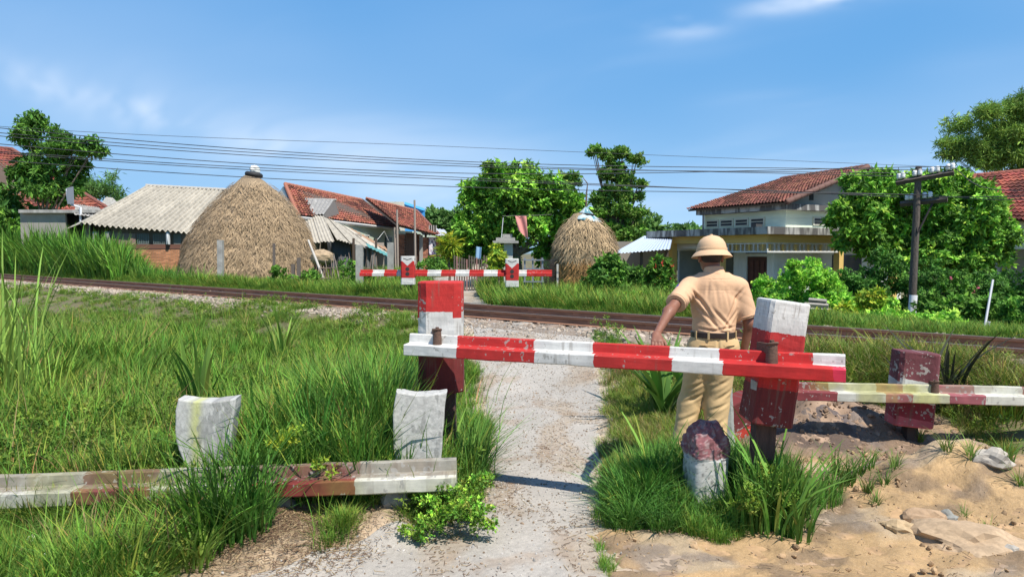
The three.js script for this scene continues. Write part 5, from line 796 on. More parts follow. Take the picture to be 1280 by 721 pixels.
// clay tiles, each a small curved piece with its own tone, joined course by course
function tileRoof(t, corners, rows, cols, base, seed, name = 'roof_tiles') {
  const [A, B, Cc, D] = corners, r = RNG(seed), P = (u, v) => A.clone().lerp(B, u).lerp(D.clone().lerp(Cc, u), v);
  const nrm = B.clone().sub(A).cross(D.clone().sub(A)).normalize(); if (nrm.y < 0) nrm.negate();
  for (let j = 0; j < rows; j++) {
    const pos = [], col = [];
    for (let i = 0; i < cols; i++) {
      const k = 0.62 + 0.7 * r(), dark = fbm2(i * 0.22, j * 0.3, 3, seed) > 0.60 ? 0.5 : 1, c = [base[0] * k * dark, base[1] * k * dark * (0.85 + 0.3 * r()), base[2] * k * dark], lo = 0.055 + 0.02 * r(), v0 = j / rows - 0.25 / rows, v1 = (j + 1) / rows;
      const q = []; for (let s = 0; s <= 4; s++) { const u = (i + s / 4) / cols, w = 0.028 * Math.cos(s / 4 * 2 * Math.PI); q.push([P(u, v0).addScaledVector(nrm, lo + w), P(u, v1).addScaledVector(nrm, 0.012 + w * 0.8), P(u, v0).addScaledVector(nrm, lo + w - 0.03)]); }
      for (let s = 0; s < 4; s++) for (const p of [q[s][0], q[s + 1][0], q[s + 1][1], q[s][0], q[s + 1][1], q[s][1], q[s][2], q[s + 1][2], q[s + 1][0], q[s][2], q[s + 1][0], q[s][0]]) { pos.push(p.x, p.y, p.z); col.push(...c); }
    }
    const g = new THREE.BufferGeometry(); g.setAttribute('position', new THREE.Float32BufferAttribute(pos, 3)); g.setAttribute('color', new THREE.Float32BufferAttribute(col, 3)); g.computeVertexNormals();
    part(t, 'tile_course', g, TILE);
  }
  part(t, 'roof_deck', slab(A.clone().addScaledVector(nrm, -0.02), B.clone().addScaledVector(nrm, -0.02), Cc.clone().addScaledVector(nrm, -0.02), D.clone().addScaledVector(nrm, -0.02), 1, 1, 0.06), M([0.10, 0.07, 0.05]));
}
const TILE = M([1, 1, 1], 0.9, { vertexColors: true });
function ridgeCaps(t, a, b, n, c, r0 = 0.10) { const gs = []; for (let i = 0; i < n; i++) { const p = a.clone().lerp(b, i / n), q = a.clone().lerp(b, (i + 1.12) / n); gs.push(limb([p, q], r0 * 1.06, r0 * 0.9, 8, i, 0.02)); } part(t, 'ridge_tiles', join(gs), M(c, 0.9)); }
function brickWall(t, a, b, y0, y1, seed, tone, name = 'brick_courses', skip = () => false) {   // bricks joined into one part: far too small to tell apart
  const d = b.clone().sub(a); d.y = 0; const L = d.length(), u = d.clone().normalize(), yaw = -Math.atan2(d.z, d.x), r = RNG(seed), gs = [];
  part(t, 'mortar_wall', wall(a, b, y0, y1, 0.08), M([0.34, 0.27, 0.21], 0.95));
  for (let j = 0, y = y0; y < y1 - 0.06; j++, y += 0.072) for (let x = (j % 2) * -0.11; x < L; x += 0.225) { const cx = clamp(x + 0.11, 0.1, L - 0.1), p = a.clone().addScaledVector(u, cx); if (skip(cx, y)) continue; const k = 0.7 + 0.6 * r(); gs.push(colour(bx(0.205, 0.060, 0.11 + 0.008 * r(), p.x, y + 0.034, p.z, yaw), tone.map((c) => c * k))); }
  part(t, name, join(gs), M([1, 1, 1], 0.95, { vertexColors: true }), 'stuff');
}
const plaster = (c, seed) => Mtex(mottled(c, 0.22, 5, seed), 0.92, { bumpMap: grainTex, bumpScale: 0.004 });
const DARKWOOD = M([0.10, 0.07, 0.05], 0.9), PLAINWALL = M([0.33, 0.29, 0.24], 0.95);  // second: one even wall colour for back, inner and side walls
const concMat = Mtex(mottled([0.36, 0.345, 0.31], 0.45, 6, 231, 256, 0.15), 0.95, { bumpMap: coarseTex, bumpScale: 0.01 });
const ground0 = (p) => groundY(p.x, p.z);

{ // ---- shed under pale corrugated sheets
  const A = at(101, 281, 34.4), B = at(243, 294, 35.4), Cc = at(292, 239, 39.5), D = at(184, 233, 38.6), base = onG((175 - 640) / F * 35.5, 35.5), t = thing('brick_shed', 'low brick shed under a pale corrugated cement roof beside the big haystack', 'shed', base);
  sheetRoof(t, [A, B, Cc, D], 3, 7, fibroMats, { seed: 4, pitch: 0.24, amp: 0.07 });
  sheetRoof(t, [at(72, 292, 38.5), A.clone().add(V(0, 0.01, 0.01)), D.clone().add(V(-0.02, -0.02, 0)), D.clone().add(V(-0.4, -0.02, -0.6))], 2, 2, fibroMats, { seed: 6 });
  ridgeCaps(t, D.clone().add(V(-0.1, 0.05, 0)), Cc.clone().add(V(0.1, 0.05, 0)), 12, [0.40, 0.37, 0.32], 0.09);
  const y0 = ground0(base) - 0.1, a = at(140, 330, 34.9), b = at(262, 335, 35.8), Y = (py) => at(0, py, 34).y, yb = Y(311), yw = Y(305), yt = Y(291); a.y = b.y = 0; brickWall(t, a, b, y0, yb, 7, [0.55, 0.25, 0.125]);
  part(t, 'sill_beam', wall(a, b, yb + 0.005, yw, 0.16), M([0.17, 0.075, 0.05], 0.9));
  const back = V(-0.8, 0, -1.4); part(t, 'back_wall', wall(a.clone().add(back), b.clone().add(back), y0, yt + 0.4, 0.1), PLAINWALL);
  part(t, 'wall_panel', wall(a.clone(), a.clone().lerp(b, 0.24), yw + 0.005, yt, 0.06), M([0.26, 0.17, 0.13], 0.9));
  for (const [u0, u1] of [[0.26, 0.37], [0.42, 0.56], [0.63, 0.70]]) { const p = a.clone().lerp(b, u0), q = a.clone().lerp(b, u1), n = 6, yk = (yt - yw) / 5; const fr = part(t, 'mesh_window', join([wall(p, q, yw + 0.01, yw + 0.05, 0.05), wall(p, q, yt - 0.05, yt - 0.01, 0.05)]), M([0.16, 0.17, 0.15])); const gs = []; for (let i = 0; i <= n; i++) gs.push(bar(p.clone().lerp(q, i / n).setY(yw + 0.05), p.clone().lerp(q, i / n).setY(yt - 0.05), 0.016)); for (let i = 1; i < 5; i++) gs.push(bar(p.clone().setY(yw + i * yk), q.clone().setY(yw + i * yk), 0.012)); part(fr, 'wire_mesh', join(gs), M([0.22, 0.28, 0.26], 0.7)); }
  { const p = a.clone().lerp(b, 0.585); part(t, 'white_post', limb([V(p.x, yw, p.z + 0.15), V(p.x, yt + 0.1, p.z + 0.15)], 0.10, 0.10, 10, 1, 0.02), M([0.55, 0.56, 0.55], 0.8)); }
  part(t, 'right_wall', wall(a.clone().lerp(b, 0.72), b, yw + 0.005, yt + 0.1, 0.06), M([0.24, 0.17, 0.13], 0.95));
  for (const [px, d] of [[119, 34.8], [134, 34.8]]) { const p = at(px, 300, d); part(t, 'post', bar(V(p.x, y0, p.z), V(p.x, Y(289), p.z), 0.18), concMat); }
}
{ // ---- concrete hut and the tiled house behind it
  const d = 36.5, base = gAt(80, d), t = thing('concrete_hut', 'small grey concrete hut with flat roof and dark doorway behind the reeds', 'hut', base), y0 = base.y - 0.1, X = (px, dd = d) => (px - 640) / F * dd, top = at(80, 264, d).y;
  part(t, 'front_wall', metreUV(wall(V(X(28), 0, -d), V(X(84), 0, -d), y0, top, 0.15), 0.5), plaster([0.33, 0.305, 0.255], 241));
  part(t, 'side_wall', wall(V(X(28), 0, -d - 0.08), V(X(28), 0, -d - 2.5), y0, top, 0.15), concMat); part(t, 'back_wall', wall(V(X(28), 0, -d - 2.58), V(X(112), 0, -d - 2.58), y0, top, 0.15), PLAINWALL);
  part(t, 'roof_slab', slab(at(22, 262, d - 0.3), at(118, 262, d - 0.3), at(118, 262, d - 0.3).add(V(0, 0, -3)), at(22, 262, d - 0.3).add(V(0, 0, -3)), 1, 1, 0.16), concMat);
  part(t, 'post', bar(V(X(110), y0, -d), V(X(110), top - 0.02, -d), 0.2), concMat);
  const pp = [at(83, 236, d - 0.2), at(84, 250, d - 0.2), at(89, 256, d - 0.2), at(100, 259, d - 0.35), at(100, 282, d - 0.35)]; part(t, 'drain_pipe', limb(pp, 0.06, 0.06, 8, 1, 0), M([0.62, 0.63, 0.64], 0.5));
  part(t, 'grey_panel', slab(at(84, 255, d - 0.3), at(92, 255, d - 0.35), at(91, 233, d - 0.35), at(83, 235, d - 0.3), 1, 1, 0.03), M([0.26, 0.28, 0.31], 0.6));
  part(t, 'side_roof_sheet', smoothSlab(at(92, 268, 36), at(140, 273, 36), at(122, 259, 37.5), at(94, 255, 37.5), 30, 2, 0.01, (u) => 0.03 * Math.cos(u * 62)), greyFibro);
  const hb = gAt(30, 47), h = thing('tiled_house', 'house with dark red tiled roof behind the hut and the leafy tree', 'house', hb);
  const A = at(-150, 276, 43.5), B = at(136, 261, 44.5), Cc = at(14, 186, 49), D = at(-150, 172, 49); tileRoof(h, [A, B, Cc, D], 26, 40, [0.29, 0.085, 0.055], 243);
  ridgeCaps(h, B, Cc, 22, [0.20, 0.075, 0.055], 0.12); ridgeCaps(h, D, Cc, 20, [0.20, 0.075, 0.055], 0.12);
  part(h, 'wall', wall(V(A.x + 0.4, 0, -45), V(B.x - 2, 0, -45.3), hb.y - 0.1, 3.2, 0.2), plaster([0.5, 0.49, 0.43], 245));
  part(h, 'side_wall', wall(V(B.x - 2, 0, -45.4), V(B.x - 3, 0, -52), hb.y - 0.1, 3.2, 0.2), concMat);
  const k = gAt(128, 58), ch = thing('grey_gable_house', 'low grey gable peeking out beyond the hut roof', 'house', k); part(ch, 'gable', slab(at(118, 264, 58), at(158, 264, 58), at(140, 247, 59), at(132, 246, 59), 1, 1, 0.2), concMat); part(ch, 'wall', wall(at(121, 262, 58.3), at(155, 262, 58.3), k.y - 0.1, at(140, 264, 58.3).y, 0.2), concMat);
}
{ // ---- ramshackle shed between haystack and path
  const at = (x, y, d) => at_(x, y, d * 1.17), gAt = (x, d) => gAt_(x, d * 1.17);
  const base = gAt(425, 26), t = thing('ramshackle_shed', 'ramshackle dark shed with sagging corrugated roof right of the big haystack', 'shed', base), y0 = base.y - 0.1;
  const mats = [greyFibro, fibroMats[1], fibroMats[0]];
  sheetRoof(t, [at(350, 271, 27.4), at(404, 269, 27.4), at(417, 250, 29.2), at(350, 248, 29.2)], 1, 3, [greyFibro], { seed: 9, name: 'upper_roof_sheet' });
  part(t, 'gable_end', join([slab(at(403, 270, 27.35), at(428, 280, 29.5), at(418, 250, 29.15), at(417, 250, 29.1), 1, 1, 0.04)]), M([0.16, 0.145, 0.13], 0.95));
  ridgeCaps(t, at(350, 248, 29.25), at(419, 250, 29.2), 8, [0.33, 0.31, 0.28], 0.06);
  sheetRoof(t, [at(350, 304, 25.2), at(418, 304, 25.0), at(404, 271, 27.3), at(350, 269, 27.3)], 1, 4, fibroMats, { seed: 10, name: 'lower_roof_sheet' });
  sheetRoof(t, [at(419, 300, 25.6), at(487, 320, 27.2), at(428, 281, 29.4), at(403, 272, 27.2)], 1, 4, fibroMats, { seed: 11, name: 'lean_to_sheet' });
  part(t, 'rusty_edge_sheet', smoothSlab(at(428, 286, 28.9), at(486, 316, 27.6), at(480, 309, 28.3), at(425, 279, 29.7), 40, 2, 0.012, (u) => 0.05 + 0.02 * Math.cos(u * 70)), M([0.33, 0.20, 0.12], 0.9));
  part(t, 'teal_sheet', smoothSlab(at(459, 308, 26.1), at(488, 322, 26.9), at(486, 317, 27.2), at(456, 303, 26.6), 20, 2, 0.012, (u) => 0.02 * Math.cos(u * 40)), M([0.10, 0.28, 0.27], 0.6));
  const tarp = (name, p, c, s) => part(t, name, smoothSlab(...p, 24, 18, 0.01, (u, v) => 0.28 * (fbm2(u * 3.5 + s, v * 1.6, 3, s) - 0.5)), M(c, 0.75));
  tarp('tarpaulin_wall', [at(410, 342, 26), at(441, 342, 26), at(436, 300, 26.4), at(408, 302, 26)], [0.075, 0.078, 0.085], 3);
  part(t, 'inner_wall', wall(at(385, 330, 27), at(452, 330, 28), y0, 2.5, 0.06), PLAINWALL); part(t, 'side_wall', wall(at(452, 330, 28), at(480, 330, 28.2), y0, 2.1, 0.06), PLAINWALL);
  for (const [p0, p1, i] of [[444, 450, 0], [451, 457, 1], [458, 463, 2], [464, 471, 3]]) part(t, 'wall_board', slab(at(p0, 342, 26.4), at(p1, 343, 26.6), at(p1 - 1, 306 + i * 2, 26.6), at(p0, 304 + i * 2, 26.4), 1, 1, 0.03), M([0.24 - 0.03 * i, 0.235 - 0.03 * i, 0.225 - 0.03 * i], 0.95));
  for (const [px, d] of [[404, 26], [442, 26], [470, 26.8]]) { const p = at(px, 330, d); part(t, 'post', bar(V(p.x, y0, p.z), V(p.x, 2.25, p.z), 0.09), DARKWOOD); }
  const hb = onG(at(398, 0, 22.2).x, 26), hay = new THREE.SphereGeometry(0.42, 20, 14), hp = hay.attributes.position; for (let i = 0; i < hp.count; i++) { const v = V(hp.getX(i), hp.getY(i), hp.getZ(i)), n = 1 + 0.5 * (fbm3(v.x * 6, v.y * 6, v.z * 6, 3) - 0.5); hp.setXYZ(i, v.x * n, v.y * n * 0.7, v.z * n); } hay.computeVertexNormals(); hay.translate(hb.x, at_(0, 322, 26).y, -26);
  single('straw_bundle', 'small brown straw bundle under the eave of the dark shed', 'straw', hay, Mtex(mottled(STRAW, 0.6, 14, 251), 0.95, { bumpMap: grainTex, bumpScale: 0.05 }));
  const lp = []; for (let i = 0; i < 5; i++) { const p = V(hb.x + (i - 2) * 0.14, groundY(hb.x, -26), -26 + (i % 2) * 0.2); lp.push(limb([p, V(p.x, at_(0, 328, 26).y, p.z)], 0.03, 0.03, 6, i)); } single('straw_rack', 'rough stick rack that holds the small straw bundle', 'rack', join(lp), DARKWOOD);
  // stick fence: each stick its own part
  const fb = gAt_(430, 23.4), f = thing('stick_fence', 'crooked fence of thin sticks and branches in front of the dark shed', 'fence', fb), r = RNG(88), stick = [M([0.30, 0.22, 0.17], 0.95), M([0.20, 0.14, 0.10], 0.95), M([0.42, 0.33, 0.27], 0.95)];
  for (let i = 0; i < 34; i++) { const px = 402 + i * 2.15 + (r() - 0.5) * 2, p = gAt_(px, 23.4 + (r() - 0.5) * 0.5), h = 0.55 + 0.75 * r(); part(f, 'stick', limb(bend(p, p.clone().add(V((r() - 0.5) * 0.5, h, (r() - 0.5) * 0.2)), 0.08, i, 5), 0.020, 0.010, 5, i), stick[i % 3]); }
  for (const y of [0.45, 0.8]) part(f, 'rail', limb(bend(gAt_(400, 23.4).add(V(0, y, 0)), gAt_(474, 23.4).add(V(0, y - 0.1, 0)), 0.15, y * 100, 8), 0.022, 0.015, 6), stick[1]);
}
// ---- concrete fence posts along the far side of the line
[[275, 300, 348, 24.3, 0.18, 'slim grey concrete post in front of the big haystack'], [342, 304, 345, 22.6, 0.07, 'thin dark stake before the middle of the big haystack'], [236, 318, 350, 26.2, 0.10, 'short stake at the left foot of the big haystack'], [366, 330, 356, 22, 0.10, 'short weathered post at the right foot of the big haystack'], [373, 322, 358, 21.9, 0.10, 'dark stake beside the short weathered post'], [449, 306, 365, 20.4, 0.19, 'tall rough grey concrete post at the end of the far barrier beam'], [488, 303, 340, 24.5, 0.2, 'grey concrete post between the green house and brick house'], [697, 330, 372, 18.6, 0.05, 'thin pale stake beside the blue capped haystack'], [741, 325, 340, 20.4, 0.06, 'thin stake at the right side of the narrow haystack']].forEach(([px, y0, y1, d, w, label], i) => {
  const a = gAt(px, d), top = at(px, y0, d); a.y -= 0.1; const g = bar(a, top, w, w * 0.9), m = i === 0 || i > 4 && i < 7 ? concMat : M(i === 7 ? [0.5, 0.47, 0.42] : [0.15, 0.12, 0.10], 0.95);
  single(w > 0.12 ? 'fence_post' : 'fence_stake', label, w > 0.12 ? 'post' : 'stake', metreUV(g, 1), m, 'old fence posts beyond the track');
});
{ // ---- pale green house with red tiled roof
  const at = (x, y, d) => at_(x, y, d * 1.2), gAt = (x, d) => gAt_(x, d * 1.2);
  const A = at(372, 268, 25.8), B = at(497, 284, 31.5), Cc = at(452, 250, 35), D = at(356, 230, 29), base = gAt(450, 31), t = thing('green_house', 'pale green house with long red tiled roof behind the ramshackle shed', 'house', base), y0 = base.y - 0.15;
  tileRoof(t, [A, B, Cc, D], 15, 40, [0.30, 0.105, 0.062], 261); ridgeCaps(t, D, Cc, 24, [0.34, 0.13, 0.08], 0.10); ridgeCaps(t, A, D, 18, [0.34, 0.13, 0.08], 0.09); ridgeCaps(t, B, Cc, 18, [0.09, 0.06, 0.045], 0.10);
  const wa = A.clone().add(V(0.4, 0, -0.5)), wb = B.clone().add(V(-0.2, 0, -0.55)), pal = plaster([0.50, 0.57, 0.45], 263);
  part(t, 'front_wall', wall(wa, wb, y0, (A.y + B.y) / 2 - 0.12, 0.2), pal);
  part(t, 'fascia', bar(A.clone().add(V(-0.05, -0.10, 0.05)), B.clone().add(V(0.05, -0.10, 0.05)), 0.10, 0.22, Math.PI / 2), M([0.66, 0.66, 0.63], 0.8));
  part(t, 'end_wall', wall(wb.clone().add(V(0, 0, -0.12)), wb.clone().add(V(1.6, 0, -4.5)), y0, B.y - 0.15, 0.2), pal);
  part(t, 'gable_wall', slab(A.clone().add(V(-0.25, -0.1, -0.2)), A.clone().add(V(-4.2, -0.4, -6.5)), D.clone().add(V(-0.15, -0.12, -0.1)), D.clone().add(V(-0.1, -0.12, -0.05)), 1, 1, 0.12), plaster([0.62, 0.62, 0.56], 265));
  for (const k of [[0.55, 0.62], [0.84, 0.92]]) { const p = wa.clone().lerp(wb, k[0]), q = wa.clone().lerp(wb, k[1]), off = V(0.10, 0, 0.12); const w = part(t, 'window', wall(p.add(off), q.add(off), y0 + 1.2, y0 + 1.95, 0.05), M([0.06, 0.08, 0.075], 0.3)); part(w, 'window_frame', join([wall(p.clone().add(V(0.02, 0, 0.03)), q.clone().add(V(0.02, 0, 0.03)), y0 + 1.94, y0 + 2.0, 0.06), wall(p.clone().add(V(0.02, 0, 0.03)), q.clone().add(V(0.02, 0, 0.03)), y0 + 1.14, y0 + 1.2, 0.06)]), M([0.6, 0.62, 0.58])); }
  const cl = at(470, 300, 30); single('clothes_line', 'thin drooping white line hung before the pale green wall', 'line', join([limb([at(462, 307, 27.6), at(472, 299, 27.8), at(480, 289, 28), at(485, 300, 28.2), at(488, 304, 28.3)], 0.014, 0.014, 5), bar(at(488, 304, 28.3), gAt(488, 28.3), 0.05)]), M([0.6, 0.6, 0.57], 0.8));
}
{ // ---- brick house with veranda
  const at = (x, y, d) => at_(x, y, d * 1.16), gAt = (x, d) => gAt_(x, d * 1.16);
  const A = at(497, 281, 28.4), B = at(549, 294, 31), Cc = at(521, 264, 34), D = at(457, 248, 33), base = gAt(525, 30), t = thing('brick_house', 'brick house with red tiled roof and shaded veranda left of the round tree', 'house', base), y0 = base.y - 0.15;
  tileRoof(t, [A, B, Cc, D], 14, 26, [0.29, 0.098, 0.058], 271); ridgeCaps(t, D, Cc, 16, [0.30, 0.12, 0.08], 0.09); ridgeCaps(t, B, Cc, 12, [0.20, 0.09, 0.07], 0.09);
  const a = at(494, 320, 30.2), m1 = at(527, 320, 30.6), b = at(549, 320, 31.2), tone = [0.36, 0.15, 0.09]; for (const p of [a, m1, b]) p.y = 0;
  brickWall(t, m1, b, y0, B.y - 0.1, 5, tone); brickWall(t, a, m1.clone().add(V(-0.05, 0, 0)), y0, B.y + 0.05, 6, tone, 'brick_courses', (x) => x > 0.45 && x < 1.0);
  const dz = V(0.03, 0, 0.13); part(t, 'door', wall(a.clone().lerp(m1, 0.38).add(dz), a.clone().lerp(m1, 0.82).add(dz), y0, y0 + 2.05, 0.05), M([0.11, 0.06, 0.04], 0.7)); part(t, 'pillar', bar(V(m1.x, y0, m1.z + 0.2), V(m1.x, B.y, m1.z + 0.2), 0.16), concMat);
  const wv = part(t, 'vent_window', wall(m1.clone().lerp(b, 0.42).add(dz), m1.clone().lerp(b, 0.82).add(dz), y0 + 2.1, y0 + 2.45, 0.04), M([0.04, 0.035, 0.03])); for (const k of [0.42, 0.55, 0.68, 0.82]) { const p = m1.clone().lerp(b, k).add(V(0.03, 0, 0.17)); part(wv, 'bar', bar(V(p.x, y0 + 2.1, p.z), V(p.x, y0 + 2.45, p.z), 0.03), M([0.55, 0.52, 0.46])); }
  const pt = part(t, 'notice', wall(m1.clone().lerp(b, 0.38).add(V(0.04, 0, 0.15)), m1.clone().lerp(b, 0.78).add(V(0.04, 0, 0.15)), y0 + 0.95, y0 + 1.85, 0.03), Mtex(texFn(32, 64, (u, v) => { const k = fbm2(u * 7, v * 9, 3, 19); return lin(k > 0.60 ? [0.12, 0.09, 0.16] : k < 0.36 ? [0.55, 0.30, 0.34] : [0.66, 0.66, 0.68]); }), 0.8));
  for (const [px, d, y1] of [[497, 28.3, 262], [519, 28.2, 250], [494, 28.6, 284]]) { const p = at(px, 330, d), q = at(px - 1, y1, d); part(t, 'veranda_post', limb([V(p.x, y0, p.z), V(q.x, q.y, q.z)], 0.06, 0.05, 7, px), M([0.34, 0.28, 0.23], 0.95)); }
}
{ // ---- blue and cream building, metal roof
  const b = gAt(500, 46), t = thing('blue_building', 'cream building with bright blue parapet frame rising behind the tiled roofs', 'building', b), P = (px, py, d = 46) => at(px, py, d);
  const tp = P(470, 252).y; part(t, 'cream_wall', bx(2.7, tp - b.y + 0.2, 3, P(476, 0).x, (tp + b.y - 0.2) / 2, -47.6), plaster([0.66, 0.62, 0.50], 281));
  const x0 = P(500, 0).x, x1 = P(527, 0, 47).x, blue = M([0.055, 0.31, 0.66], 0.6); part(t, 'blue_wall', wall(V(x0, 0, -46.6), V(x1, 0, -47.4), b.y - 0.2, tp - 1.0, 0.2), blue);
  for (const [px, d] of [[500, 46.4], [515, 46.9], [527, 47.3]]) { const p = P(px, 0, d); part(t, 'parapet_post', bar(V(p.x, tp - 1.0, p.z), V(p.x, tp - (px - 500) * 0.016, p.z), 0.22), blue); }
  part(t, 'parapet_beam', bar(V(x0, tp - 0.1, -46.4), V(x1, tp - 0.5, -47.3), 0.22), blue); part(t, 'pale_panel', wall(V(x0 + 0.1, 0, -46.9), V(x1 - 0.1, 0, -47.5), tp - 1.05, tp - 0.55, 0.1), M([0.45, 0.62, 0.78], 0.7));
  const q = gAt(545, 38), u = thing('metal_roof_shelter', 'grey metal roof shelter between the brick house and round tree', 'shelter', q); part(u, 'roof_sheet', smoothSlab(at(528, 293, 36), at(562, 295, 35), at(556, 287, 38), at(518, 282, 38), 40, 2, 0.02, (k) => 0.02 * Math.cos(k * 60)), M([0.48, 0.50, 0.52], 0.5)); for (const px of [532, 560]) part(u, 'post', bar(gAt(px, 36.4), at(px, 291, 36.4), 0.1), DARKWOOD); part(u, 'back_wall', wall(at(526, 0, 37.6), at(564, 0, 37.6), q.y, 2.4, 0.1), PLAINWALL);
}
{ // ---- tin roofed shed beside the porch
  const b = gAt(800, 25.5), t = thing('tin_roof_shed', 'dark open shed with pale blue tin roof left of the yellow porch', 'shed', b);
  part(t, 'tin_roof', smoothSlab(at(766, 317, 23.5), at(838, 311, 23.2), at(842, 292, 27), at(806, 295, 27.5), 70, 2, 0.012, (u) => 0.018 * Math.cos(u * 100)), M([0.55, 0.62, 0.70], 0.42, { metalness: 0.25 }));
  part(t, 'back_wall', wall(at(768, 0, 26.8), at(846, 0, 26.4), b.y - 0.1, 2.05, 0.08), PLAINWALL); part(t, 'side_wall', wall(at(768, 0, 26.7), at(768, 0, 23.9), b.y - 0.1, 1.85, 0.06), PLAINWALL);
  for (const px of [770, 802, 834]) part(t, 'post', bar(gAt(px, 23.7), at(px, 314, 23.7), 0.09), DARKWOOD); part(t, 'cross_rail', bar(at(783, 337, 23.6), at(802, 337, 23.6), 0.05), M([0.4, 0.4, 0.38]));
}
{ // ---- yellow house on the right
  const th = 0.503, O = V(7.95, -0.25, -22), Q = (x, y, z) => V(O.x + x * Math.cos(th) + z * Math.sin(th), y + O.y, O.z - x * Math.sin(th) + z * Math.cos(th)), base = Q(3, 0, -3); base.y = -0.4;
  const t = thing('yellow_house', 'old two level house with yellow porch, weathered grey eaves and dark red tiled roof', 'house', base), y0 = -0.15;
  const B3 = (x0, x1, ya, yb, z0, z1) => { const g = new THREE.BoxGeometry(x1 - x0, yb - ya, z1 - z0).toNonIndexed(); g.rotateY(th); const c = Q((x0 + x1) / 2, (ya + yb) / 2, (z0 + z1) / 2); g.translate(c.x, c.y, c.z); return g; };
  const yellow = plaster([0.72, 0.49, 0.16], 291), white = plaster([0.74, 0.77, 0.73], 293), pgreen = plaster([0.72, 0.79, 0.62], 295), weath = Mtex(texFn(512, 128, (u, v) => { const k = fbm2(u * 60, v * 9, 5, 297), m = fbm2(u * 16, v * 3, 4, 299); const w = ss(0.44, 0.62, k * 0.6 + m * 0.4); return lin([0.10, 0.095, 0.09].map((c, n) => lerp(c, [0.42, 0.41, 0.38][n], w))); }), 0.95, { bumpMap: coarseTex, bumpScale: 0.02 });
  const sUV = (g) => metreUV(g, 0.12);
  part(t, 'porch_slab', sUV(B3(-0.25, 8.5, 2.45, 2.68, -5.5, 0.25)), weath);
  part(t, 'porch_beam', join([B3(0, 0.2, 2.20, 2.448, -5.35, 0), B3(0.202, 7.5, 2.20, 2.448, -0.2, 0)]), yellow);
  for (const [x, z] of [[0.1, -2.0], [0.1, -4.4], [0.1, -5.24], [3.6, -0.1], [6.6, -0.1]]) part(t, 'column', B3(x - 0.11, x + 0.11, y0, 2.198, z - 0.11, z + 0.11), yellow);
  part(t, 'rolled_awning', join([B3(0.24, 0.36, 2.02, 2.19, -4.25, -2.15)]), M([0.66, 0.66, 0.64], 0.8));
  // hanging grille under the beam round the corner
  const gr = part(t, 'grille', join([B3(0.04, 0.10, 1.88, 1.93, -1.88, 0.0), B3(0.04, 0.10, 2.15, 2.195, -1.88, 0.0), B3(0.11, 3.48, 1.88, 1.93, -0.10, -0.04), B3(0.11, 3.48, 2.15, 2.195, -0.10, -0.04)]), M([0.62, 0.62, 0.60], 0.7));
  for (let i = 0; i < 11; i++) part(gr, 'grille_bar', B3(0.045, 0.095, 1.932, 2.148, -1.85 + i * 0.18, -1.81 + i * 0.18), i % 3 ? M([0.55, 0.54, 0.5]) : yellow); for (let i = 0; i < 17; i++) part(gr, 'grille_bar', B3(0.2 + i * 0.2, 0.25 + i * 0.2, 1.932, 2.148, -0.095, -0.045), i % 3 ? M([0.55, 0.54, 0.5]) : yellow);
  // walls inside the porch
  part(t, 'porch_wall', join([B3(1.0, 1.15, y0, 2.445, -2.3, -1.72), B3(1.0, 1.15, 1.95, 2.445, -5.3, -2.3), B3(3.6, 3.7, y0, 2.445, -5.3, -0.82), B3(1.152, 3.598, y0, 2.445, -5.3, -5.2), B3(1.0, 1.15, y0, 2.445, -0.85, -0.55), B3(1.0, 1.15, 1.75, 2.445, -1.72, -0.85), B3(1.152, 8, y0, 2.445, -0.8, -0.65)]), white);
  part(t, 'door', B3(1.04, 1.09, y0, 1.74, -1.70, -0.87), M([0.075, 0.026, 0.02], 0.5)); const dl = t.children[t.children.length - 1]; for (const z of [-1.5, -1.27, -1.05]) part(dl, 'door_panel', B3(1.02, 1.038, y0 + 0.2, 1.6, z - 0.07, z + 0.07), M([0.10, 0.035, 0.025], 0.5));
  part(t, 'vent_slot', B3(0.985, 0.998, 1.84, 1.90, -1.75, -0.85), M([0.16, 0.15, 0.14]));
  part(t, 'window_glass', B3(4.0, 5.6, 0.6, 1.8, -0.648, -0.63), M([0.06, 0.07, 0.08], 0.1));
  // upper storey
  part(t, 'upper_wall', B3(2.7, 12, 2.682, 3.36, -5.5, -1.55), pgreen);
  part(t, 'eave_slab', sUV(B3(2.35, 10.3, 3.362, 3.56, -5.6, -1.25)), weath);
  for (let i = 0; i < 4; i++) { const z = -2.45 - i * 0.75, f = part(t, 'vent_grille', B3(2.655, 2.698, 2.86, 3.16, z - 0.66, z), M([0.64, 0.62, 0.48], 0.8)); for (const [q, h] of [[0.05, 0.10], [0.16, 0.21]]) part(f, 'vent_gap', B3(2.640, 2.654, 2.86 + q, 2.86 + h + 0.03, z - 0.60, z - 0.06), M([0.05, 0.05, 0.05])); }
  for (let i = 0; i < 2; i++) { const x = 4.1 + i * 1.0, f = part(t, 'vent_grille', B3(x, x + 0.85, 2.86, 3.16, -1.548, -1.51), M([0.64, 0.62, 0.48], 0.8)); for (const q of [0.05, 0.16]) part(f, 'vent_gap', B3(x + 0.06, x + 0.79, 2.86 + q, 2.94 + q, -1.508, -1.495), M([0.05, 0.05, 0.05])); }
  const A = Q(2.2, 3.60, -1.1), B = Q(2.2, 3.60, -5.9), Cc = Q(6.5, 4.92, -5.0), D = Q(6.5, 5.02, -1.1); tileRoof(t, [A, B, Cc, D], 24, 34, [0.20, 0.075, 0.05], 301); tileRoof(t, [Q(10.8, 3.6, -5.9), Q(10.8, 3.6, -1.1), D.clone(), Cc.clone()], 14, 20, [0.20, 0.075, 0.05], 302);
  ridgeCaps(t, D, Cc, 18, [0.16, 0.07, 0.055], 0.12); ridgeCaps(t, A, D, 14, [0.17, 0.09, 0.07], 0.10);
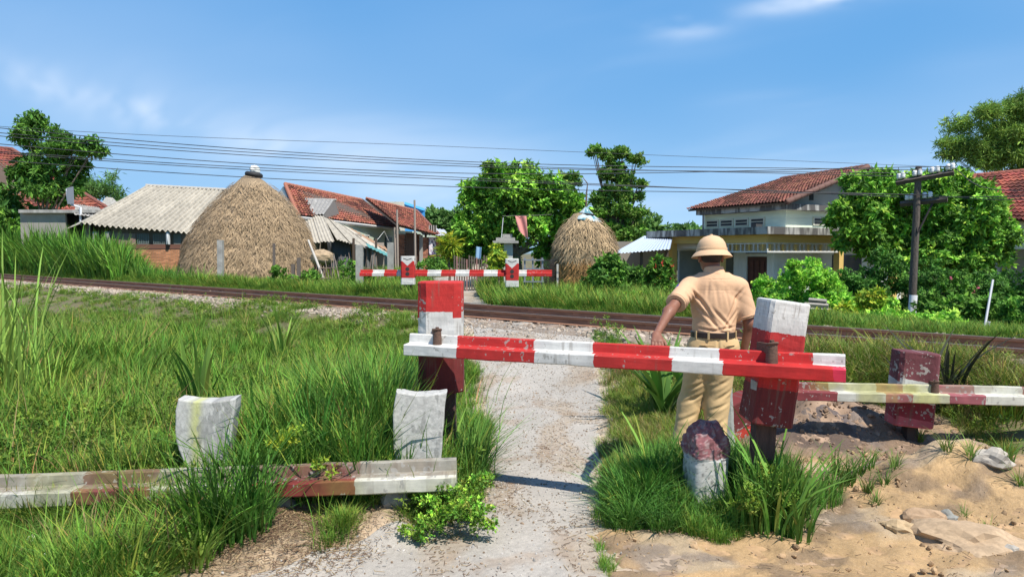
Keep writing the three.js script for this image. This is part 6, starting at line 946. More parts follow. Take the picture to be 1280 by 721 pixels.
  const gs = new THREE.Shape([[2.5, 3.57], [10.5, 3.57], [6.5, 4.9]].map((a) => new THREE.Vector2(...a))), gg = new THREE.ExtrudeGeometry(gs, { depth: 0.15, bevelEnabled: false }).toNonIndexed(); gg.translate(0, 0, -1.7); gg.rotateY(th); gg.translate(O.x, O.y, O.z); part(t, 'gable', metreUV(gg, 0.12), Mtex(texFn(256, 256, (u, v) => { const k = fbm2(u * 10, v * 5, 5, 303); const w = ss(0.40, 0.66, k); return lin([0.15, 0.135, 0.11].map((c, n) => lerp(c, [0.36, 0.345, 0.30][n], w))); }), 0.95));
  part(t, 'gable_vent', B3(3.9, 4.1, 3.75, 3.98, -1.55, -1.53), M([0.03, 0.03, 0.03])); part(t, 'post', bar(Q(2.45, 2.68, -5.3), Q(2.45, 3.36, -5.3), 0.06), concMat);
  const lw = Q(0.6, 2.69, -0.4); part(t, 'porch_lamp', bx(0.28, 0.10, 0.2, lw.x - 0.5, 2.485, lw.z + 0.2, th), M([0.05, 0.05, 0.05]));
}
{ // ---- tiled house at the right edge
  const A = at(1238, 273, 24), B = at(1480, 282, 21.5), Cc = at(1480, 195, 25.5), D = at(1196, 222, 28), b = gAt(1320, 25), t = thing('tiled_house', 'house with bright red tiled roof behind the sprawling tree', 'house', b);
  tileRoof(t, [A, B, Cc, D], 15, 34, [0.33, 0.085, 0.055], 311); ridgeCaps(t, D, Cc, 30, [0.28, 0.09, 0.06], 0.10);
  part(t, 'upper_wall', wall(A.clone().add(V(0.3, 0, -0.4)), B.clone().add(V(0, 0, -0.4)), 1.75, A.y - 0.1, 0.2), plaster([0.55, 0.60, 0.48], 313)); part(t, 'veranda_wall', wall(A.clone().add(V(0.3, 0, -2.9)), B.clone().add(V(0, 0, -2.9)), b.y - 0.2, A.y, 0.2), plaster([0.45, 0.47, 0.40], 315)); for (const k of [0.04, 0.34, 0.64]) { const p = A.clone().lerp(B, k); part(t, 'veranda_post', bar(V(p.x + 0.3, b.y - 0.2, p.z - 0.4), V(p.x + 0.3, 1.748, p.z - 0.4), 0.18), concMat); } part(t, 'side_wall', wall(A.clone().add(V(0.3, 0, -0.52)), D.clone().add(V(0.6, 0, 0)), b.y - 0.2, A.y - 0.1, 0.15), concMat);
}

// ---------------------------------------------------------------- telegraph pole and wires
const wood = Mtex(texFn(64, 256, (u, v) => { const k = 0.5 + fbm2(u * 14, v * 9, 4, 321); return lin([0.105 * k, 0.085 * k, 0.07 * k]); }), 0.95, { bumpMap: coarseTex, bumpScale: 0.01 });
const PD = 17.5;
{
  const foot = gAt(1141, PD), top = at(1149, 213, PD), t = thing('telegraph_pole', 'old telegraph pole with two crossarms and white insulators before the sprawling tree', 'telegraph pole', foot);
  part(t, 'pole', limb([foot.clone().add(V(0, -0.2, 0)), foot.clone().lerp(top, 0.5), top.clone().add(V(0, 0.1, 0))], 0.10, 0.075, 10, 3, 0.03), wood);
  const plate = [foot.clone().lerp(top, 0.06), foot.clone().lerp(top, 0.235)], fn = document.createElement('canvas'); fn.width = 64; fn.height = 192; const cx = fn.getContext('2d'); cx.fillStyle = '#e9e9ec'; cx.fillRect(0, 0, 64, 192); cx.fillStyle = '#33383c'; cx.font = 'bold 40px sans-serif'; cx.textAlign = 'center'; ['1', '5', '1'].forEach((c, i) => cx.fillText(c, 32, 70 + i * 38));
  const ct = new THREE.CanvasTexture(fn); ct.colorSpace = THREE.SRGBColorSpace; const pg = new THREE.CylinderGeometry(0.106, 0.110, plate[0].distanceTo(plate[1]), 16, 1, true, -1.3, 2.6); pg.rotateZ(-0.05); const pc = plate[0].clone().lerp(plate[1], 0.5); pg.translate(pc.x, pc.y, pc.z); part(t, 'number_plate', pg, new THREE.MeshStandardMaterial({ map: ct, roughness: 0.8, side: THREE.DoubleSide }));
  const pairs = [], arm = (p, q) => { part(t, 'crossarm', bar(p, q, 0.10, 0.10), wood); }, porcelain = M([0.80, 0.80, 0.78], 0.25);
  const a1 = at(1118, 229, PD + 0.35), b1 = at(1190, 216, PD - 0.4), a2 = at(1126, 255, PD + 0.3), b2 = at(1185, 249, PD - 0.35); a1.z += 0.1; b1.z += 0.1; arm(a1, b1); arm(a2, b2);
  const ins = (p) => { const pin = part(t, 'insulator', new THREE.LatheGeometry([[0.012, -0.05], [0.05, -0.045], [0.058, 0.0], [0.045, 0.02], [0.055, 0.05], [0.040, 0.095], [0.0, 0.105]].map((a) => new THREE.Vector2(...a)), 12).translate(p.x, p.y + 0.13, p.z), porcelain); part(pin, 'pin', bar(p.clone(), p.clone().add(V(0, 0.09, 0)), 0.022), darkIron); return p.clone().add(V(0, 0.15, 0)); };
  const I1 = [0.05, 0.12, 0.33, 0.42, 0.63, 0.72, 0.90, 0.975].map((k) => ins(a1.clone().lerp(b1, k))), I2 = [0.15, 0.25, 0.52, 0.64].map((k) => ins(a2.clone().lerp(b2, k)));
  for (const s of [-1, 1]) part(t, 'brace', bar(foot.clone().lerp(top, 0.62).add(V(0, 0, 0.1)), a2.clone().lerp(b2, 0.5 + s * 0.22), 0.035), darkIron);
  // wires: photo rows at x = 0 and x = 560, run on to the next pole far outside the frame
  const wire = M([0.035, 0.035, 0.04], 0.6), rows = [[166, 204, I1[0], 18], [170, 207, I1[2], 17.6], [160, 201, I1[4], 17.2], [158, 183, I1[6], 17], [180, 216, I1[7], 17], [189, 221, I2[0], 18], [191, 224, I2[2], 17.6], [200, 233, I2[3], 17.4]];
  rows.forEach(([ya, ym, end, d], i) => {
    const p0 = at(0, ya, 15.5), p1 = at(560, ym, d), far = p0.clone().add(p0.clone().sub(p1).multiplyScalar(1.3)).add(V(0, 0.7, 0)), pts = new THREE.CatmullRomCurve3([far, p0, p1, end]).getPoints(50);
    single('overhead_wire', i < 5 ? 'thin black wire from the upper crossarm of the telegraph pole across the sky' : 'thin black wire from the lower crossarm of the telegraph pole across the sky', 'wire', limb(pts, i === 3 ? 0.005 : 0.009, i === 3 ? 0.005 : 0.009, 5, 1, 0), wire, i < 5 ? 'wires of the upper crossarm' : 'wires of the lower crossarm');
  });
  [[I1[7], 228], [I2[1], 240], [I2[3], 243]].forEach(([s, y]) => single('overhead_wire', 'short wire run from telegraph pole towards the right hand house', 'wire', limb(new THREE.CatmullRomCurve3([s, at(1230, y + 6, 16.6), at(1420, y + 4, 15)]).getPoints(20), 0.010, 0.010, 5, 1, 0), wire, 'wires right of the telegraph pole'));
}
// ---------------------------------------------------------------- small things beyond the line
{
  const d = 20.6, b = gAt(632, d), t = thing('spirit_shrine', 'small spirit shrine with grey roof on a white column behind the far post', 'shrine', b), P = (px, py, dd = d) => at(px, py, dd);
  const r0 = P(632, 304), c = P(632, 318); part(t, 'column', bx(0.26, r0.y - b.y + 0.05, 0.26, r0.x + 0.08, (r0.y + b.y) / 2 - 0.03, -d), M([0.55, 0.56, 0.54], 0.85)); part(t, 'roof', join([bx(0.75, 0.07, 0.6, r0.x, r0.y + 0.035, -d), bx(0.55, 0.09, 0.45, r0.x, r0.y + 0.117, -d), bx(0.28, 0.10, 0.25, r0.x + 0.05, r0.y + 0.214, -d)]), concMat); part(t, 'rod', bar(r0.clone().add(V(-0.12, 0.15, 0.1)), P(629, 272), 0.02), M([0.5, 0.52, 0.52], 0.6));
  const fl = P(650, 272, 20.3); const cloth = smoothSlab(P(648, 288, 20.3), P(660, 299, 20.3), P(658, 270, 20.3), P(644, 270, 20.3), 14, 14, 0.006, (u, v) => 0.03 * Math.sin(u * 7 + v * 2)); single('pink_cloth', 'faded pink cloth hanging from a rope under the round tree', 'cloth', cloth, M([0.72, 0.29, 0.25], 0.9));
  single('rope', 'thin rope stretched under the round tree holding the pink cloth', 'rope', limb([P(628, 270, 20.3), P(644, 269.5, 20.3), P(659, 269.5, 20.3), P(690, 268, 20.8)], 0.006, 0.006, 5), M([0.2, 0.19, 0.16]));
  const f = gAt(665, 19.2), rk = thing('metal_rack', 'grey metal rack standing beside the far barrier post', 'rack', f), Rp = (px, py, dd = 19.2) => at(px, py, dd), gm = M([0.26, 0.28, 0.31], 0.55, { metalness: 0.4 });
  for (const px of [656, 666, 678]) part(rk, 'upright', bar(Rp(px, 372), Rp(px, 322), 0.045), gm); for (const y of [325, 336, 352, 360]) part(rk, 'crossbar', bar(Rp(654, y, 19.15), Rp(680, y, 19.15), 0.035), gm);
  const sl = thing('paving_slab', 'flat concrete kerb block at the foot of the narrow haystack', 'kerb', gAt(690, 18.3)); part(sl, 'block', metreUV(bx(1.35, 0.30, 0.25, at(685, 0, 18.3).x, groundY(at(685, 0, 18.3).x, -18.3) + 0.06, -18.3, 0.2), 1), concMat);
  const nf = thing('net_fence', 'dark net fence on stakes between rack and narrow haystack', 'fence', gAt(688, 19.6)), ng = []; for (let i = 0; i <= 14; i++) ng.push(bar(at(678 + i * 1.4, 372, 19.6), at(678 + i * 1.4, 324, 19.6), 0.012)); for (let j = 0; j <= 14; j++) ng.push(bar(at(678, 326 + j * 3.2, 19.6), at(698, 326 + j * 3.2, 19.6), 0.012)); part(nf, 'net', join(ng), M([0.05, 0.04, 0.04])); for (const px of [677, 699]) part(nf, 'stake', bar(gAt(px, 19.62), at(px, 322, 19.62), 0.06), DARKWOOD);
  const pf = thing('picket_fence', 'row of thin pinkish pickets behind the far barrier beam', 'fence', gAt(590, 22.5)); for (let i = 0; i < 15; i++) { const px = 568 + i * 3.1; part(pf, 'picket', bar(gAt(px, 22.5), at(px, 319 + (i * 7 % 6), 22.5), 0.045), i % 4 === 1 ? M([0.30, 0.16, 0.14], 0.9) : M([0.13, 0.105, 0.085], 0.95)); } part(pf, 'rail', bar(at(567, 328, 22.56), at(613, 328, 22.56), 0.05), DARKWOOD);
  const bs = smoothSlab(at(594, 323, 22.9), at(601, 324, 22.9), at(602, 309, 22.9), at(595, 308, 22.9), 8, 8, 0.006, (u) => 0.04 * Math.sin(u * 8)); single('blue_cloth', 'light blue cloth drying behind the picket fence', 'cloth', bs, M([0.30, 0.48, 0.66], 0.9));
}
{
  const d = 12.6, P = (px, py, dd = d) => at(px, py, dd), b = gAt(1240, d), t = thing('plank_bench', 'low plank bench with a white cup under the tree by the track', 'bench', b);
  part(t, 'plank', bx(0.62, 0.035, 0.25, P(1238, 0).x, P(0, 410).y, -d), M([0.36, 0.31, 0.25], 0.9)); for (const px of [1222, 1253]) part(t, 'leg', bar(V(P(px, 0).x, b.y - 0.05, -d), V(P(px, 0).x, P(0, 411).y - 0.012, -d), 0.06), DARKWOOD);
  const c = P(1235, 408), cg = new THREE.LatheGeometry([[0, 0.0], [0.038, 0.0], [0.05, 0.10], [0.046, 0.10], [0.036, 0.01]].map((a) => new THREE.Vector2(...a)), 18); cg.translate(c.x, P(0, 410).y + 0.02, -d); single('cup', 'white cup standing on the low plank bench', 'cup', cg, M([0.72, 0.72, 0.78], 0.4));
  single('leaning_pipe', 'grey pipe leaning into the tree beside the plank bench', 'pipe', limb([P(1229, 424, 12.3), P(1242, 350, 12.9)], 0.022, 0.020, 8, 1, 0), M([0.42, 0.43, 0.44], 0.5));
  const lg = thing('log_pile', 'stack of pale weathered planks beside the round shrub', 'planks', gAt(1020, 14)); [[1008, 389, 1040, 391], [1006, 383, 1036, 385], [1012, 377, 1034, 379], [1000, 395, 1030, 397]].forEach(([x0, y0, x1, y1], i) => part(lg, 'plank', bar(at(x0, y0, 13.9 + i * 0.05), at(x1, y1, 13.7 + i * 0.05), 0.06, 0.16, Math.PI / 2), M([0.34 - 0.02 * i, 0.31 - 0.02 * i, 0.27 - 0.02 * i], 0.95)));
}

// ---------------------------------------------------------------- the man at the barrier
// surface of a distance field on a grid (surface nets)
function meshField(f, lo, hi, cell) {
  const nx = Math.ceil((hi[0] - lo[0]) / cell) + 1, ny = Math.ceil((hi[1] - lo[1]) / cell) + 1, nz = Math.ceil((hi[2] - lo[2]) / cell) + 1, v = new Float32Array(nx * ny * nz), id = new Int32Array(nx * ny * nz).fill(-1), at3 = (i, j, k) => (k * ny + j) * nx + i;
  for (let k = 0; k < nz; k++) for (let j = 0; j < ny; j++) for (let i = 0; i < nx; i++) v[at3(i, j, k)] = f(lo[0] + i * cell, lo[1] + j * cell, lo[2] + k * cell);
  const pos = [], idx = [], off = [[0, 0, 0], [1, 0, 0], [0, 1, 0], [1, 1, 0], [0, 0, 1], [1, 0, 1], [0, 1, 1], [1, 1, 1]], ed = [[0, 1], [2, 3], [4, 5], [6, 7], [0, 2], [1, 3], [4, 6], [5, 7], [0, 4], [1, 5], [2, 6], [3, 7]];
  for (let k = 0; k < nz - 1; k++) for (let j = 0; j < ny - 1; j++) for (let i = 0; i < nx - 1; i++) {
    let m = 0; for (let q = 0; q < 8; q++) if (v[at3(i + off[q][0], j + off[q][1], k + off[q][2])] < 0) m |= 1 << q; if (m === 0 || m === 255) continue;
    let x = 0, y = 0, z = 0, n = 0; for (const [a, b] of ed) { const va = v[at3(i + off[a][0], j + off[a][1], k + off[a][2])], vb = v[at3(i + off[b][0], j + off[b][1], k + off[b][2])]; if ((va < 0) === (vb < 0)) continue; const t = va / (va - vb); x += lerp(off[a][0], off[b][0], t); y += lerp(off[a][1], off[b][1], t); z += lerp(off[a][2], off[b][2], t); n++; }
    id[at3(i, j, k)] = pos.length / 3; pos.push(lo[0] + (i + x / n) * cell, lo[1] + (j + y / n) * cell, lo[2] + (k + z / n) * cell);
  }
  const quad = (a, b, c, d, flip) => { if (a < 0 || b < 0 || c < 0 || d < 0) return; flip ? idx.push(a, c, b, a, d, c) : idx.push(a, b, c, a, c, d); };
  for (let k = 1; k < nz - 1; k++) for (let j = 1; j < ny - 1; j++) for (let i = 1; i < nx - 1; i++) {
    const s = v[at3(i, j, k)] < 0;
    if (s !== (v[at3(i + 1, j, k)] < 0)) quad(id[at3(i, j - 1, k - 1)], id[at3(i, j, k - 1)], id[at3(i, j, k)], id[at3(i, j - 1, k)], !s);
    if (s !== (v[at3(i, j + 1, k)] < 0)) quad(id[at3(i - 1, j, k - 1)], id[at3(i, j, k - 1)], id[at3(i, j, k)], id[at3(i - 1, j, k)], s);
    if (s !== (v[at3(i, j, k + 1)] < 0)) quad(id[at3(i - 1, j - 1, k)], id[at3(i, j - 1, k)], id[at3(i, j, k)], id[at3(i - 1, j, k)], !s);
  }
  const g = new THREE.BufferGeometry(); g.setAttribute('position', new THREE.Float32BufferAttribute(pos, 3)); g.setIndex(idx); g.computeVertexNormals(); return g;
}
const smin = (a, b, k) => { const h = Math.max(k - Math.abs(a - b), 0) / k; return Math.min(a, b) - h * h * k * 0.25; };
function cone(a, b, ra, rb) {                                             // tapered capsule
  const bx_ = b[0] - a[0], by = b[1] - a[1], bz = b[2] - a[2], l2 = bx_ * bx_ + by * by + bz * bz;
  return (x, y, z) => { const px = x - a[0], py = y - a[1], pz = z - a[2], t = clamp((px * bx_ + py * by + pz * bz) / l2), dx = px - bx_ * t, dy = py - by * t, dz = pz - bz * t; return Math.sqrt(dx * dx + dy * dy + dz * dz) - lerp(ra, rb, t); };
}
const ell = (c, r) => (x, y, z) => { const px = (x - c[0]) / r[0], py = (y - c[1]) / r[1], pz = (z - c[2]) / r[2], k = Math.sqrt(px * px + py * py + pz * pz); return (k - 1) * Math.min(r[0], r[1], r[2]); };
const blend = (list, k) => (x, y, z) => { let d = list[0](x, y, z); for (let i = 1; i < list.length; i++) d = smin(d, list[i](x, y, z), k); return d; };
{
  const D = 4.97, base = V((893 - 640) / F * D, 0, -D); base.y = groundY(base.x, base.z) ; 
  const off = 0.075 - base.y; base.y += off;                              // stands on the grassy bank
  const man = thing('person', 'man in tan uniform and pith helmet, back turned, one hand on the beam', 'person', base);
  const L = (px, py, d) => { const p = at(px, py, d).sub(base); return [p.x, p.y, p.z]; };
  const shL = [-0.178, 1.30, 0.0], elL = L(836.5, 390, 4.74), wrL = L(820.5, 419, 4.54), shR = [0.180, 1.30, 0.0], elR = [0.252, 1.045, 0.015], wrR = [0.222, 0.825, -0.02];
  const hipL = [-0.085, 0.86, 0], hipR = [0.085, 0.86, 0], knL = [-0.135, 0.45, -0.10], knR = [0.035, 0.45, -0.02], anL = [-0.215, 0.08, -0.05], anR = [0.01, 0.08, 0.06];
  const neck = [0.0, 1.40, -0.01], head = [-0.015, 1.505, -0.045];
  // hands: palm and five fingers
  function hand(w, dir, up, side, curl) {                                 // dir: along the fingers, up: back of the hand, side: towards the thumb
    const P = (a, b, c) => [w[0] + dir[0] * a + side[0] * b + up[0] * c, w[1] + dir[1] * a + side[1] * b + up[1] * c, w[2] + dir[2] * a + side[2] * b + up[2] * c];
    const list = [cone(P(0.005, 0.012, 0), P(0.075, 0.026, 0), 0.021, 0.016), cone(P(0.005, 0, 0), P(0.08, 0.006, 0), 0.022, 0.016), cone(P(0.005, -0.012, 0), P(0.075, -0.022, 0), 0.020, 0.014)], fin = [];
    [[0.030, 0.082, 0.066], [0.010, 0.086, 0.074], [-0.010, 0.083, 0.068], [-0.029, 0.075, 0.054]].forEach(([b, a, l], i) => { const c = curl * (1 + 0.12 * i), k1 = P(a + l * 0.45 * Math.cos(c * 0.5), b * 1.08, -l * 0.45 * Math.sin(c * 0.5)), k2 = P(a + l * (0.45 * Math.cos(c * 0.5) + 0.3 * Math.cos(c)), b * 1.1, -l * (0.45 * Math.sin(c * 0.5) + 0.3 * Math.sin(c))), k3 = P(a + l * (0.45 * Math.cos(c * 0.5) + 0.3 * Math.cos(c) + 0.25 * Math.cos(c * 1.4)), b * 1.1, -l * (0.45 * Math.sin(c * 0.5) + 0.3 * Math.sin(c) + 0.25 * Math.sin(c * 1.4))); fin.push(blend([cone(P(a - 0.012, b, 0), k1, 0.0098, 0.0092), cone(k1, k2, 0.0092, 0.0084), cone(k2, k3, 0.0084, 0.0074)], 0.004)); });
    fin.push(blend([cone(P(0.018, 0.026, -0.004), P(0.048, 0.050, -0.014), 0.013, 0.011), cone(P(0.048, 0.050, -0.014), P(0.080, 0.056, -0.022), 0.011, 0.0088)], 0.006));
    const palm = blend(list, 0.02); return (x, y, z) => { let d = palm(x, y, z); for (const q of fin) d = smin(d, q(x, y, z), 0.007); return d; };
  }
  const nrmz = (a) => { const l = Math.hypot(...a); return a.map((q) => q / l); };
  const dl = nrmz([-0.10, -0.42, 0.90].map((q, i) => q + 0 * i)), ul = nrmz([0, 0.90, 0.42]), sl = nrmz([0.99, -0.03, 0.10]);
  const handL = hand(wrL, dl, ul, sl, 0.5), dr = nrmz([-0.06, -0.97, -0.06]), ur = nrmz([0.99, -0.06, 0.12]), sr = nrmz([-0.12, -0.06, -0.99]), handR = hand(wrR, dr, ur, sr, 1.0);
  const torso = [ell([0, 1.18, 0.0], [0.145, 0.20, 0.098]), ell([0, 0.98, -0.01], [0.132, 0.18, 0.098]), ell([0, 0.88, 0.005], [0.145, 0.13, 0.108]), cone([-0.13, 1.315, 0], [0.13, 1.315, 0], 0.056, 0.056), cone([-0.05, 1.335, 0], [0.05, 1.335, 0], 0.060, 0.060)];
  const armsL = [cone(shL, elL, 0.046, 0.037), cone(elL, wrL, 0.037, 0.024)], armsR = [cone(shR, elR, 0.046, 0.037), cone(elR, wrR, 0.038, 0.025)];
  const legs = [cone(hipL, knL, 0.085, 0.056), cone(knL, anL, 0.056, 0.036), cone(hipR, knR, 0.085, 0.056), cone(knR, anR, 0.056, 0.036)];
  const neckF = [cone([0, 1.32, 0.0], neck, 0.068, 0.054), cone(neck, [head[0], head[1] - 0.03, head[2]], 0.054, 0.052)];
  const bodyF = blend([...torso, ...armsL, ...armsR, ...legs, ...neckF], 0.035);
  // head with ears, nose and chin, turned slightly down
  const hx = head[0], hy = head[1], hz = head[2];
  const headF = (() => { const sk = ell([hx, hy + 0.035, hz + 0.005], [0.076, 0.092, 0.094]), jaw = ell([hx, hy - 0.045, hz - 0.028], [0.056, 0.060, 0.066]), nose = cone([hx, hy + 0.015, hz - 0.088], [hx, hy - 0.022, hz - 0.106], 0.008, 0.013), brow = cone([hx - 0.04, hy + 0.028, hz - 0.076], [hx + 0.04, hy + 0.028, hz - 0.076], 0.014, 0.014), lips = cone([hx - 0.018, hy - 0.052, hz - 0.092], [hx + 0.018, hy - 0.052, hz - 0.092], 0.008, 0.008); const ear = [-1, 1].map((s) => ell([hx + s * 0.081, hy + 0.002, hz + 0.012], [0.011, 0.032, 0.020])); const eyes = [-1, 1].map((s) => ell([hx + s * 0.032, hy + 0.010, hz - 0.080], [0.014, 0.009, 0.010])); const q = blend([sk, jaw], 0.05); return (x, y, z) => { let d = smin(q(x, y, z), nose(x, y, z), 0.012); d = smin(d, brow(x, y, z), 0.02); d = smin(d, lips(x, y, z), 0.01); for (const e of ear) d = smin(d, e(x, y, z), 0.010); for (const e of eyes) d = smin(d, e(x, y, z), 0.004); for (const n of neckF) d = smin(d, n(x, y, z), 0.02); return d; }; })();
  const bLo = [-0.60, 0.02, -0.36], bHi = [0.42, 1.43, 0.62];
  const skinTex = mottled([0.235, 0.098, 0.058], 0.18, 12, 401), skin = Mtex(skinTex, 0.55, { bumpMap: grainTex, bumpScale: 0.0008 });
  const withWrist = (q, w, fore) => { const s = fore; return (x, y, z) => smin(q(x, y, z), s(x, y, z), 0.014); };
  const box = (c, r) => [c.map((q) => q - r), c.map((q) => q + r)];
  const cL = wrL.map((q, i) => q + dl[i] * 0.08), cR = wrR.map((q, i) => q + dr[i] * 0.07);
  const gBody = meshField(bodyF, bLo, bHi, 0.012), gHead = meshField(headF, [hx - 0.12, hy - 0.13, hz - 0.14], [hx + 0.12, hy + 0.15, hz + 0.13], 0.005);
  const cut = (f, w, dir) => (x, y, z) => Math.max(f(x, y, z), -((x - w[0]) * dir[0] + (y - w[1]) * dir[1] + (z - w[2]) * dir[2]) - 0.035);
  const gHL = meshField(cut(withWrist(handL, wrL, armsL[1]), wrL, dl), ...box(cL, 0.14), 0.0036), gHR = meshField(cut(withWrist(handR, wrR, armsR[1]), wrR, dr), ...box(cR, 0.14), 0.0036);
  const skinGeo = join([gBody, gHead, gHL, gHR].map((g) => metreUV(g, 2.5)));
  const addP = (name, g, m, parent = man) => { const o = shade(new THREE.Mesh(g, m)); o.name = name; parent.add(o); return o; };
  const body = addP('body', skinGeo, skin);
  // clothes: cloth lies outside the body with its own folds
  const fold = (x, y, z, k) => 0.35 * k * (Math.pow(1 - Math.abs(2 * vn3(x * 9 - y * 3, y * 2.2 + x * 3 + 4, z * 4) - 1), 4) - 0.15) + 0.25 * k * (Math.pow(1 - Math.abs(2 * vn3(x * 5 + y * 9, y * 3 - x * 2, z * 3 + 7) - 1), 5) - 0.15) + 0.22 * k * (fbm3(x * 14, y * 9, z * 12, 2) - 0.5);
  // soft cloth creases: [x0, y0, x1, y1, depth, width] on the back and sides
  const crease = (x, y, z, list) => { let d = 0; if (z < -0.06) return 0; for (const [x0, y0, x1, y1, h, w] of list) { const ux = x1 - x0, uy = y1 - y0, t = clamp(((x - x0) * ux + (y - y0) * uy) / (ux * ux + uy * uy)), q = Math.hypot(x - x0 - ux * t, y - y0 - uy * t) / w; if (q < 3) d += h * Math.sin(Math.PI * clamp(t * 0.9 + 0.05)) * (Math.exp(-q * q) - 0.55 * Math.exp(-(q - 1.6) * (q - 1.6))); } return d; };
  const SHIRT_CR = [[-0.135, 1.25, -0.02, 1.06, 0.009, 0.012], [-0.14, 1.18, 0.03, 0.99, 0.008, 0.011], [-0.05, 1.17, 0.11, 1.00, 0.007, 0.012], [0.14, 1.24, 0.06, 1.05, 0.008, 0.011], [0.145, 1.15, 0.02, 0.98, 0.008, 0.010], [-0.13, 1.02, 0.10, 0.985, 0.007, 0.009], [0.135, 1.03, -0.06, 1.005, 0.006, 0.009], [-0.06, 1.35, -0.075, 1.22, 0.005, 0.010], [-0.02, 1.33, 0.0, 1.16, 0.004, 0.012], [-0.19, 1.30, -0.12, 1.22, 0.008, 0.010], [0.19, 1.30, 0.13, 1.22, 0.008, 0.010], [-0.24, 1.27, -0.19, 1.20, 0.006, 0.009], [0.05, 1.30, 0.08, 1.15, 0.004, 0.011], [-0.12, 1.36, 0.12, 1.36, 0.0025, 0.004], [-0.145, 1.285, 0.145, 1.285, 0.002, 0.004]];
  const TROUSER_CR = [[0.0, 0.97, 0.0, 0.80, 0.012, 0.010], [-0.02, 0.80, 0.10, 0.74, 0.009, 0.011], [0.02, 0.78, -0.12, 0.73, 0.009, 0.011], [0.10, 0.66, -0.02, 0.58, 0.010, 0.012], [0.12, 0.58, 0.0, 0.50, 0.011, 0.012], [0.10, 0.49, -0.03, 0.43, 0.011, 0.012], [-0.05, 0.64, -0.18, 0.57, 0.009, 0.012], [-0.06, 0.54, -0.20, 0.47, 0.010, 0.012], [0.08, 0.38, -0.04, 0.30, 0.010, 0.013], [-0.10, 0.40, -0.24, 0.33, 0.010, 0.013], [0.06, 0.24, -0.06, 0.17, 0.010, 0.014], [-0.14, 0.25, -0.27, 0.18, 0.010, 0.014], [0.15, 0.88, 0.06, 0.84, 0.006, 0.009], [-0.15, 0.88, -0.06, 0.84, 0.006, 0.009]];
  const sleeve = (s, e, r0, r1, len) => { const dir = nrmz(e.map((q, i) => q - s[i])), end = s.map((q, i) => q + dir[i] * len), c = cone(s, end, r0, r1); return (x, y, z) => Math.max(c(x, y, z), ((x - end[0]) * dir[0] + (y - end[1]) * dir[1] + (z - end[2]) * dir[2])); };
  const shirtCore = blend([ell([0, 1.185, 0.005], [0.170, 0.215, 0.118]), ell([0.0, 0.99, 0.0], [0.150, 0.15, 0.120]), cone([-0.140, 1.312, 0], [0.140, 1.312, 0], 0.066, 0.066), cone([-0.055, 1.340, 0.0], [0.055, 1.340, 0.0], 0.070, 0.070), cone([0, 1.33, 0], [0, 1.405, 0], 0.09, 0.066)], 0.05);
  const slvL = sleeve(shL, elL, 0.070, 0.072, 0.225), slvR = sleeve(shR, elR, 0.068, 0.070, 0.225);
  const shirtF = (x, y, z) => { let d = shirtCore(x, y, z); d = smin(d, slvL(x, y, z), 0.035); d = smin(d, slvR(x, y, z), 0.035); d += fold(x, y, z, 0.014) * ss(1.40, 1.25, y) + crease(x, y, z, SHIRT_CR); d = Math.max(d, 0.955 - y, y - 1.408); return d; };
  const weave = (c, seed) => { const m = Mtex(mottled(c, 0.10, 10, seed), 0.9, { bumpMap: grainTex, bumpScale: 0.0012 }); return m; };
  const tan = weave([0.645, 0.40, 0.235], 411), tan2 = weave([0.60, 0.415, 0.205], 413);
  const shirt = addP('shirt', metreUV(meshField(shirtF, [-0.42, 0.93, -0.30], [0.36, 1.43, 0.36], 0.0058), 3), tan);
  for (const [sh, el] of [[shL, elL], [shR, elR]]) { const dir = nrmz(el.map((q, i) => q - sh[i])), c = sh.map((q, i) => q + dir[i] * 0.205), g = new THREE.TorusGeometry(0.0705, 0.0035, 6, 40); g.applyQuaternion(new THREE.Quaternion().setFromUnitVectors(V(0, 0, 1), V(...dir))); g.translate(...c); addP('sleeve_hem', g, tan, shirt); }
  for (const q of [-1, 1]) { const g = new RoundedBoxGeometry(0.10, 0.010, 0.042, 2, 0.004); g.rotateZ(-q * 0.32); g.translate(q * 0.125, 1.386, -0.005); addP('epaulette', g, tan2, shirt); }
  // stand collar band, back yoke seam
  const collar = new THREE.CylinderGeometry(0.064, 0.080, 0.055, 32, 2, true); collar.scale(1, 1, 1.02); collar.rotateX(-0.18); collar.translate(0, 1.415, -0.004); addP('collar', metreUV(collar, 3), tan, shirt);
  const trF = (() => { const p = blend([ell([0, 0.90, 0.005], [0.162, 0.145, 0.130]), cone(hipL, knL, 0.098, 0.078), cone(hipR, knR, 0.098, 0.080), cone(knL, anL, 0.080, 0.074), cone(knR, anR, 0.082, 0.076)], 0.045); return (x, y, z) => Math.max(p(x, y, z) + fold(x * 0.9, y * 0.8, z, 0.016) + 0.6 * crease(x, y, z, TROUSER_CR), y - 0.990, 0.035 - y); })();
  const trousers = addP('trousers', metreUV(meshField(trF, [-0.34, 0.0, -0.26], [0.22, 1.02, 0.22], 0.0068), 3), tan2);
  const band = (rx, rz, y, h, t) => { const s = new THREE.Shape(); s.absellipse(0, 0, rx + t, rz + t, 0, Math.PI * 2); const hol = new THREE.Path(); hol.absellipse(0, 0, rx, rz, 0, Math.PI * 2, true); s.holes.push(hol); const g = new THREE.ExtrudeGeometry(s, { depth: h, bevelEnabled: true, bevelSize: 0.002, bevelThickness: 0.002, bevelSegments: 1, curveSegments: 40 }); g.rotateX(-Math.PI / 2); g.translate(0, y, 0.004); return g; };
  const belt = addP('belt', band(0.150, 0.122, 0.955, 0.034, 0.007), M([0.030, 0.018, 0.014], 0.45), trousers);
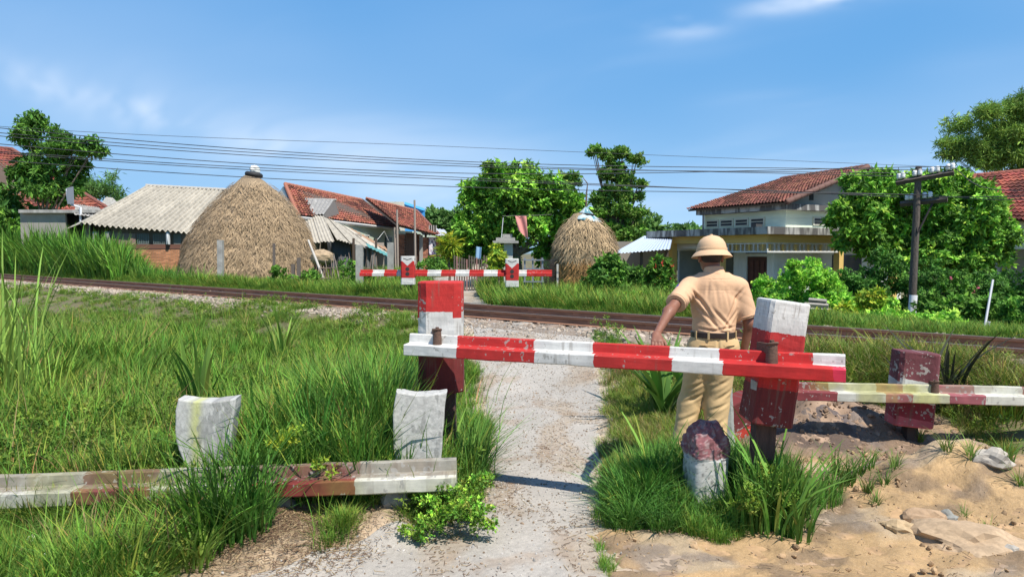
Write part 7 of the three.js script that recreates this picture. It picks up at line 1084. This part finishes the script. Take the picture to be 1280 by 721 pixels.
  for (const a of [0.5, 1.15, 2.0, 2.64]) { const lp = bx(0.014, 0.056, 0.006, Math.cos(a) * 0.160, 0.973, Math.sin(a) * 0.132 + 0.004, Math.PI / 2 - a); addP('belt_loop', lp, tan2, trousers); }
  for (const s of [-1, 1]) { const pk = bx(0.100, 0.006, 0.010, s * 0.078, 0.905, 0.126, s * 0.48, 0.002); addP('pocket_flap', pk, tan2, trousers); }
  // sleeve badge, watch, shoes, hair
  { const dir = nrmz(elL.map((q, i) => q - shL[i])), c = shL.map((q, i) => q + dir[i] * 0.07), g = new THREE.SphereGeometry(0.5, 14, 10); g.scale(0.012, 0.075, 0.055); g.rotateZ(-0.5); g.translate(c[0] - 0.062, c[1] + 0.025, c[2] + 0.0); addP('sleeve_badge', g, M([0.10, 0.05, 0.36], 0.7), shirt); }
  { const dir = nrmz(wrR.map((q, i) => q - elR[i])), c = wrR.map((q, i) => q - dir[i] * 0.02), g = new THREE.TorusGeometry(0.031, 0.006, 8, 24); g.scale(1, 1, 1.6); g.applyQuaternion(new THREE.Quaternion().setFromUnitVectors(V(0, 0, 1), V(...dir))); g.translate(...c); const w = addP('watch', g, M([0.45, 0.42, 0.38], 0.3, { metalness: 0.8 })); const f = new THREE.CylinderGeometry(0.017, 0.017, 0.010, 16); f.rotateX(Math.PI / 2); f.translate(c[0] + 0.01, c[1], c[2] + 0.034); addP('watch_face', f, M([0.1, 0.1, 0.11], 0.2), w); }
  for (const [a, s] of [[anL, -1], [anR, 1]]) { const g = meshField(blend([cone([a[0], 0.045, a[2] + 0.03], [a[0] + s * 0.02, 0.035, a[2] - 0.15], 0.042, 0.036), cone([a[0], 0.05, a[2]], [a[0], 0.10, a[2]], 0.045, 0.045)], 0.03), [a[0] - 0.09, -0.03, a[2] - 0.22], [a[0] + 0.09, 0.16, a[2] + 0.11], 0.008); addP('shoe', g, M([0.025, 0.020, 0.018], 0.4)); }
  { const hairF = (() => { const o = ell([hx, hy + 0.035, hz + 0.010], [0.080, 0.094, 0.096]); return (x, y, z) => Math.max(o(x, y, z), -(y - (hy - 0.028)) + Math.max(0, -(z - hz)) * 0.9); })(); addP('hair', meshField(hairF, [hx - 0.11, hy - 0.08, hz - 0.12], [hx + 0.11, hy + 0.15, hz + 0.13], 0.006), M([0.02, 0.015, 0.013], 0.7)); }
  // pith helmet: dome, sewn band, sloping brim, top button
  const hat = new THREE.Group(); hat.name = 'pith_helmet'; hat.position.set(hx + 0.005, hy + 0.036, hz + 0.012); hat.rotation.x = -0.10; man.add(hat);
  const helm = weave([0.64, 0.42, 0.245], 421);
  const prof = (pts) => new THREE.LatheGeometry(pts.map((a) => new THREE.Vector2(...a)), 48).scale(0.94, 1, 1.12);
  addP('dome', prof([[0.108, 0.028], [0.106, 0.048], [0.098, 0.074], [0.082, 0.098], [0.056, 0.117], [0.028, 0.126], [0.0, 0.128]]), helm, hat);
  addP('hat_band', prof([[0.112, 0.012], [0.1135, 0.020], [0.1125, 0.036], [0.107, 0.038]]), weave([0.58, 0.375, 0.21], 423), hat);
  addP('brim', prof([[0.100, 0.022], [0.114, 0.014], [0.132, -0.004], [0.146, -0.022], [0.149, -0.027], [0.146, -0.028], [0.128, -0.012], [0.105, 0.006], [0.095, 0.010]]), helm, hat);
  { const g = new THREE.SphereGeometry(0.5, 14, 8); g.scale(0.026, 0.014, 0.026); g.translate(0, 0.130, 0); addP('top_button', g, helm, hat); }
}

renderer.render(scene, camera);
